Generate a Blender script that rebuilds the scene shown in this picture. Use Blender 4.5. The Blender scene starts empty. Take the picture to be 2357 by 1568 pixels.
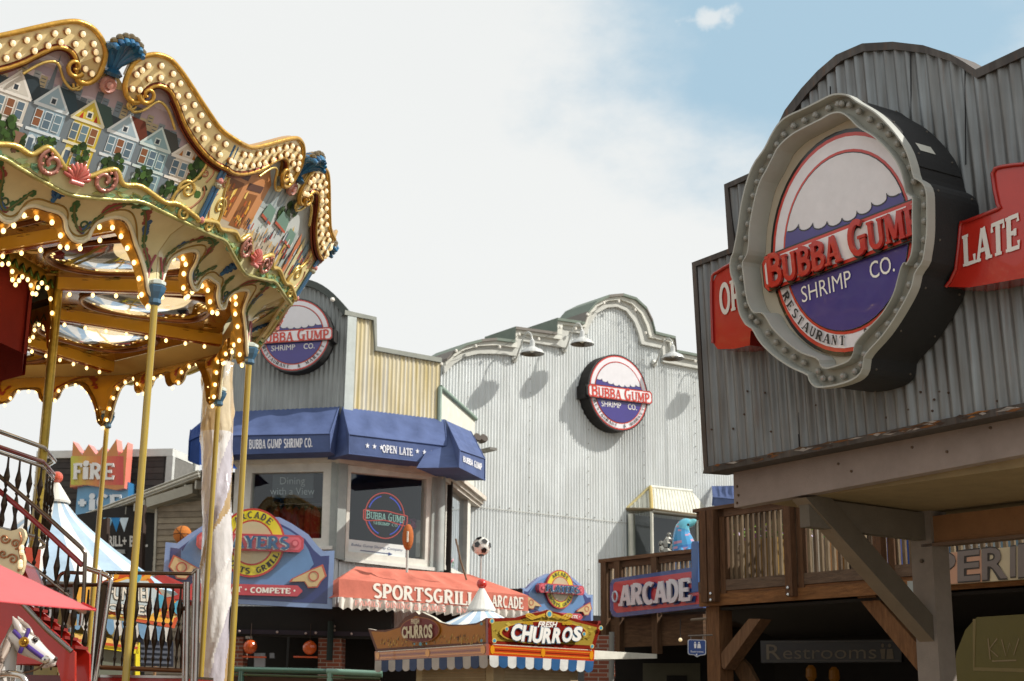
import bpy, math, random
from mathutils import Vector, Matrix
random.seed(7)
SC = bpy.context.scene; COL = SC.collection
R_ = math.radians; PI = math.pi
# ---------------------------------------------------------------- camera geometry
F_ = 3274.0; TH = R_(14.33); RHO = .012; EYE = Vector((0, 0, 1.6))
FW_ = Vector((0, math.cos(TH), math.sin(TH)))
_rt = Vector((1, 0, 0)); _up = Vector((0, -math.sin(TH), math.cos(TH)))
RT_ = _rt*math.cos(RHO)+_up*math.sin(RHO); UP_ = _up*math.cos(RHO)-_rt*math.sin(RHO)
def ray(x, y): return FW_*F_+RT_*(x-1178.5)-UP_*(y-784)
def at(x, y, Y):
    r = ray(x, y); return EYE+r*(Y/r.y)
class Frame:
    """right-handed local frame: u along, v up, w out towards the open side"""
    def __init__(s, P, U, V, N): s.P, s.U, s.V, s.N = Vector(P), Vector(U).normalized(), Vector(V).normalized(), Vector(N).normalized()
    def p(s, u, v, w=0): return s.P+s.U*u+s.V*v+s.N*w
    def loc(s, x, y, w=0):
        r = ray(x, y); P = s.P+s.N*w
        t = (P-EYE).dot(s.N)/r.dot(s.N); q = EYE+r*t-s.P
        return (q.dot(s.U), q.dot(s.V))
    def off(s, w, u=0, v=0): return Frame(s.p(u, v, w), s.U, s.V, s.N)
def wall(px, py, Y, az, P=None):
    a = R_(az); U = Vector((math.sin(a), math.cos(a), 0)); V = Vector((0, 0, 1))
    P = at(px, py, Y) if P is None else Vector(P)
    N = U.cross(V)                      # az 90 -> normal -Y (towards the viewer)
    return Frame(P, U, V, N)
def flip(a): return a
# ---------------------------------------------------------------- mesh builder
def lin(c):
    return tuple((x/12.92 if x <= .04045 else ((x+.055)/1.055)**2.4) for x in c[:3])+(1.,)
def hx(h): return tuple(int(h[i:i+2], 16)/255. for i in (0, 2, 4))
WHITE = hx('e8e6e0')
class MB:
    def __init__(s): s.v = []; s.f = []; s.c = []; s.sm = []
    def add(s, vs, fs, col=WHITE, smooth=False):
        if isinstance(col, str): col = hx(col)
        b = len(s.v); s.v += [Vector(q) for q in vs]
        for f in fs: s.f.append([b+i for i in f]); s.c.append(col); s.sm.append(smooth)
    def poly(s, F, pts, w=0, col=WHITE):
        s.add([F.p(a, b, w) for a, b in pts], [list(range(len(pts)))], col)
    def prism(s, F, pts, w0, w1, col=WHITE, side=None):
        n = len(pts)
        ar = sum(pts[i][0]*pts[(i+1) % n][1]-pts[(i+1) % n][0]*pts[i][1] for i in range(n))
        if ar < 0: pts = pts[::-1]
        vs = [F.p(a, b, w0) for a, b in pts]+[F.p(a, b, w1) for a, b in pts]
        s.add(vs, [list(range(n, 2*n)), list(range(n))[::-1]], col)
        s.add(vs, [[i, (i+1) % n, n+(i+1) % n, n+i] for i in range(n)], side or col)
    def box(s, F, u0, u1, v0, v1, w0, w1, col=WHITE):
        s.prism(F, [(u0, v0), (u1, v0), (u1, v1), (u0, v1)], w0, w1, col)
    def ribbon(s, F, pts, hw, w, depth=0, col=WHITE, close=False):
        """flat ribbon along 2D pts, half width hw (number or list)"""
        n = len(pts)
        if n < 2: return
        L = []; Rr = []
        for i in range(n):
            a = pts[(i-1) % n] if (close or i) else pts[i]; b = pts[(i+1) % n] if (close or i < n-1) else pts[i]
            dx, dy = b[0]-a[0], b[1]-a[1]; l = math.hypot(dx, dy) or 1
            h = hw[i] if isinstance(hw, (list, tuple)) else hw
            nx, ny = -dy/l*h, dx/l*h
            L.append((pts[i][0]+nx, pts[i][1]+ny)); Rr.append((pts[i][0]-nx, pts[i][1]-ny))
        vs = [F.p(a, b, w) for a, b in L]+[F.p(a, b, w) for a, b in Rr]
        m = n if close else n-1
        fs = [[n+i, n+(i+1) % n, (i+1) % n, i] for i in range(m)]
        if depth:
            vs += [F.p(a, b, w-depth) for a, b in L]+[F.p(a, b, w-depth) for a, b in Rr]
            fs += [[i, (i+1) % n, 2*n+(i+1) % n, 2*n+i] for i in range(m)]
            fs += [[n+(i+1) % n, n+i, 3*n+i, 3*n+(i+1) % n] for i in range(m)]
        s.add(vs, fs, col)
    def tube(s, pts, r, col=WHITE, n=8, cap=True, close=False, smooth=True):
        pts = [Vector(p) for p in pts]; m = len(pts); vs = []; prev = None
        for i, p in enumerate(pts):
            a = pts[(i-1) % m] if (close or i) else p; b = pts[(i+1) % m] if (close or i < m-1) else p
            t = (b-a); t = t.normalized() if t.length > 1e-9 else Vector((0, 0, 1))
            if prev is None:
                q = Vector((0, 0, 1)) if abs(t.z) < .9 else Vector((1, 0, 0))
                x = t.cross(q).normalized()
            else:
                x = (prev-t*prev.dot(t)); x = x.normalized() if x.length > 1e-6 else t.orthogonal().normalized()
            prev = x; y = t.cross(x)
            rr = r[i] if isinstance(r, (list, tuple)) else r
            for k in range(n):
                an = 2*PI*k/n; vs.append(p+x*(rr*math.cos(an))+y*(rr*math.sin(an)))
        M = m if close else m-1; fs = []
        for i in range(M):
            j = (i+1) % m
            for k in range(n):
                l = (k+1) % n; fs.append([i*n+k, i*n+l, j*n+l, j*n+k])
        s.add(vs, fs, col, smooth)
        if cap and not close:
            s.add(vs[:n], [list(range(n))[::-1]], col); s.add(vs[-n:], [list(range(n))], col)
    def lathe(s, P, prof, col=WHITE, n=16, axis=None, smooth=True, cols=None, cap=True):
        P = Vector(P); A = Vector(axis).normalized() if axis else Vector((0, 0, 1))
        X = A.orthogonal().normalized() if axis else Vector((1, 0, 0)); Y = A.cross(X)
        vs = [P+A*z+X*(r*math.cos(2*PI*k/n))+Y*(r*math.sin(2*PI*k/n)) for r, z in prof for k in range(n)]
        for i in range(len(prof)-1):
            for k in range(n):
                l = (k+1) % n; c = cols(i, k) if cols else col
                b = len(s.v)
                s.add([vs[i*n+k], vs[i*n+l], vs[(i+1)*n+l], vs[(i+1)*n+k]], [[0, 1, 2, 3]], c, smooth)
        if cap:
            s.add(vs[:n], [list(range(n))[::-1]], col); s.add(vs[-n:], [list(range(n))], col)
    def ball(s, P, r, col=WHITE, n=12, sc=(1, 1, 1), cols=None):
        P = Vector(P); m = n//2+1
        vs = []
        for i in range(m+1):
            th = PI*i/m
            for k in range(n):
                ph = 2*PI*k/n; vs.append(P+Vector((r*sc[0]*math.sin(th)*math.cos(ph), r*sc[1]*math.sin(th)*math.sin(ph), r*sc[2]*math.cos(th))))
        for i in range(m):
            for k in range(n):
                l = (k+1) % n
                c = cols(i, k) if cols else col
                if i == 0: s.add([vs[0], vs[n+k], vs[n+l]], [[0, 1, 2]], c, True)
                elif i == m-1: s.add([vs[i*n+k], vs[m*n], vs[i*n+l]], [[0, 1, 2]], c, True)
                else: s.add([vs[i*n+k], vs[(i+1)*n+k], vs[(i+1)*n+l], vs[i*n+l]], [[0, 1, 2, 3]], c, True)
    def build(s, name, mat, parent=None, loc=None, merge=False):
        me = bpy.data.meshes.new(name)
        if loc is None:
            if parent is not None: loc = Vector((0, 0, 0)); base = parent['_w'] if '_w' in parent else (0, 0, 0)
            else:
                if s.v:
                    xs = [q.x for q in s.v]; ys = [q.y for q in s.v]; zs = [q.z for q in s.v]
                    loc = Vector(((min(xs)+max(xs))/2, (min(ys)+max(ys))/2, min(zs)))
                else: loc = Vector((0, 0, 0))
                base = loc
        else: base = loc if parent is None else (0, 0, 0)
        base = Vector(base)
        me.from_pydata([tuple(q-base) for q in s.v], [], s.f)
        ca = me.color_attributes.new('Col', 'FLOAT_COLOR', 'CORNER')
        buf = []
        for f, c in zip(s.f, s.c): buf += list(lin(c))*len(f)
        if buf: ca.data.foreach_set('color', buf)
        me.polygons.foreach_set('use_smooth', s.sm)
        me.materials.append(mat); me.update()
        o = bpy.data.objects.new(name, me); COL.objects.link(o)
        if parent is None: o.location = loc; o['_w'] = tuple(loc)
        else: o.parent = parent; o['_w'] = tuple(base); o.location = (0, 0, 0)
        return o
def part(mb, name, mat, parent, label=None):
    """child of parent, geometry given in world coordinates"""
    o = mb.build(name, mat, parent)
    if label: o['label'] = label
    return o
def tag(o, label, cat, group=None, kind=None):
    if label: o['label'] = label
    if cat: o['category'] = cat
    if group: o['group'] = group
    if kind: o['kind'] = kind
    return o
def thing(name, loc, label, cat, group=None):
    o = bpy.data.objects.new(name, None); COL.objects.link(o); o.location = loc; o['_w'] = tuple(loc)
    o.empty_display_size = .2
    return tag(o, label, cat, group)
def copy_tree(o, parent=None):
    c = o.copy(); COL.objects.link(c)
    if parent is not None: c.parent = parent
    for ch in list(o.children): copy_tree(ch, c)
    return c
# ---------------------------------------------------------------- materials
def newmat(name):
    m = bpy.data.materials.new(name); m.use_nodes = True; nt = m.node_tree
    return m, nt, nt.nodes['Principled BSDF']
def N(nt, t, **k):
    n = nt.nodes.new(t)
    for a, b in k.items():
        if a.startswith('i_'): n.inputs[int(a[2:]) if a[2:].isdigit() else a[2:].replace('_', ' ')].default_value = b
        else: setattr(n, a, b)
    return n
def attr_mat(name, rough=.5, metal=0., noise=.12, nscale=6., bump=0., bscale=60., coat=0., stretch=(1, 1, 1), spec=.5, trans=0.):
    m, nt, b = newmat(name); L = nt.links.new
    a = N(nt, 'ShaderNodeAttribute', attribute_name='Col')
    tc = N(nt, 'ShaderNodeTexCoord'); mp = N(nt, 'ShaderNodeMapping'); mp.inputs['Scale'].default_value = stretch
    L(tc.outputs['Object'], mp.inputs['Vector'])
    n1 = N(nt, 'ShaderNodeTexNoise'); n1.inputs['Scale'].default_value = nscale; n1.inputs['Detail'].default_value = 8; n1.inputs['Roughness'].default_value = .65
    L(mp.outputs[0], n1.inputs['Vector'])
    mr = N(nt, 'ShaderNodeMapRange'); mr.inputs['From Min'].default_value = .3; mr.inputs['From Max'].default_value = .7
    mr.inputs['To Min'].default_value = 1-noise; mr.inputs['To Max'].default_value = 1+noise
    L(n1.outputs[0], mr.inputs['Value'])
    mx = N(nt, 'ShaderNodeMix', data_type='RGBA', blend_type='MULTIPLY'); mx.inputs[0].default_value = 1
    L(a.outputs['Color'], mx.inputs[6]); L(mr.outputs[0], mx.inputs[7]); L(mx.outputs[2], b.inputs['Base Color'])
    b.inputs['Roughness'].default_value = rough; b.inputs['Metallic'].default_value = metal
    b.inputs['Coat Weight'].default_value = coat; b.inputs['Specular IOR Level'].default_value = spec
    if bump:
        n2 = N(nt, 'ShaderNodeTexNoise'); n2.inputs['Scale'].default_value = bscale; n2.inputs['Detail'].default_value = 4
        L(mp.outputs[0], n2.inputs['Vector'])
        bp = N(nt, 'ShaderNodeBump'); bp.inputs['Strength'].default_value = bump; bp.inputs['Distance'].default_value = .02
        L(n2.outputs[0], bp.inputs['Height']); L(bp.outputs[0], b.inputs['Normal'])
    if trans:
        tr = N(nt, 'ShaderNodeBsdfTranslucent'); ms = N(nt, 'ShaderNodeMixShader'); ms.inputs[0].default_value = trans
        L(mx.outputs[2], tr.inputs['Color']); L(b.outputs[0], ms.inputs[1]); L(tr.outputs[0], ms.inputs[2])
        L(ms.outputs[0], nt.nodes['Material Output'].inputs['Surface'])
    return m
M = {}
M['paint'] = attr_mat('painted_board', .5, noise=.07, nscale=3)
M['gloss'] = attr_mat('gloss_paint', .22, noise=.06, nscale=5, coat=.4)
M['matte'] = attr_mat('dull_paint', .85, noise=.12, nscale=4, bump=.2)
M['gold'] = attr_mat('gilt', .3, metal=.55, noise=.22, nscale=9, bump=.25, bscale=30)
M['chrome'] = attr_mat('polished_steel', .18, metal=.95, noise=.1)
M['iron'] = attr_mat('dark_bronze', .35, metal=.6, noise=.2)
M['fabric'] = attr_mat('canvas', .85, noise=.2, nscale=1.7, bump=.9, bscale=4, trans=.12, spec=.2)
M['thin_fabric'] = attr_mat('sheer_canvas', .8, noise=.06, nscale=4, trans=.45, spec=.2)
M['wood'] = attr_mat('weathered_timber', .8, noise=.38, nscale=5, bump=.5, bscale=25, stretch=(5, 5, .7), spec=.25)
M['woodh'] = attr_mat('weathered_beam', .8, noise=.42, nscale=5, bump=.5, bscale=25, stretch=(.7, .7, 6), spec=.25)
M['siding'] = attr_mat('siding', .8, noise=.2, nscale=5)
M['plastic'] = attr_mat('plastic', .3, noise=.05)
# galvanised sheet with streaks and rust
def galv(name, base, streak, rust=.0, metal=.35, rough=.45, dark=.55):
    m, nt, b = newmat(name); L = nt.links.new
    tc = N(nt, 'ShaderNodeTexCoord')
    mp = N(nt, 'ShaderNodeMapping'); mp.inputs['Scale'].default_value = (9, 9, .35); L(tc.outputs['Object'], mp.inputs[0])
    n1 = N(nt, 'ShaderNodeTexNoise'); n1.inputs['Scale'].default_value = 1.6; n1.inputs['Detail'].default_value = 7; L(mp.outputs[0], n1.inputs[0])
    n2 = N(nt, 'ShaderNodeTexNoise'); n2.inputs['Scale'].default_value = 1.1; n2.inputs['Detail'].default_value = 6; L(tc.outputs['Object'], n2.inputs[0])
    r1 = N(nt, 'ShaderNodeMapRange'); r1.inputs[1].default_value = .3; r1.inputs[2].default_value = .72; L(n1.outputs[0], r1.inputs[0])
    mx = N(nt, 'ShaderNodeMix', data_type='RGBA'); mx.inputs[6].default_value = lin(hx(base)); mx.inputs[7].default_value = lin(hx(streak))
    L(r1.outputs[0], mx.inputs[0])
    r2 = N(nt, 'ShaderNodeMapRange'); r2.inputs[1].default_value = .35; r2.inputs[2].default_value = .7; r2.inputs[3].default_value = dark; r2.inputs[4].default_value = 1.08
    L(n2.outputs[0], r2.inputs[0])
    m2 = N(nt, 'ShaderNodeMix', data_type='RGBA', blend_type='MULTIPLY'); m2.inputs[0].default_value = 1
    L(mx.outputs[2], m2.inputs[6]); L(r2.outputs[0], m2.inputs[7])
    out = m2.outputs[2]
    if rust:
        n3 = N(nt, 'ShaderNodeTexNoise'); n3.inputs['Scale'].default_value = 2.2; n3.inputs['Detail'].default_value = 9; n3.inputs['Roughness'].default_value = .7; L(mp.outputs[0], n3.inputs[0])
        r3 = N(nt, 'ShaderNodeMapRange'); r3.inputs[1].default_value = .56; r3.inputs[2].default_value = .74; r3.inputs[4].default_value = rust; L(n3.outputs[0], r3.inputs[0])
        m3 = N(nt, 'ShaderNodeMix', data_type='RGBA'); m3.inputs[7].default_value = lin(hx('6e4a30')); L(r3.outputs[0], m3.inputs[0]); L(out, m3.inputs[6]); out = m3.outputs[2]
    L(out, b.inputs['Base Color']); b.inputs['Metallic'].default_value = metal; b.inputs['Roughness'].default_value = rough
    return m
M['galv_old'] = galv('galvanised_weathered', '8f969a', '6b6966', .5, .3, .5, .7)
M['galv_pale'] = galv('galvanised_pale', 'dadfe0', 'c6cac8', .12, .1, .6, .94)
M['galv_grey'] = galv('galvanised_grey', '9ea3a2', '8a8e8c', .12, .2, .55, .8)
M['galv_yellow'] = galv('galvanised_yellowed', 'cfccc0', 'c4b072', .1, .15, .55, .85)
M['trim_old'] = galv('flashing_weathered', '5d5854', '3f3a38', .8, .3, .6, .6)
def simple(name, col, rough=.5, metal=0., em=0., emc=None):
    m, nt, b = newmat(name); b.inputs['Base Color'].default_value = lin(hx(col)); b.inputs['Roughness'].default_value = rough; b.inputs['Metallic'].default_value = metal
    if em: b.inputs['Emission Color'].default_value = lin(hx(emc or col)); b.inputs['Emission Strength'].default_value = em
    return m
def bulbmat(name, em):
    m, nt, b = newmat(name); L = nt.links.new
    b.inputs['Base Color'].default_value = lin(hx('efe3c8')); b.inputs['Roughness'].default_value = .12
    lw = N(nt, 'ShaderNodeLayerWeight'); lw.inputs[0].default_value = .45
    mr = N(nt, 'ShaderNodeMapRange'); mr.inputs[1].default_value = .15; mr.inputs[2].default_value = .75; mr.inputs[3].default_value = em; mr.inputs[4].default_value = em*.18
    L(lw.outputs['Facing'], mr.inputs[0]); L(mr.outputs[0], b.inputs['Emission Strength']); b.inputs['Emission Color'].default_value = lin(hx('ffd68a'))
    return m
M['bulb'] = bulbmat('lit_bulb', 3.6)
M['bulb_day'] = bulbmat('lit_bulb_pearl', .5)
M['bulb_off'] = simple('unlit_bulb', '8d8c86', .08)
M['mirror'] = attr_mat('mirror_panel', .07, metal=1., noise=.05, bump=.35, bscale=1.3)
M['dark'] = simple('dark_void', '0b0a09', .9)
def glassmat():
    m, nt, b = newmat('window_glass'); L = nt.links.new
    t = N(nt, 'ShaderNodeBsdfTransparent'); t.inputs[0].default_value = (.72, .78, .78, 1)
    g = N(nt, 'ShaderNodeBsdfGlossy'); g.inputs['Roughness'].default_value = .02; g.inputs[0].default_value = (.85, .9, .95, 1)
    fr = N(nt, 'ShaderNodeFresnel'); fr.inputs[0].default_value = 1.45
    mr = N(nt, 'ShaderNodeMapRange'); mr.inputs[3].default_value = .04; mr.inputs[4].default_value = .9; L(fr.outputs[0], mr.inputs[0])
    ms = N(nt, 'ShaderNodeMixShader'); L(mr.outputs[0], ms.inputs[0]); L(t.outputs[0], ms.inputs[1]); L(g.outputs[0], ms.inputs[2])
    L(ms.outputs[0], nt.nodes['Material Output'].inputs['Surface']); return m
M['glass'] = glassmat()
def vinyl():
    m = attr_mat('clear_vinyl', .1, noise=.12, nscale=3, bump=.7, bscale=9, coat=1., trans=.18, stretch=(1.5, 1.5, .8)); return m
M['vinyl'] = vinyl(); M['amber'] = simple('amber_lamp', '5a3a0c', .6, 0, .04, 'c87a1c')
def neon(name, c, s=1.2): return simple(name, c, .3, 0, s, c)
M['neon_red'] = neon('neon_red', 'd2402c', .7); M['neon_blue'] = neon('neon_blue', '3a4fd0', .8); M['neon_mint'] = neon('neon_mint', '9cc8b8', .6)
def brick(name):
    m, nt, b = newmat(name); L = nt.links.new
    tc = N(nt, 'ShaderNodeTexCoord'); sp = N(nt, 'ShaderNodeSeparateXYZ'); cb = N(nt, 'ShaderNodeCombineXYZ'); L(tc.outputs['Object'], sp.inputs[0])
    ad = N(nt, 'ShaderNodeMath', operation='ADD'); L(sp.outputs[0], ad.inputs[0]); L(sp.outputs[1], ad.inputs[1]); L(ad.outputs[0], cb.inputs[0]); L(sp.outputs[2], cb.inputs[1])
    br = N(nt, 'ShaderNodeTexBrick'); br.inputs['Scale'].default_value = 1; br.inputs['Brick Width'].default_value = .22; br.inputs['Row Height'].default_value = .075; br.inputs['Mortar Size'].default_value = .008
    br.inputs['Color1'].default_value = lin(hx('8a4a34')); br.inputs['Color2'].default_value = lin(hx('6a3626')); br.inputs['Mortar'].default_value = lin(hx('8d8378')); L(cb.outputs[0], br.inputs[0])
    L(br.outputs[0], b.inputs['Base Color']); b.inputs['Roughness'].default_value = .9; return m
M['brick'] = brick('red_brick')
def planks():
    m, nt, b = newmat('pier_planks'); L = nt.links.new
    tc = N(nt, 'ShaderNodeTexCoord'); br = N(nt, 'ShaderNodeTexBrick'); br.inputs['Scale'].default_value = 1; br.inputs['Brick Width'].default_value = 3.; br.inputs['Row Height'].default_value = .15; br.inputs['Mortar Size'].default_value = .006
    br.inputs['Color1'].default_value = lin(hx('b5a58c')); br.inputs['Color2'].default_value = lin(hx('9a8b76')); br.inputs['Mortar'].default_value = (.02, .015, .01, 1); L(tc.outputs['Object'], br.inputs[0])
    n = N(nt, 'ShaderNodeTexNoise'); n.inputs['Scale'].default_value = 3; n.inputs['Detail'].default_value = 8; L(tc.outputs['Object'], n.inputs[0])
    mx = N(nt, 'ShaderNodeMix', data_type='RGBA', blend_type='MULTIPLY'); mx.inputs[0].default_value = .6; L(br.outputs[0], mx.inputs[6]); L(n.outputs[0], mx.inputs[7]); L(mx.outputs[2], b.inputs['Base Color']); b.inputs['Roughness'].default_value = .85
    return m
M['planks'] = planks()
# ---------------------------------------------------------------- lettering
_fc = {}
def font_shape(txt, bold=0., shear=0.):
    k = (txt, bold, shear)
    if k not in _fc:
        cu = bpy.data.curves.new('lettering_curve', 'FONT'); cu.body = txt; cu.size = 1; cu.offset = bold; cu.shear = shear; cu.resolution_u = 3
        o = bpy.data.objects.new('lettering_tmp', cu); COL.objects.link(o)
        dg = bpy.context.evaluated_depsgraph_get(); me = bpy.data.meshes.new_from_object(o.evaluated_get(dg))
        vs = [(v.co.x, v.co.y) for v in me.vertices]; fs = [list(p.vertices) for p in me.polygons]
        x0 = min(v[0] for v in vs); x1 = max(v[0] for v in vs)
        es = {}
        for f in fs:
            for i in range(len(f)):
                a, b = f[i], f[(i+1) % len(f)]; es[(a, b)] = es.get((a, b), 0)+1
        bd = [(a, b) for (a, b) in es if (b, a) not in es]
        bpy.data.objects.remove(o); bpy.data.curves.remove(cu); bpy.data.meshes.remove(me)
        _fc[k] = (vs, fs, bd, x0, x1)
    return _fc[k]
def bilin(c):
    (ax, ay), (bx, by), (cx, cy), (dx, dy) = c    # TL TR BR BL
    def f(s, t):
        tx, ty = ax+(bx-ax)*s, ay+(by-ay)*s; ux, uy = dx+(cx-dx)*s, dy+(cy-dy)*s
        return (ux+(tx-ux)*t, uy+(ty-uy)*t)
    return f
def sans(mb, F, txt, mp, w, depth, col, bold=.01, shear=0., cap=.70):
    """Blender's own font, mapped so that the text width fills s 0..1 and cap height fills t 0..1"""
    vs, fs, bd, x0, x1 = font_shape(txt, bold, shear)
    P = [mp((x-x0)/(x1-x0), y/cap) for x, y in vs]
    top = [F.p(a, b, w) for a, b in P]
    c0 = hx(col) if isinstance(col, str) else col
    mb.add(top, fs, c0)
    if depth:
        bot = [F.p(a, b, w-depth) for a, b in P]; n = len(P)
        mb.add(top+bot, [[b, a, n+a, n+b] for a, b in bd], c0)
def arc(cx, cy, rx, ry, a0, a1, n=8):
    return [(cx+rx*math.cos(R_(a0+(a1-a0)*i/n)), cy+ry*math.sin(R_(a0+(a1-a0)*i/n))) for i in range(n+1)]
# slab-serif capitals: (width, strokes [(pts, weight 'k' thick / 'n' thin)], serifs [(x, y, halfwidth)])
def _B(x0=.1): return
G = {
 'A': (.78, [([(.12, 0), (.37, 1)], 'n'), ([(.41, 1), (.66, 0)], 'k'), ([(.2, .33), (.58, .33)], 'n')], [(.12, 0, .14), (.66, 0, .16)]),
 'B': (.72, [([(.16, 0), (.16, 1)], 'k'), ([(.16, .96)]+arc(.36, .755, .22, .205, 90, -90)+[(.16, .55)], 'm'), ([(.16, .52)]+arc(.38, .28, .24, .24, 90, -90)+[(.16, .04)], 'm')], [(.1, 0, .09), (.1, 1, .09)]),
 'C': (.72, [(arc(.4, .5, .29, .46, 52, 308, 16), 'm')], [(.6, .79, .0), (.6, .2, .0)]),
 'D': (.74, [([(.16, 0), (.16, 1)], 'k'), ([(.16, .96)]+arc(.3, .5, .31, .46, 90, -90, 12)+[(.16, .04)], 'm')], [(.1, 0, .09), (.1, 1, .09)]),
 'E': (.68, [([(.16, 0), (.16, 1)], 'k'), ([(.16, .95), (.6, .95), (.6, .78)], 'n'), ([(.16, .5), (.46, .5)], 'n'), ([(.16, .05), (.62, .05), (.62, .24)], 'n'), ([(.46, .6), (.46, .4)], 'n')], [(.1, 0, .09), (.1, 1, .09)]),
 'F': (.64, [([(.16, 0), (.16, 1)], 'k'), ([(.16, .95), (.58, .95), (.58, .78)], 'n'), ([(.16, .5), (.44, .5)], 'n'), ([(.44, .6), (.44, .4)], 'n')], [(.16, 0, .15), (.1, 1, .09)]),
 'G': (.78, [(arc(.4, .5, .29, .46, 55, 300, 16), 'm'), ([(.58, .42), (.58, .06)], 'k'), ([(.58, .1), (.5, .06)], 'n')], [(.56, .44, .16), (.6, .8, .0)]),
 'H': (.82, [([(.16, 0), (.16, 1)], 'k'), ([(.64, 0), (.64, 1)], 'k'), ([(.16, .5), (.64, .5)], 'n')], [(.16, 0, .14), (.16, 1, .14), (.64, 0, .14), (.64, 1, .14)]),
 'I': (.36, [([(.18, 0), (.18, 1)], 'k')], [(.18, 0, .15), (.18, 1, .15)]),
 'K': (.78, [([(.16, 0), (.16, 1)], 'k'), ([(.2, .42), (.58, .98)], 'n'), ([(.3, .58), (.64, .02)], 'k')], [(.16, 0, .14), (.16, 1, .14), (.6, 1, .12), (.66, 0, .12)]),
 'L': (.64, [([(.16, 0), (.16, 1)], 'k'), ([(.16, .05), (.58, .05), (.58, .3)], 'n')], [(.1, 0, .09), (.16, 1, .15)]),
 'M': (.96, [([(.14, 0), (.14, 1)], 'n'), ([(.18, 1), (.46, .1)], 'k'), ([(.46, .1), (.72, 1)], 'n'), ([(.78, 0), (.78, 1)], 'k')], [(.14, 0, .12), (.1, 1, .1), (.78, 0, .14), (.82, 1, .1)]),
 'N': (.82, [([(.14, 0), (.14, 1)], 'n'), ([(.16, 1), (.66, .02)], 'k'), ([(.66, 0), (.66, 1)], 'n')], [(.14, 0, .12), (.1, 1, .1), (.66, 1, .12)]),
 'O': (.78, [(arc(.39, .5, .28, .46, 0, 360, 22), 'm')], []),
 'P': (.68, [([(.16, 0), (.16, 1)], 'k'), ([(.16, .96)]+arc(.34, .7, .24, .26, 90, -90)+[(.16, .44)], 'm')], [(.16, 0, .15), (.1, 1, .09)]),
 'R': (.76, [([(.16, 0), (.16, 1)], 'k'), ([(.16, .96)]+arc(.34, .73, .22, .23, 90, -90)+[(.16, .5)], 'm'), ([(.34, .5), (.58, .02)], 'k')], [(.14, 0, .13), (.1, 1, .09), (.62, 0, .11)]),
 'S': (.66, [(arc(.34, .745, .215, .21, 40, 215, 9)+arc(.33, .26, .235, .22, 60, -140, 9), 'm')], [(.52, .86, .0)]),
 'T': (.72, [([(.36, 0), (.36, 1)], 'k'), ([(.08, .74), (.08, .95), (.64, .95), (.64, .74)], 'n')], [(.36, 0, .16)]),
 'U': (.8, [([(.16, 1), (.16, .3)]+arc(.4, .3, .24, .26, 180, 360, 10)+[(.64, 1)], 'm')], [(.16, 1, .14), (.64, 1, .13)]),
 'V': (.78, [([(.12, 1), (.38, .02)], 'k'), ([(.4, .02), (.64, 1)], 'n')], [(.12, 1, .13), (.66, 1, .12)]),
 'W': (1.05, [([(.12, 1), (.32, .02)], 'k'), ([(.32, .02), (.52, .9)], 'n'), ([(.52, .9), (.72, .02)], 'k'), ([(.72, .02), (.92, 1)], 'n')], [(.12, 1, .12), (.92, 1, .12)]),
 'Y': (.76, [([(.12, 1), (.37, .45)], 'k'), ([(.37, .45), (.62, 1)], 'n'), ([(.37, .48), (.37, 0)], 'k')], [(.12, 1, .13), (.63, 1, .12), (.37, 0, .15)]),
 '&': (.8, [([(.7, .0), (.25, .7)]+arc(.37, .8, .13, .15, 190, -10, 8)+[(.2, .38)]+arc(.33, .22, .2, .2, 150, 300, 8)+[(.68, .5)], 'm')], []),
 '.': (.26, [([(.13, .0), (.13, .16)], 'k')], []), ' ': (.4, [], []),
 '+': (.6, [([(.3, .2), (.3, .8)], 'k'), ([(.05, .5), (.55, .5)], 'k')], []), '-': (.5, [([(.1, .5), (.4, .5)], 'k')], []),
}
def star_pts(cx, cy, rx, ry):
    return [(cx+(rx if i % 2 == 0 else rx*.42)*math.sin(PI*i/5), cy+(ry if i % 2 == 0 else ry*.42)*math.cos(PI*i/5)) for i in range(10)]
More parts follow.
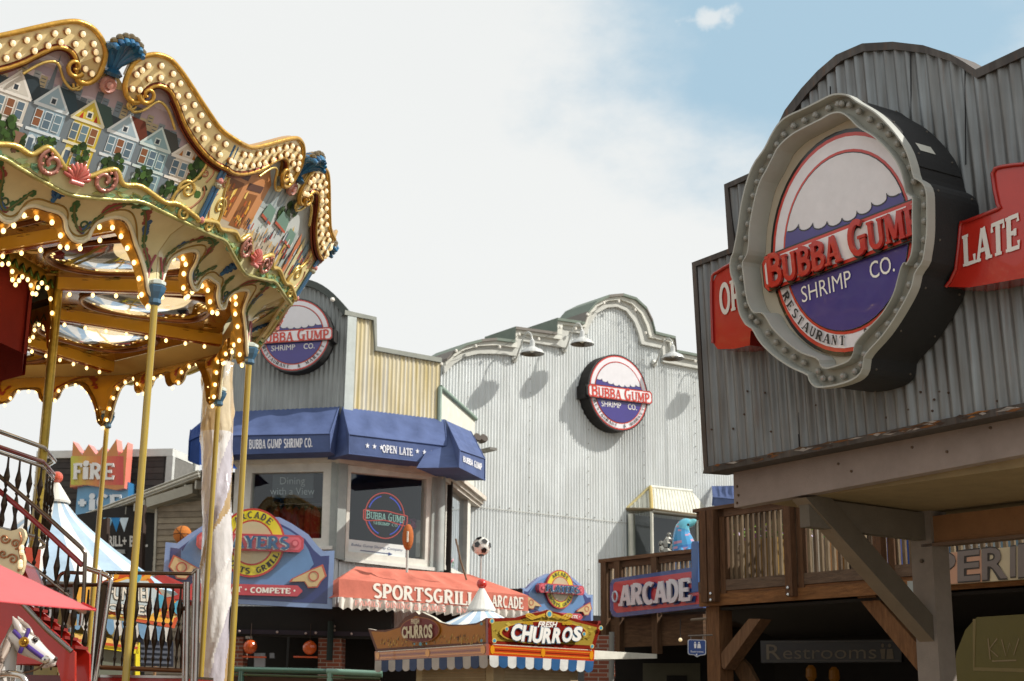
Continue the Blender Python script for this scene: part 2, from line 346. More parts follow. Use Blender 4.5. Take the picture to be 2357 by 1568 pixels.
def slab(mb, F, txt, mp, w, depth, col, wt=.085, thin=.5, track=.0, sizes=None, ser=.045):
    """slab-serif lettering; mp maps the unit box (whole text) onto the frame; wt stroke half weight"""
    if isinstance(col, str): col = hx(col)
    W = sum(((sizes or {}).get(i, 1.))*(G[c][0]+track) for i, c in enumerate(txt))-track
    x = 0; k = 0
    for i, c in enumerate(txt):
        sz = (sizes or {}).get(i, 1.); gw, st, se = G[c]
        for pts, kind in st:
            h = wt*{'k': 1, 'm': .88, 'n': thin}[kind]
            # ribbon in letter space, then mapped
            q = MB(); IF = Frame((0, 0, 0), (1, 0, 0), (0, 1, 0), (0, 0, 1))
            cl = len(pts) > 12 and abs(pts[0][0]-pts[-1][0])+abs(pts[0][1]-pts[-1][1]) < 1e-6
            q.ribbon(IF, pts[:-1] if cl else pts, h, 0, 0, close=cl)
            P = [mp((x+v.x*sz)/W, v.y*(sz if sz > 1 else 1)) for v in q.v]
            ww = w+.0006*(k % 6); k += 1
            mb.add([F.p(a, b, ww) for a, b in P], q.f, col)
            if depth:
                n = len(P)//2; bot = [F.p(a, b, ww-depth) for a, b in P]; top = [F.p(a, b, ww) for a, b in P]
                m = n if cl else n-1; fs = []
                for j in range(m):
                    l = (j+1) % n; fs += [[j, l, 2*n+l, 2*n+j], [n+l, n+j, 3*n+j, 3*n+l]]
                if not cl: fs += [[0, 2*n, 3*n, n], [n-1, 2*n-1, 4*n-1, 3*n-1]]
                mb.add(top+bot, fs, col)
        for sx, sy, hw in se:
            if not hw: continue
            ww = w+.0006*(k % 6)+.0004; k += 1
            y0, y1 = (sy-.0, sy+ser*2) if sy < .5 else (sy-ser*2, sy)
            P = [mp((x+(sx+a*hw)*sz)/W, b*(sz if sz > 1 else 1)) for a, b in ((-1, y0), (1, y0), (1, y1), (-1, y1))]
            top = [F.p(a, b, ww) for a, b in P]; bot = [F.p(a, b, ww-depth) for a, b in P]
            mb.add(top+bot, [[0, 1, 2, 3]]+([[4, 5, 1, 0], [5, 6, 2, 1], [6, 7, 3, 2], [7, 4, 0, 3]] if depth else []), col)
        x += sz*(gw+track)
def pxq(F, *c, w=0): return bilin([F.loc(x, y, w) for x, y in c])
def ellipse(cx, cy, rx, ry, n=32, a0=0, a1=360):
    return arc(cx, cy, rx, ry, a0, a1, n)[:(-1 if a1-a0 == 360 else None)]
def smooth_pts(pts, n=4, close=False):
    """Catmull-Rom"""
    m = len(pts); out = []
    rng = range(m) if close else range(m-1)
    for i in rng:
        p = [pts[(i+j) % m] if close else pts[min(max(i+j, 0), m-1)] for j in (-1, 0, 1, 2)]
        for k in range(n):
            t = k/n; t2 = t*t; t3 = t2*t
            out.append(tuple(.5*((2*b)+(-a+c)*t+(2*a-5*b+4*c-d)*t2+(-a+3*b-3*c+d)*t3) for a, b, c, d in zip(*p)))
    if not close: out.append(tuple(pts[-1]))
    return out
def corrugated(mb, F, u0, u1, bot, top, amp=.012, per=.075, col=WHITE, w=0., steps=4, back=.04):
    """real corrugations between bot(u) and top(u)"""
    n = max(2, int((u1-u0)/per*steps)); vs = []; fs = []
    for i in range(n+1):
        u = u0+(u1-u0)*i/n; ww = w+amp*math.sin(2*PI*i/steps+.4)
        b = bot(u) if callable(bot) else bot; t = top(u) if callable(top) else top
        vs += [F.p(u, b, ww), F.p(u, max(t, b+.001), ww)]
        if i: j = 2*i; fs.append([j-2, j, j+1, j-1])
    mb.add(vs, fs, col, True)
    m = len(vs)//2
    b = bot(u0) if callable(bot) else bot
    vs2 = [F.p(u0+(u1-u0)*i/24, (bot(u0+(u1-u0)*i/24) if callable(bot) else bot), w-back) for i in range(25)]+[F.p(u0+(u1-u0)*i/24, (top(u0+(u1-u0)*i/24) if callable(top) else top), w-back) for i in range(25)]
    mb.add(vs2, [[i+1, i, 25+i, 26+i] for i in range(24)], col)
def piecewise(pts):
    pts = sorted(pts)
    def f(u):
        if u <= pts[0][0]: return pts[0][1]
        for (a, b), (c, d) in zip(pts, pts[1:]):
            if u <= c: return b+(d-b)*(u-a)/((c-a) or 1)
        return pts[-1][1]
    return f
# ================================================================ CAROUSEL
CC = Vector((-7.5, 14.75, 0)); PH = 4.0; ZB = 5.94      # axis, phase, underside of the rounding boards
def pol(r, a, z): return Vector((CC.x+r*math.cos(R_(a)), CC.y+r*math.sin(R_(a)), z))
car = thing('carousel', (CC.x, CC.y, 0), 'ornate double-decker carousel with gold bulb-lit scrolls and painted town scenes', 'carousel')
GOLD = 'c89a45'; CREAM = 'e9dcae'; GOLDL = 'd9b96a'; PINK = 'bd8678'; GREEN = '9fc79a'; BLUE = '2f5f86'
def board_frame(a):
    o = Vector((math.cos(R_(a)), math.sin(R_(a)), 0)); t = Vector((-o.y, o.x, 0))
    B = pol(4.9, a, ZB); T = pol(5.35, a, ZB+.91); V = (T-B).normalized()
    return Frame(B, t, V, t.cross(V))
OUT = [(.12, .99), (.135, 1.1), (.2, 1.19), (.32, 1.255), (.46, 1.26), (.6, 1.2), (.78, 1.09), (1.0, .95), (1.2, .84), (1.43, .79)]
INN = [(.33, .86), (.36, .95), (.44, 1.01), (.56, 1.0), (.68, .9), (.8, .78), (.95, .67), (1.12, .58), (1.28, .53), (1.41, .52)]
outp = smooth_pts(OUT, 4); innp = smooth_pts(INN, 4)
curl = smooth_pts([(.12, .99), (.13, .9), (.19, .82), (.28, .8), (.34, .85)], 4)
def mir(p, s): return [(s*a, b) for a, b in p]
bulb_r = .0235
def bulb_mesh(r, name, mat):
    b = MB(); b.ball((0, 0, 0), r, 'ffffff', 8, (1, 1, 1.25)); me = b.build('tmp', mat, None, (0, 0, 0)); m = me.data; bpy.data.objects.remove(me); m.name = name; return m
BM = bulb_mesh(bulb_r, 'bulb', M['bulb_day']); BMW = bulb_mesh(.022, 'warm_bulb', M['bulb'])
bulb_pos = []      # (priority, position, mesh)
def leaf(mb, F, x, y, ang, l, wd, col, w=.02):
    c, s_ = math.cos(R_(ang)), math.sin(R_(ang))
    P = [(0, 0), (.3*l, wd), (.7*l, .7*wd), (l, .25*wd), (.75*l, -.1*wd), (.35*l, -.45*wd)]
    mb.prism(F, [(x+a*c-b*s_, y+a*s_+b*c) for a, b in P], 0.0, w, col)
def spiral(cx, cy, r0, turns, a0, n=22, sgn=1, r1=.15):
    return [(cx+(r0*(1-(1-r1)*i/n))*math.cos(R_(a0+sgn*360*turns*i/n)), cy+(r0*(1-(1-r1)*i/n))*math.sin(R_(a0+sgn*360*turns*i/n))) for i in range(n+1)]
def ftube(mb, F, pts, r, col, w=.03, n=6):
    mb.tube([F.p(a, b, w) for a, b in pts], r, col, n)
# --- painted scenes ----------------------------------------------
def house(mb, F, x, y, wd, h, body, trim, roof, accent, k):
    W = wd; e = .0012
    mb.poly(F, [(x, y), (x+W, y), (x+W, y+h), (x, y+h)], .014, body)
    mb.poly(F, [(x+W, y), (x+W*1.28, y+.03), (x+W*1.28, y+h+.02), (x+W, y+h)], .0145, '77838b')
    mb.poly(F, [(x+W*.5, y+h*1.42), (x+W*1.05, y+h*1.4), (x+W*1.36, y+h*1.02), (x+W, y+h*.98)], .0155, roof)
    mb.poly(F, [(x-.02, y+h), (x+W+.02, y+h), (x+W*.5, y+h*1.45)], .0165, trim)
    mb.poly(F, [(x+.02, y+h+.012), (x+W-.02, y+h+.012), (x+W*.5, y+h*1.39)], .0175, body)
    mb.poly(F, [(x+W*.4, y+h*1.06), (x+W*.6, y+h*1.06), (x+W*.6, y+h*1.2), (x+W*.4, y+h*1.2)], .0185, trim)
    mb.poly(F, [(x+W*.44, y+h*1.08), (x+W*.56, y+h*1.08), (x+W*.56, y+h*1.17), (x+W*.44, y+h*1.17)], .0195, '35404a')
    if accent:
        for s_ in (.2, .68): mb.poly(F, [(x+W*s_, y+h*1.03), (x+W*(s_+.12), y+h*1.03), (x+W*(s_+.06+(.03 if s_ < .5 else -.03)), y+h*1.16)], .0192, accent)
    for t0 in (.5, .52+.46): mb.poly(F, [(x-.012, y+h*t0-.008), (x+W+.012, y+h*t0-.008), (x+W+.012, y+h*t0+.016), (x-.012, y+h*t0+.016)], .0185, trim)
    for j, sx in enumerate((.1, .4, .7)):
        for sy, hh in ((.6, .3), (.12, .3)):
            if sy < .5 and j == 0:
                mb.poly(F, [(x+W*sx-.01, y+.01)]+[(x+W*(sx+.12)+W*.15*math.cos(R_(q)), y+h*.3+h*.13*math.sin(R_(q))) for q in (0, 45, 90, 135, 180)][::-1][::-1]+[(x+W*sx-.01, y+.01)][:0]+[(x+W*(sx-.03), y+.01)], .019, trim)
                mb.poly(F, [(x+W*(sx+.2), y+.01), (x+W*(sx+.2), y+h*.36), (x+W*(sx+.04), y+h*.36), (x+W*(sx+.04), y+.01)], .0196, '566a7c')
                continue
            mb.poly(F, [(x+W*sx-.006, y+h*sy-.008), (x+W*(sx+.2)+.006, y+h*sy-.008), (x+W*(sx+.2)+.006, y+h*(sy+hh)+.008), (x+W*sx-.006, y+h*(sy+hh)+.008)], .019, trim)
            mb.poly(F, [(x+W*sx, y+h*sy), (x+W*(sx+.2), y+h*sy), (x+W*(sx+.2), y+h*(sy+hh)), (x+W*sx, y+h*(sy+hh))], .0196, ('5e7484', '6d8896', '8a5a3c')[(j+k) % 3])
            mb.poly(F, [(x+W*sx, y+h*(sy+hh*.5)-.003), (x+W*(sx+.2), y+h*(sy+hh*.5)-.003), (x+W*(sx+.2), y+h*(sy+hh*.5)+.004), (x+W*sx, y+h*(sy+hh*.5)+.004)], .0202, trim)
def bush(mb, F, x, y, r, w=.022):
    rr = random.Random(int(x*1000)+7)
    for i in range(26):
        a = rr.uniform(0, 360); d = r*math.sqrt(rr.random())*.85; q = r*rr.uniform(.16, .34)
        cx, cy = x+d*math.cos(R_(a)), y+d*math.sin(R_(a))*1.05
        mb.poly(F, [(cx+q*rr.uniform(.8, 1.15)*math.cos(R_(j*45)), cy+q*rr.uniform(.8, 1.15)*math.sin(R_(j*45))) for j in range(8)], w+.0005*i, rr.choice(['2f4a1e', '3a5a26', '274018', '486a30', '1f3414']))
def mural_town(F):
    mb = MB(); hwf = lambda t: 1.313+.118*t-.03
    top = [(-hwf(.5), .5), (-1.15, .57), (-.95, .68), (-.8, .8), (-.68, .92), (-.55, 1.0), (-.44, 1.0), (-.33, .9), (-.2, .86), (0, .84), (.2, .86), (.33, .9), (.44, 1.0), (.55, 1.0), (.68, .92), (.8, .8), (.95, .68), (1.15, .57), (hwf(.5), .5)]
    mb.poly(F, [(-hwf(0), 0), (hwf(0), 0)]+top[::-1], .008, 'b9a6ad')
    rr = random.Random(4)
    for i in range(9):          # drifting cloud patches, painted
        x = rr.uniform(-1., 1.); y = rr.uniform(.66, .9)
        mb.poly(F, [(x+.16*math.cos(R_(j*40)), y+.035*math.sin(R_(j*40))) for j in range(9)], .0085+.0003*i, rr.choice(['cdbfc6', 'a698a6', 'd8ccd0']))
    for i in range(40):         # distant town blocks
        x = -1.3+i*.066; h = rr.uniform(.05, .17)*(1.2 if abs(x+.5) < .3 else 1)
        y0 = .62 if abs(x) < .8 else .5
        c = rr.choice(['8f9aa0', 'b5a888', '7d8c98', 'a9aeb0', 'c2b494', '67737c'])
        mb.poly(F, [(x, .35), (x+.062, .35), (x+.062, y0+h), (x, y0+h)], .0115+.0002*(i % 3), c)
        for j in range(3): mb.poly(F, [(x+.01, y0+h-.03-.03*j), (x+.05, y0+h-.03-.03*j), (x+.05, y0+h-.022-.03*j), (x+.01, y0+h-.022-.03*j)], .0125, '59636c')
    mb.poly(F, [(-.5, .6), (-.44, .6), (-.47, .97)], .0128, '6d7a84')
    mb.poly(F, [(-1.35, .3), (1.35, .3), (1.35, .5), (.6, .6), (-.3, .66), (-1.35, .6)], .0133, '35424a')
    mb.poly(F, [(-hwf(0), 0), (hwf(0), 0), (hwf(.2), .3), (-hwf(.2), .3)], .0137, '8f9a9c')
    specs = [(-1.26, 'c9c4b4', 'e4e0d4', '33454c', None), (-.9, 'd3d0c6', 'eceae2', '2d3c44', None), (-.55, '9db8c6', 'dbe6ea', '2e4550', None), (-.2, 'd9c24a', 'e8e4c8', '3d5550', 'c03a22'), (.16, 'a9c0cc', 'e4ecee', '6a3222', None), (.5, '93b3ba', 'd6e6e2', '4a4c4a', None), (.84, 'd8cfc0', 'efeae0', '565450', 'b07030')]
    for k, (x, b, t, r, ac) in enumerate(specs):
        house(mb, F, x, .06, .3, .47-.008*k, b, t, r, ac, k)
    for x, y, r in ((-1.1, .22, .16), (-.74, .2, .14), (-.62, .16, .1), (-.34, .2, .1), (-.02, .24, .09), (.3, .22, .11), (.62, .2, .1), (.92, .16, .09), (1.16, .26, .13), (1.13, .44, .11), (1.15, .56, .08)): bush(mb, F, x, y, r)
    mb.prism(F, [(-.62, .06), (-.58, .06), (-.575, .2), (-.55, .24), (-.65, .24), (-.625, .2)], .03, .034, '8a6a58')
    return mb
def mural_street(F):
    mb = MB(); hwf = lambda t: 1.313+.118*t-.03; rr = random.Random(9)
    top = [(-hwf(.5), .5), (-1.15, .57), (-.95, .68), (-.8, .8), (-.68, .92), (-.55, 1.0), (-.44, 1.0), (-.33, .9), (0, .84), (.33, .9), (.44, 1.0), (.55, 1.0), (.68, .92), (.8, .8), (.95, .68), (1.15, .57), (hwf(.5), .5)]
    mb.poly(F, [(-hwf(0), 0), (hwf(0), 0)]+top[::-1], .008, 'c6cbc8')
    mb.poly(F, [(-1.28, 0), (1.28, 0), (1.3, .2), (.2, .3), (-1.28, .16)], .0095, 'b9ad98')
    mb.poly(F, [(-1.3, .1), (-.35, .22), (-.35, .74), (-.62, .9), (-1.0, .66), (-1.32, .52)], .0105, 'c98a56')
    for x, w_ in ((-1.18, .34), (-.74, .24)):
        mb.poly(F, [(x, .14), (x+w_, .18), (x+w_, .56), (x, .5)], .0115, '8a5420')
        for j in range(26):
            a = rr.uniform(x+.01, x+w_-.05); b = rr.uniform(.17, .46)
            mb.poly(F, [(a, b), (a+rr.uniform(.02, .05), b), (a+.03, b+rr.uniform(.03, .09)), (a, b+.05)], .0125+.0003*(j % 5), rr.choice(['d9952c', 'e8b648', 'b5581c', 'f0cf70', '6a3a18']))
        mb.poly(F, [(x-.02, .53), (x+w_+.03, .6), (x+w_+.03, .67), (x-.02, .6)], .0145, '5c3a2c')
    mb.poly(F, [(-.35, .5), (.1, .56), (.12, .86), (-.1, .9), (-.35, .86)], .0105, 'aab4b4')
    for j in range(5): mb.poly(F, [(-.28+.08*j, .56), (-.25+.08*j, .56), (-.25+.08*j, .84), (-.28+.08*j, .84)], .0115, '8b989c')
    bush(mb, F, .3, .72, .14, .012); bush(mb, F, .12, .6, .08, .012)
    for x, y, w_ in ((-.26, .46, .26), (.08, .5, .3), (.42, .42, .24)):
        mb.poly(F, [(x, y), (x+w_, y-.02), (x+w_*.86, y+.12), (x+w_*.14, y+.13)], .0265, '6f8f80')
        mb.poly(F, [(x, y), (x+w_, y-.02), (x+w_, y-.045), (x, y-.03)], .0272, 'b4553a')
    for j in range(60):
        x = rr.uniform(-.5, 1.2); y = rr.uniform(.14, .4); h = rr.uniform(.04, .12)
        mb.poly(F, [(x, y), (x+.03, y), (x+.025, y+h), (x+.006, y+h)], .0275+.0003*(j % 7), rr.choice(['d8d5cc', '566878', 'a8433a', '3c5a8a', '8a9a90', '2c3236', 'd2a45a', 'c4c8ca']))
    for j in range(7): mb.poly(F, [(.5+.12*j, .12), (.56+.12*j, .1), (.6+.12*j, .5), (.52+.12*j, .6)], .0215+.0004*j, ['c9a95c', 'a9b4b0', 'c97a52', 'd8cc9c', '7f98a0', 'd0a070', 'b8b0a0'][j])
    return mb
sides = [(-11+PH-4+30*k) for k in range(-5, 7)]
for a in sides:
    F = board_frame(a); near = a in (sides[4], sides[5], sides[6], sides[3])
    hw = lambda t: 1.313+.118*t
    # backing board
    mid = [((o[0]+i[0])/2, (o[1]+i[1])/2) for o, i in zip(outp, innp)]
    R0 = [(hw(0), 0)]+[(min(x, hw(y)), y) for x, y in mid[::-1]]+[(.24, .84), (.1, .95)]
    b = MB(); b.prism(F, R0+mir(R0[::-1], -1), -.03, .004, CREAM); part(b, 'rounding_board', M['paint'], car)
    mu = (mural_street if a in (sides[5], sides[7], sides[9]) else mural_town)(F); part(mu, 'painted_scene', M['paint'], car)
    # crest: cream channel with gilt lips
    b = MB(); g = MB()
    for s_ in (1, -1):
        n = len(outp); vs = [F.p(s_*x, y, .075) for x, y in outp]+[F.p(s_*x, y, .075) for x, y in innp]+[F.p(s_*x, y, .01) for x, y in outp]+[F.p(s_*x, y, 0) for x, y in innp]
        b.add(vs, [[i, i+1, n+i+1, n+i] for i in range(n-1)], 'efdca6')
        b.add(vs, [[i, i+1, 2*n+i+1, 2*n+i] for i in range(n-1)]+[[n+i, n+i+1, 3*n+i+1, 3*n+i] for i in range(n-1)], 'a87a36')
        cc = [(.24, .95)]
        b.poly(F, [(s_*x, y) for x, y in curl]+[(s_*innp[0][0], innp[0][1]), (s_*innp[3][0], innp[3][1]), (s_*outp[4][0], outp[4][1])], .0755, 'cdb27a')
        for lst, r in ((outp, .024), (innp, .02)): g.tube([F.p(s_*x, y, .085) for x, y in lst], r, GOLD, 8)
        g.tube([F.p(s_*x, y-(.035 if k_ else -.035)*0, .07) for k_ in (0,) for x, y in innp], .034, '6a2a1a', 6)
        g.tube([F.p(s_*x, y, .085) for x, y in curl], .025, GOLD, 8)
        g.tube([F.p(s_*x, y, .1) for x, y in spiral(.36, .9, .085, 1.3, 200, 24, 1, .1)], [.024*(1-.5*i/24) for i in range(25)], GOLD, 6)
        g.tube([F.p(s_*x, y, .06) for x, y in smooth_pts([(.24, .78), (.3, .72), (.4, .77), (.5, .88), (.62, .84), (.75, .7)], 4)], .014, GOLDL, 6)
        g.tube([F.p(s_*x, y, .06) for x, y in spiral(.26, .77, .05, 1.2, 0, 14, -1, .1)], .013, GOLDL, 6)
        g.tube([F.p(s_*x, y, .05) for x, y in [(x, y-.045) for x, y in innp[14:]]], .012, '8a4a30', 6)
        cl_ = [0]
        for i in range(1, n): cl_.append(cl_[-1]+math.dist(outp[i], outp[i-1])+.6*math.dist(innp[i], innp[i-1]))
        m = 23
        for i in range(m):
            t = (i+.6)/m*cl_[-1]; j = max(k for k in range(n) if cl_[k] <= t); j = min(j, n-1); o = outp[j]; q = innp[j]
            f = .3 if i % 2 else .7
            bulb_pos.append((0 if near else 3, F.p(s_*(o[0]+(q[0]-o[0])*f), o[1]+(q[1]-o[1])*f, .105), BM))
        for x, y in ((.2, .9), (.23, 1.08)): bulb_pos.append((0 if near else 3, F.p(s_*x, y, .105), BM))
    for q in bulb_pos:
        if q[2] is BM and q[0] in (0, 3) and (q[1]-F.P).length < 2.2 and abs((q[1]-F.P).dot(F.U)) < 1.5: b.lathe(q[1]-F.N*.03, [(.03, 0), (.034, .012), (.022, .02)], '8a5a20', 7, F.N, cap=False)
    part(b, 'crest_channel', M['gloss'], car); part(g, 'gilt_scroll', M['gold'], car)
    # shell finial
    b = MB()
    for j in range(-3, 4):
        an = 90-j*15
        P = [F.p(.0+.02*j*.5, 1.0, .02)]
        for q, (rr_, ww) in enumerate(((.09, .03), (.17, .05), (.25, .09), (.28, .17), (.25, .23))):
            P.append(F.p(rr_*math.cos(R_(an))*.7, 1.0+rr_*math.sin(R_(an)), ww))
        b.tube(P, [.025, .036, .044, .046, .036, .02], ('2d6a94', '24587e', '35759c')[j % 3], 8)
        b.ball(P[-2]+Vector((0, 0, .02)), .04, '5a4a26', 8); b.tube([p+Vector((0, 0, .035)) for p in P[1:5]], .012, '9c7a34', 5)
    b.lathe(F.p(0, .93, .05), [(.0, .0), (.07, .01), (.09, .04), (.05, .08), (0, .09)], '24506e', 12, F.V)
    part(b, 'shell_finial', M['gloss'], car)
    b = MB(); b.lathe(F.p(0, .86, .03), [(.0, .0), (.075, .0), (.08, .03), (.06, .055), (.035, .04), (.03, .06), (0, .065)], PINK, 14, F.N); part(b, 'rosette', M['gloss'], car)
    # wavy lower trim, gilt over green leaves with a pink shell
    b = MB(); wv = smooth_pts([(-1.36, -.02), (-1.05, .07), (-.9, .05), (-.62, .12), (-.45, .09), (-.34, .19), (-.22, .14), (-.1, .06), (.1, .06), (.22, .14), (.34, .19), (.45, .09), (.62, .12), (.9, .05), (1.05, .07), (1.36, -.02)], 4)
    lo = smooth_pts([(-1.33, -.09), (-1., -.05), (-.7, -.01), (-.5, -.05), (-.25, -.1), (0, -.14), (.25, -.1), (.5, -.05), (.7, -.01), (1., -.05), (1.33, -.09)], 4)
    b.prism(F, wv+lo[::-1], -.02, .03, 'd9d2a0'); part(b, 'trim_board', M['paint'], car)
    b = MB(); ftube(b, F, wv, .026, 'd8b968', .05); ftube(b, F, lo, .022, 'b8b070', .04)
    for s_ in (1, -1):
        ftube(b, F, mir(spiral(.26, .07, .12, 1.3, 60, 22, -1, .2), s_), .022, PINK, .06)
        for k in range(7): b.ball(F.p(s_*(.26+.085*math.cos(R_(70-k*42))), .07+.085*math.sin(R_(70-k*42)), .075), .014, 'd09080', 6)
        ftube(b, F, mir(spiral(1.14, .0, .07, 1.2, 90, 16, 1, .2), s_), .017, 'd8b968', .05)
    part(b, 'gilt_moulding', M['gold'], car)
    b = MB(); rr = random.Random(3)
    for s_ in (1, -1):
        if s_ < 0: part(b, 'leaf_carving', M['gloss'], car); b = MB()
        for x in (.3, .42, .56, .68, .8, .92, 1.04, 1.16, 1.26):
            F2 = Frame(F.p(s_*x, -.02), F.U*s_, F.V, F.N)
            for k, an in enumerate((200, 165, 20, -10)): leaf(b, F2, 0, rr.uniform(-.02, .05), an+rr.uniform(-15, 15), .11, .028, ('8fc49a', '74b08c', 'b6cf94', 'a9a95a')[(k+int(x*10)) % 4], .045)
    part(b, 'leaf_carving', M['gloss'], car)
    b = MB()
    for j in range(-4, 5):
        an = 90-j*19; b.tube([F.p(0, -.0, .05), F.p(.1*math.cos(R_(an)), .0+.11*math.sin(R_(an)), .085), F.p(.13*math.cos(R_(an)), .0+.15*math.sin(R_(an)), .06)], [.014, .022, .014], 'c96e60' if j % 2 else 'b85a50', 6)
    b.tube([F.p(-.06, -.02, .09), F.p(.06, -.02, .09)], .024, 'd08078', 8)
    part(b, 'pink_shell', M['gloss'], car)
    # corner pilaster between this board and the next
    b = MB(); a2 = a+15; Fc = Frame(pol(5.07, a2, ZB), (-math.sin(R_(a2)), math.cos(R_(a2)), 0), (pol(5.45, a2, ZB+.72)-pol(5.07, a2, ZB)), (0, 0, 1))
    Fc.N = Fc.U.cross(Fc.V)
    for s_ in (-.022, .022): b.tube([Fc.p(s_, 0, .05), Fc.p(s_, .33, .05)], .02, '3a6486', 8); b.tube([Fc.p(s_, .4, .05), Fc.p(s_, .76, .05)], .02, '3a6486', 8)
    for y in (0, .36, .4): b.ball(Fc.p(0, y, .06), .036, 'c07a70' if y != .36 else 'a9a58c', 8)
    part(b, 'corner_pilaster', M['gloss'], car)
    b = MB()
    for Fq, s_ in ((F, 1), (board_frame(a+30), -1)):
        f = lambda pts: [Fq.p(s_*x, y, .03) for x, y in pts]
        ww = [.012]*99
        b.tube(f(spiral(1.1, .22, .1, 1.4, 200, 24, -1, .1)), .018, 'd4b262', 6)
        b.tube(f(smooth_pts([(.98, .03), (1.0, .18), (1.14, .33), (1.2, .48), (1.17, .58)], 5)), .018, 'd4b262', 6)
        b.tube(f(smooth_pts([(1.12, .02), (1.22, .1), (1.28, .22), (1.25, .3)], 5)), .012, 'c08a6a', 6)
        b.tube(f(spiral(1.22, .42, .05, 1.3, 90, 16, 1, .1)), .012, 'c08a6a', 6)
        b.tube(f(smooth_pts([(1.26, .34), (1.3, .44), (1.27, .52)], 5)), .012, 'c08a6a', 6)
    b2 = MB()
    for Fq, s_ in ((F, 1), (board_frame(a+30), -1)):
        P = [(.99, .0), (1.02, .14), (1.1, .3), (1.2, .42), (1.15, .56), (1.2, .6), (1.37, .52), (1.385, .5), (1.32, .0)]
        b2.prism(Fq, [(s_*x, y) for x, y in P], .02, .032, 'e2d49a')
    part(b2, 'pilaster_ground', M['paint'], car); part(b, 'pilaster_scroll', M['gold'], car)
# --- scalloped valance ------------------------------------------------
CAP = 5.2
bpf = smooth_pts([(0, .54), (.12, .54), (.2, .5), (.235, .42), (.3, .355), (.38, .35), (.45, .4), (.475, .48), (.5, .56), (.6, .62), (.72, .62), (.85, .56), (.95, .47), (1.03, .34), (1.09, .2), (1.13, .06), (1.2, .0)], 3)
def vr(t): return 4.49+(max(0, t-.45)/.3)**1.8*.37
for a in sides:
    o = Vector((math.cos(R_(a)), math.sin(R_(a)), 0)); t_ = Vector((-o.y, o.x, 0)); base = pol(0, a, CAP)
    def vp(s_, t, d=0): return Vector((CC.x, CC.y, CAP))+o*(vr(t)+d)+t_*(s_*(vr(t)/4.49))+Vector((0, 0, t))
    prof = mir(bpf[:0:-1], -1)+bpf
    for nm, d, col, mt in (('valance', 0, 'dccf9e', M['gloss']), ('valance_lining', -.05, 'dba53a', M['gloss'])):
        b = MB(); n = len(prof); rows = 6; vs = []
        for x, y in prof:
            for k in range(rows): vs.append(vp(x, y+(.77-y)*k/(rows-1), d))
        b.add(vs, [[i*rows+k, (i+1)*rows+k, (i+1)*rows+k+1, i*rows+k+1][::(1 if d == 0 else -1)] for i in range(n-1) for k in range(rows-1)], col, True)
        if d: b.tube([vp(x, y, -.02) for x, y in prof], .02, '6a4a1c', 5)
        part(b, nm, mt, car)
    b = MB(); b.tube([vp(x, y+.0, .006) for x, y in prof], .02, 'efe6c4', 6); b.tube([vp(x*.985, y+.05, .006) for x, y in prof], .009, '9a7a34', 5); part(b, 'valance_lip', M['gloss'], car)
    # gilt light strip just inside, following the scallops
    b = MB(); n = len(prof)
    vs = [vp(x, y-.0, -.03) for x, y in prof]+[vp(x*.99, y-.055, -.12) for x, y in prof]
    b.add(vs, [[i, i+1, n+i+1, n+i] for i in range(n-1)], 'b98a35', True); part(b, 'light_strip', M['gold'], car)
    acc = 0; last = None
    for x, y in prof:
        p = vp(x*.99, y-.045, -.07)
        if last is None or (p-last).length > .115:
            pr = 1 if a in (sides[4], sides[5]) else (2 if a in (sides[6], sides[7]) else 3)
            bulb_pos.append((pr, p+Vector((0, 0, -.02)), BMW)); last = p
    # garland painted relief
    b = MB(); rr = random.Random(5)
    def gar(pts, cols, d, sz=.035):
        for i, (x, y) in enumerate(smooth_pts(pts, 7)):
            c = cols[(i//5) % len(cols)]
            cx, cy = x+rr.uniform(-.012, .012), y+rr.uniform(-.012, .012); q = sz*rr.uniform(.5, 1)
            b.add([vp(cx+q*math.cos(R_(j*60+i*33)), cy+q*.8*math.sin(R_(j*60+i*33)), d) for j in range(6)], [list(range(6))[::(1 if d > 0 else -1)]], c)
    for s_ in (1, -1):
        gar(mir([(.2, .62), (.3, .5), (.38, .44), (.46, .56), (.52, .68), (.7, .72), (.85, .67), (.97, .57), (1.06, .42), (1.12, .26)], s_), ['3f6a3a', '3f6a3a', '8f4638', '3c5c84', '3f6a3a', '9c4a44'], .012)
        gar(mir([(.3, .56), (.38, .46), (.48, .6), (.6, .74), (.75, .72), (.9, .62), (1.02, .5)], s_), ['9c3a20'], -.056, .04)
        b.tube([vp(s_*x, y, .012) for x, y in smooth_pts([(1.1, .16), (1.12, .3), (1.17, .42)], 4)], .012, 'a0565a', 5)
    for s_ in (1, -1):
        b.tube([vp(s_*x, y, .01) for x, y in smooth_pts([(.2, .62), (.3, .5), (.38, .44), (.46, .56), (.52, .68), (.7, .72), (.85, .67), (.97, .57), (1.06, .42), (1.12, .26)], 5)], .011, '6a6a3a', 5)
        b.tube([vp(s_*x, y, .008) for x, y in spiral(.38, .5, .05, 1.2, -90, 14, 1, .2)], .01, '3f5a3a', 5)
    for j in range(9):
        an = -60+j*15; b.add([vp(.03*math.sin(R_(an))*2.4*q, .58+.13*q+.05*math.cos(R_(an))*q+wq, .014+.001*j) for q, wq in ((0, 0), (.9, -.015), (1.1, 0), (.9, .015))], [[0, 1, 2, 3]], '2f6090')
    for j in range(12): b.ball(vp(.05*math.cos(R_(j*30)), .68+.05*math.sin(R_(j*30)), .02), .024, '24558a', 6)
    b.tube([vp(0, .6, .014), vp(0, .7, .014)], .022, '2f6a9c', 6)
    part(b, 'garland', M['paint'], car)
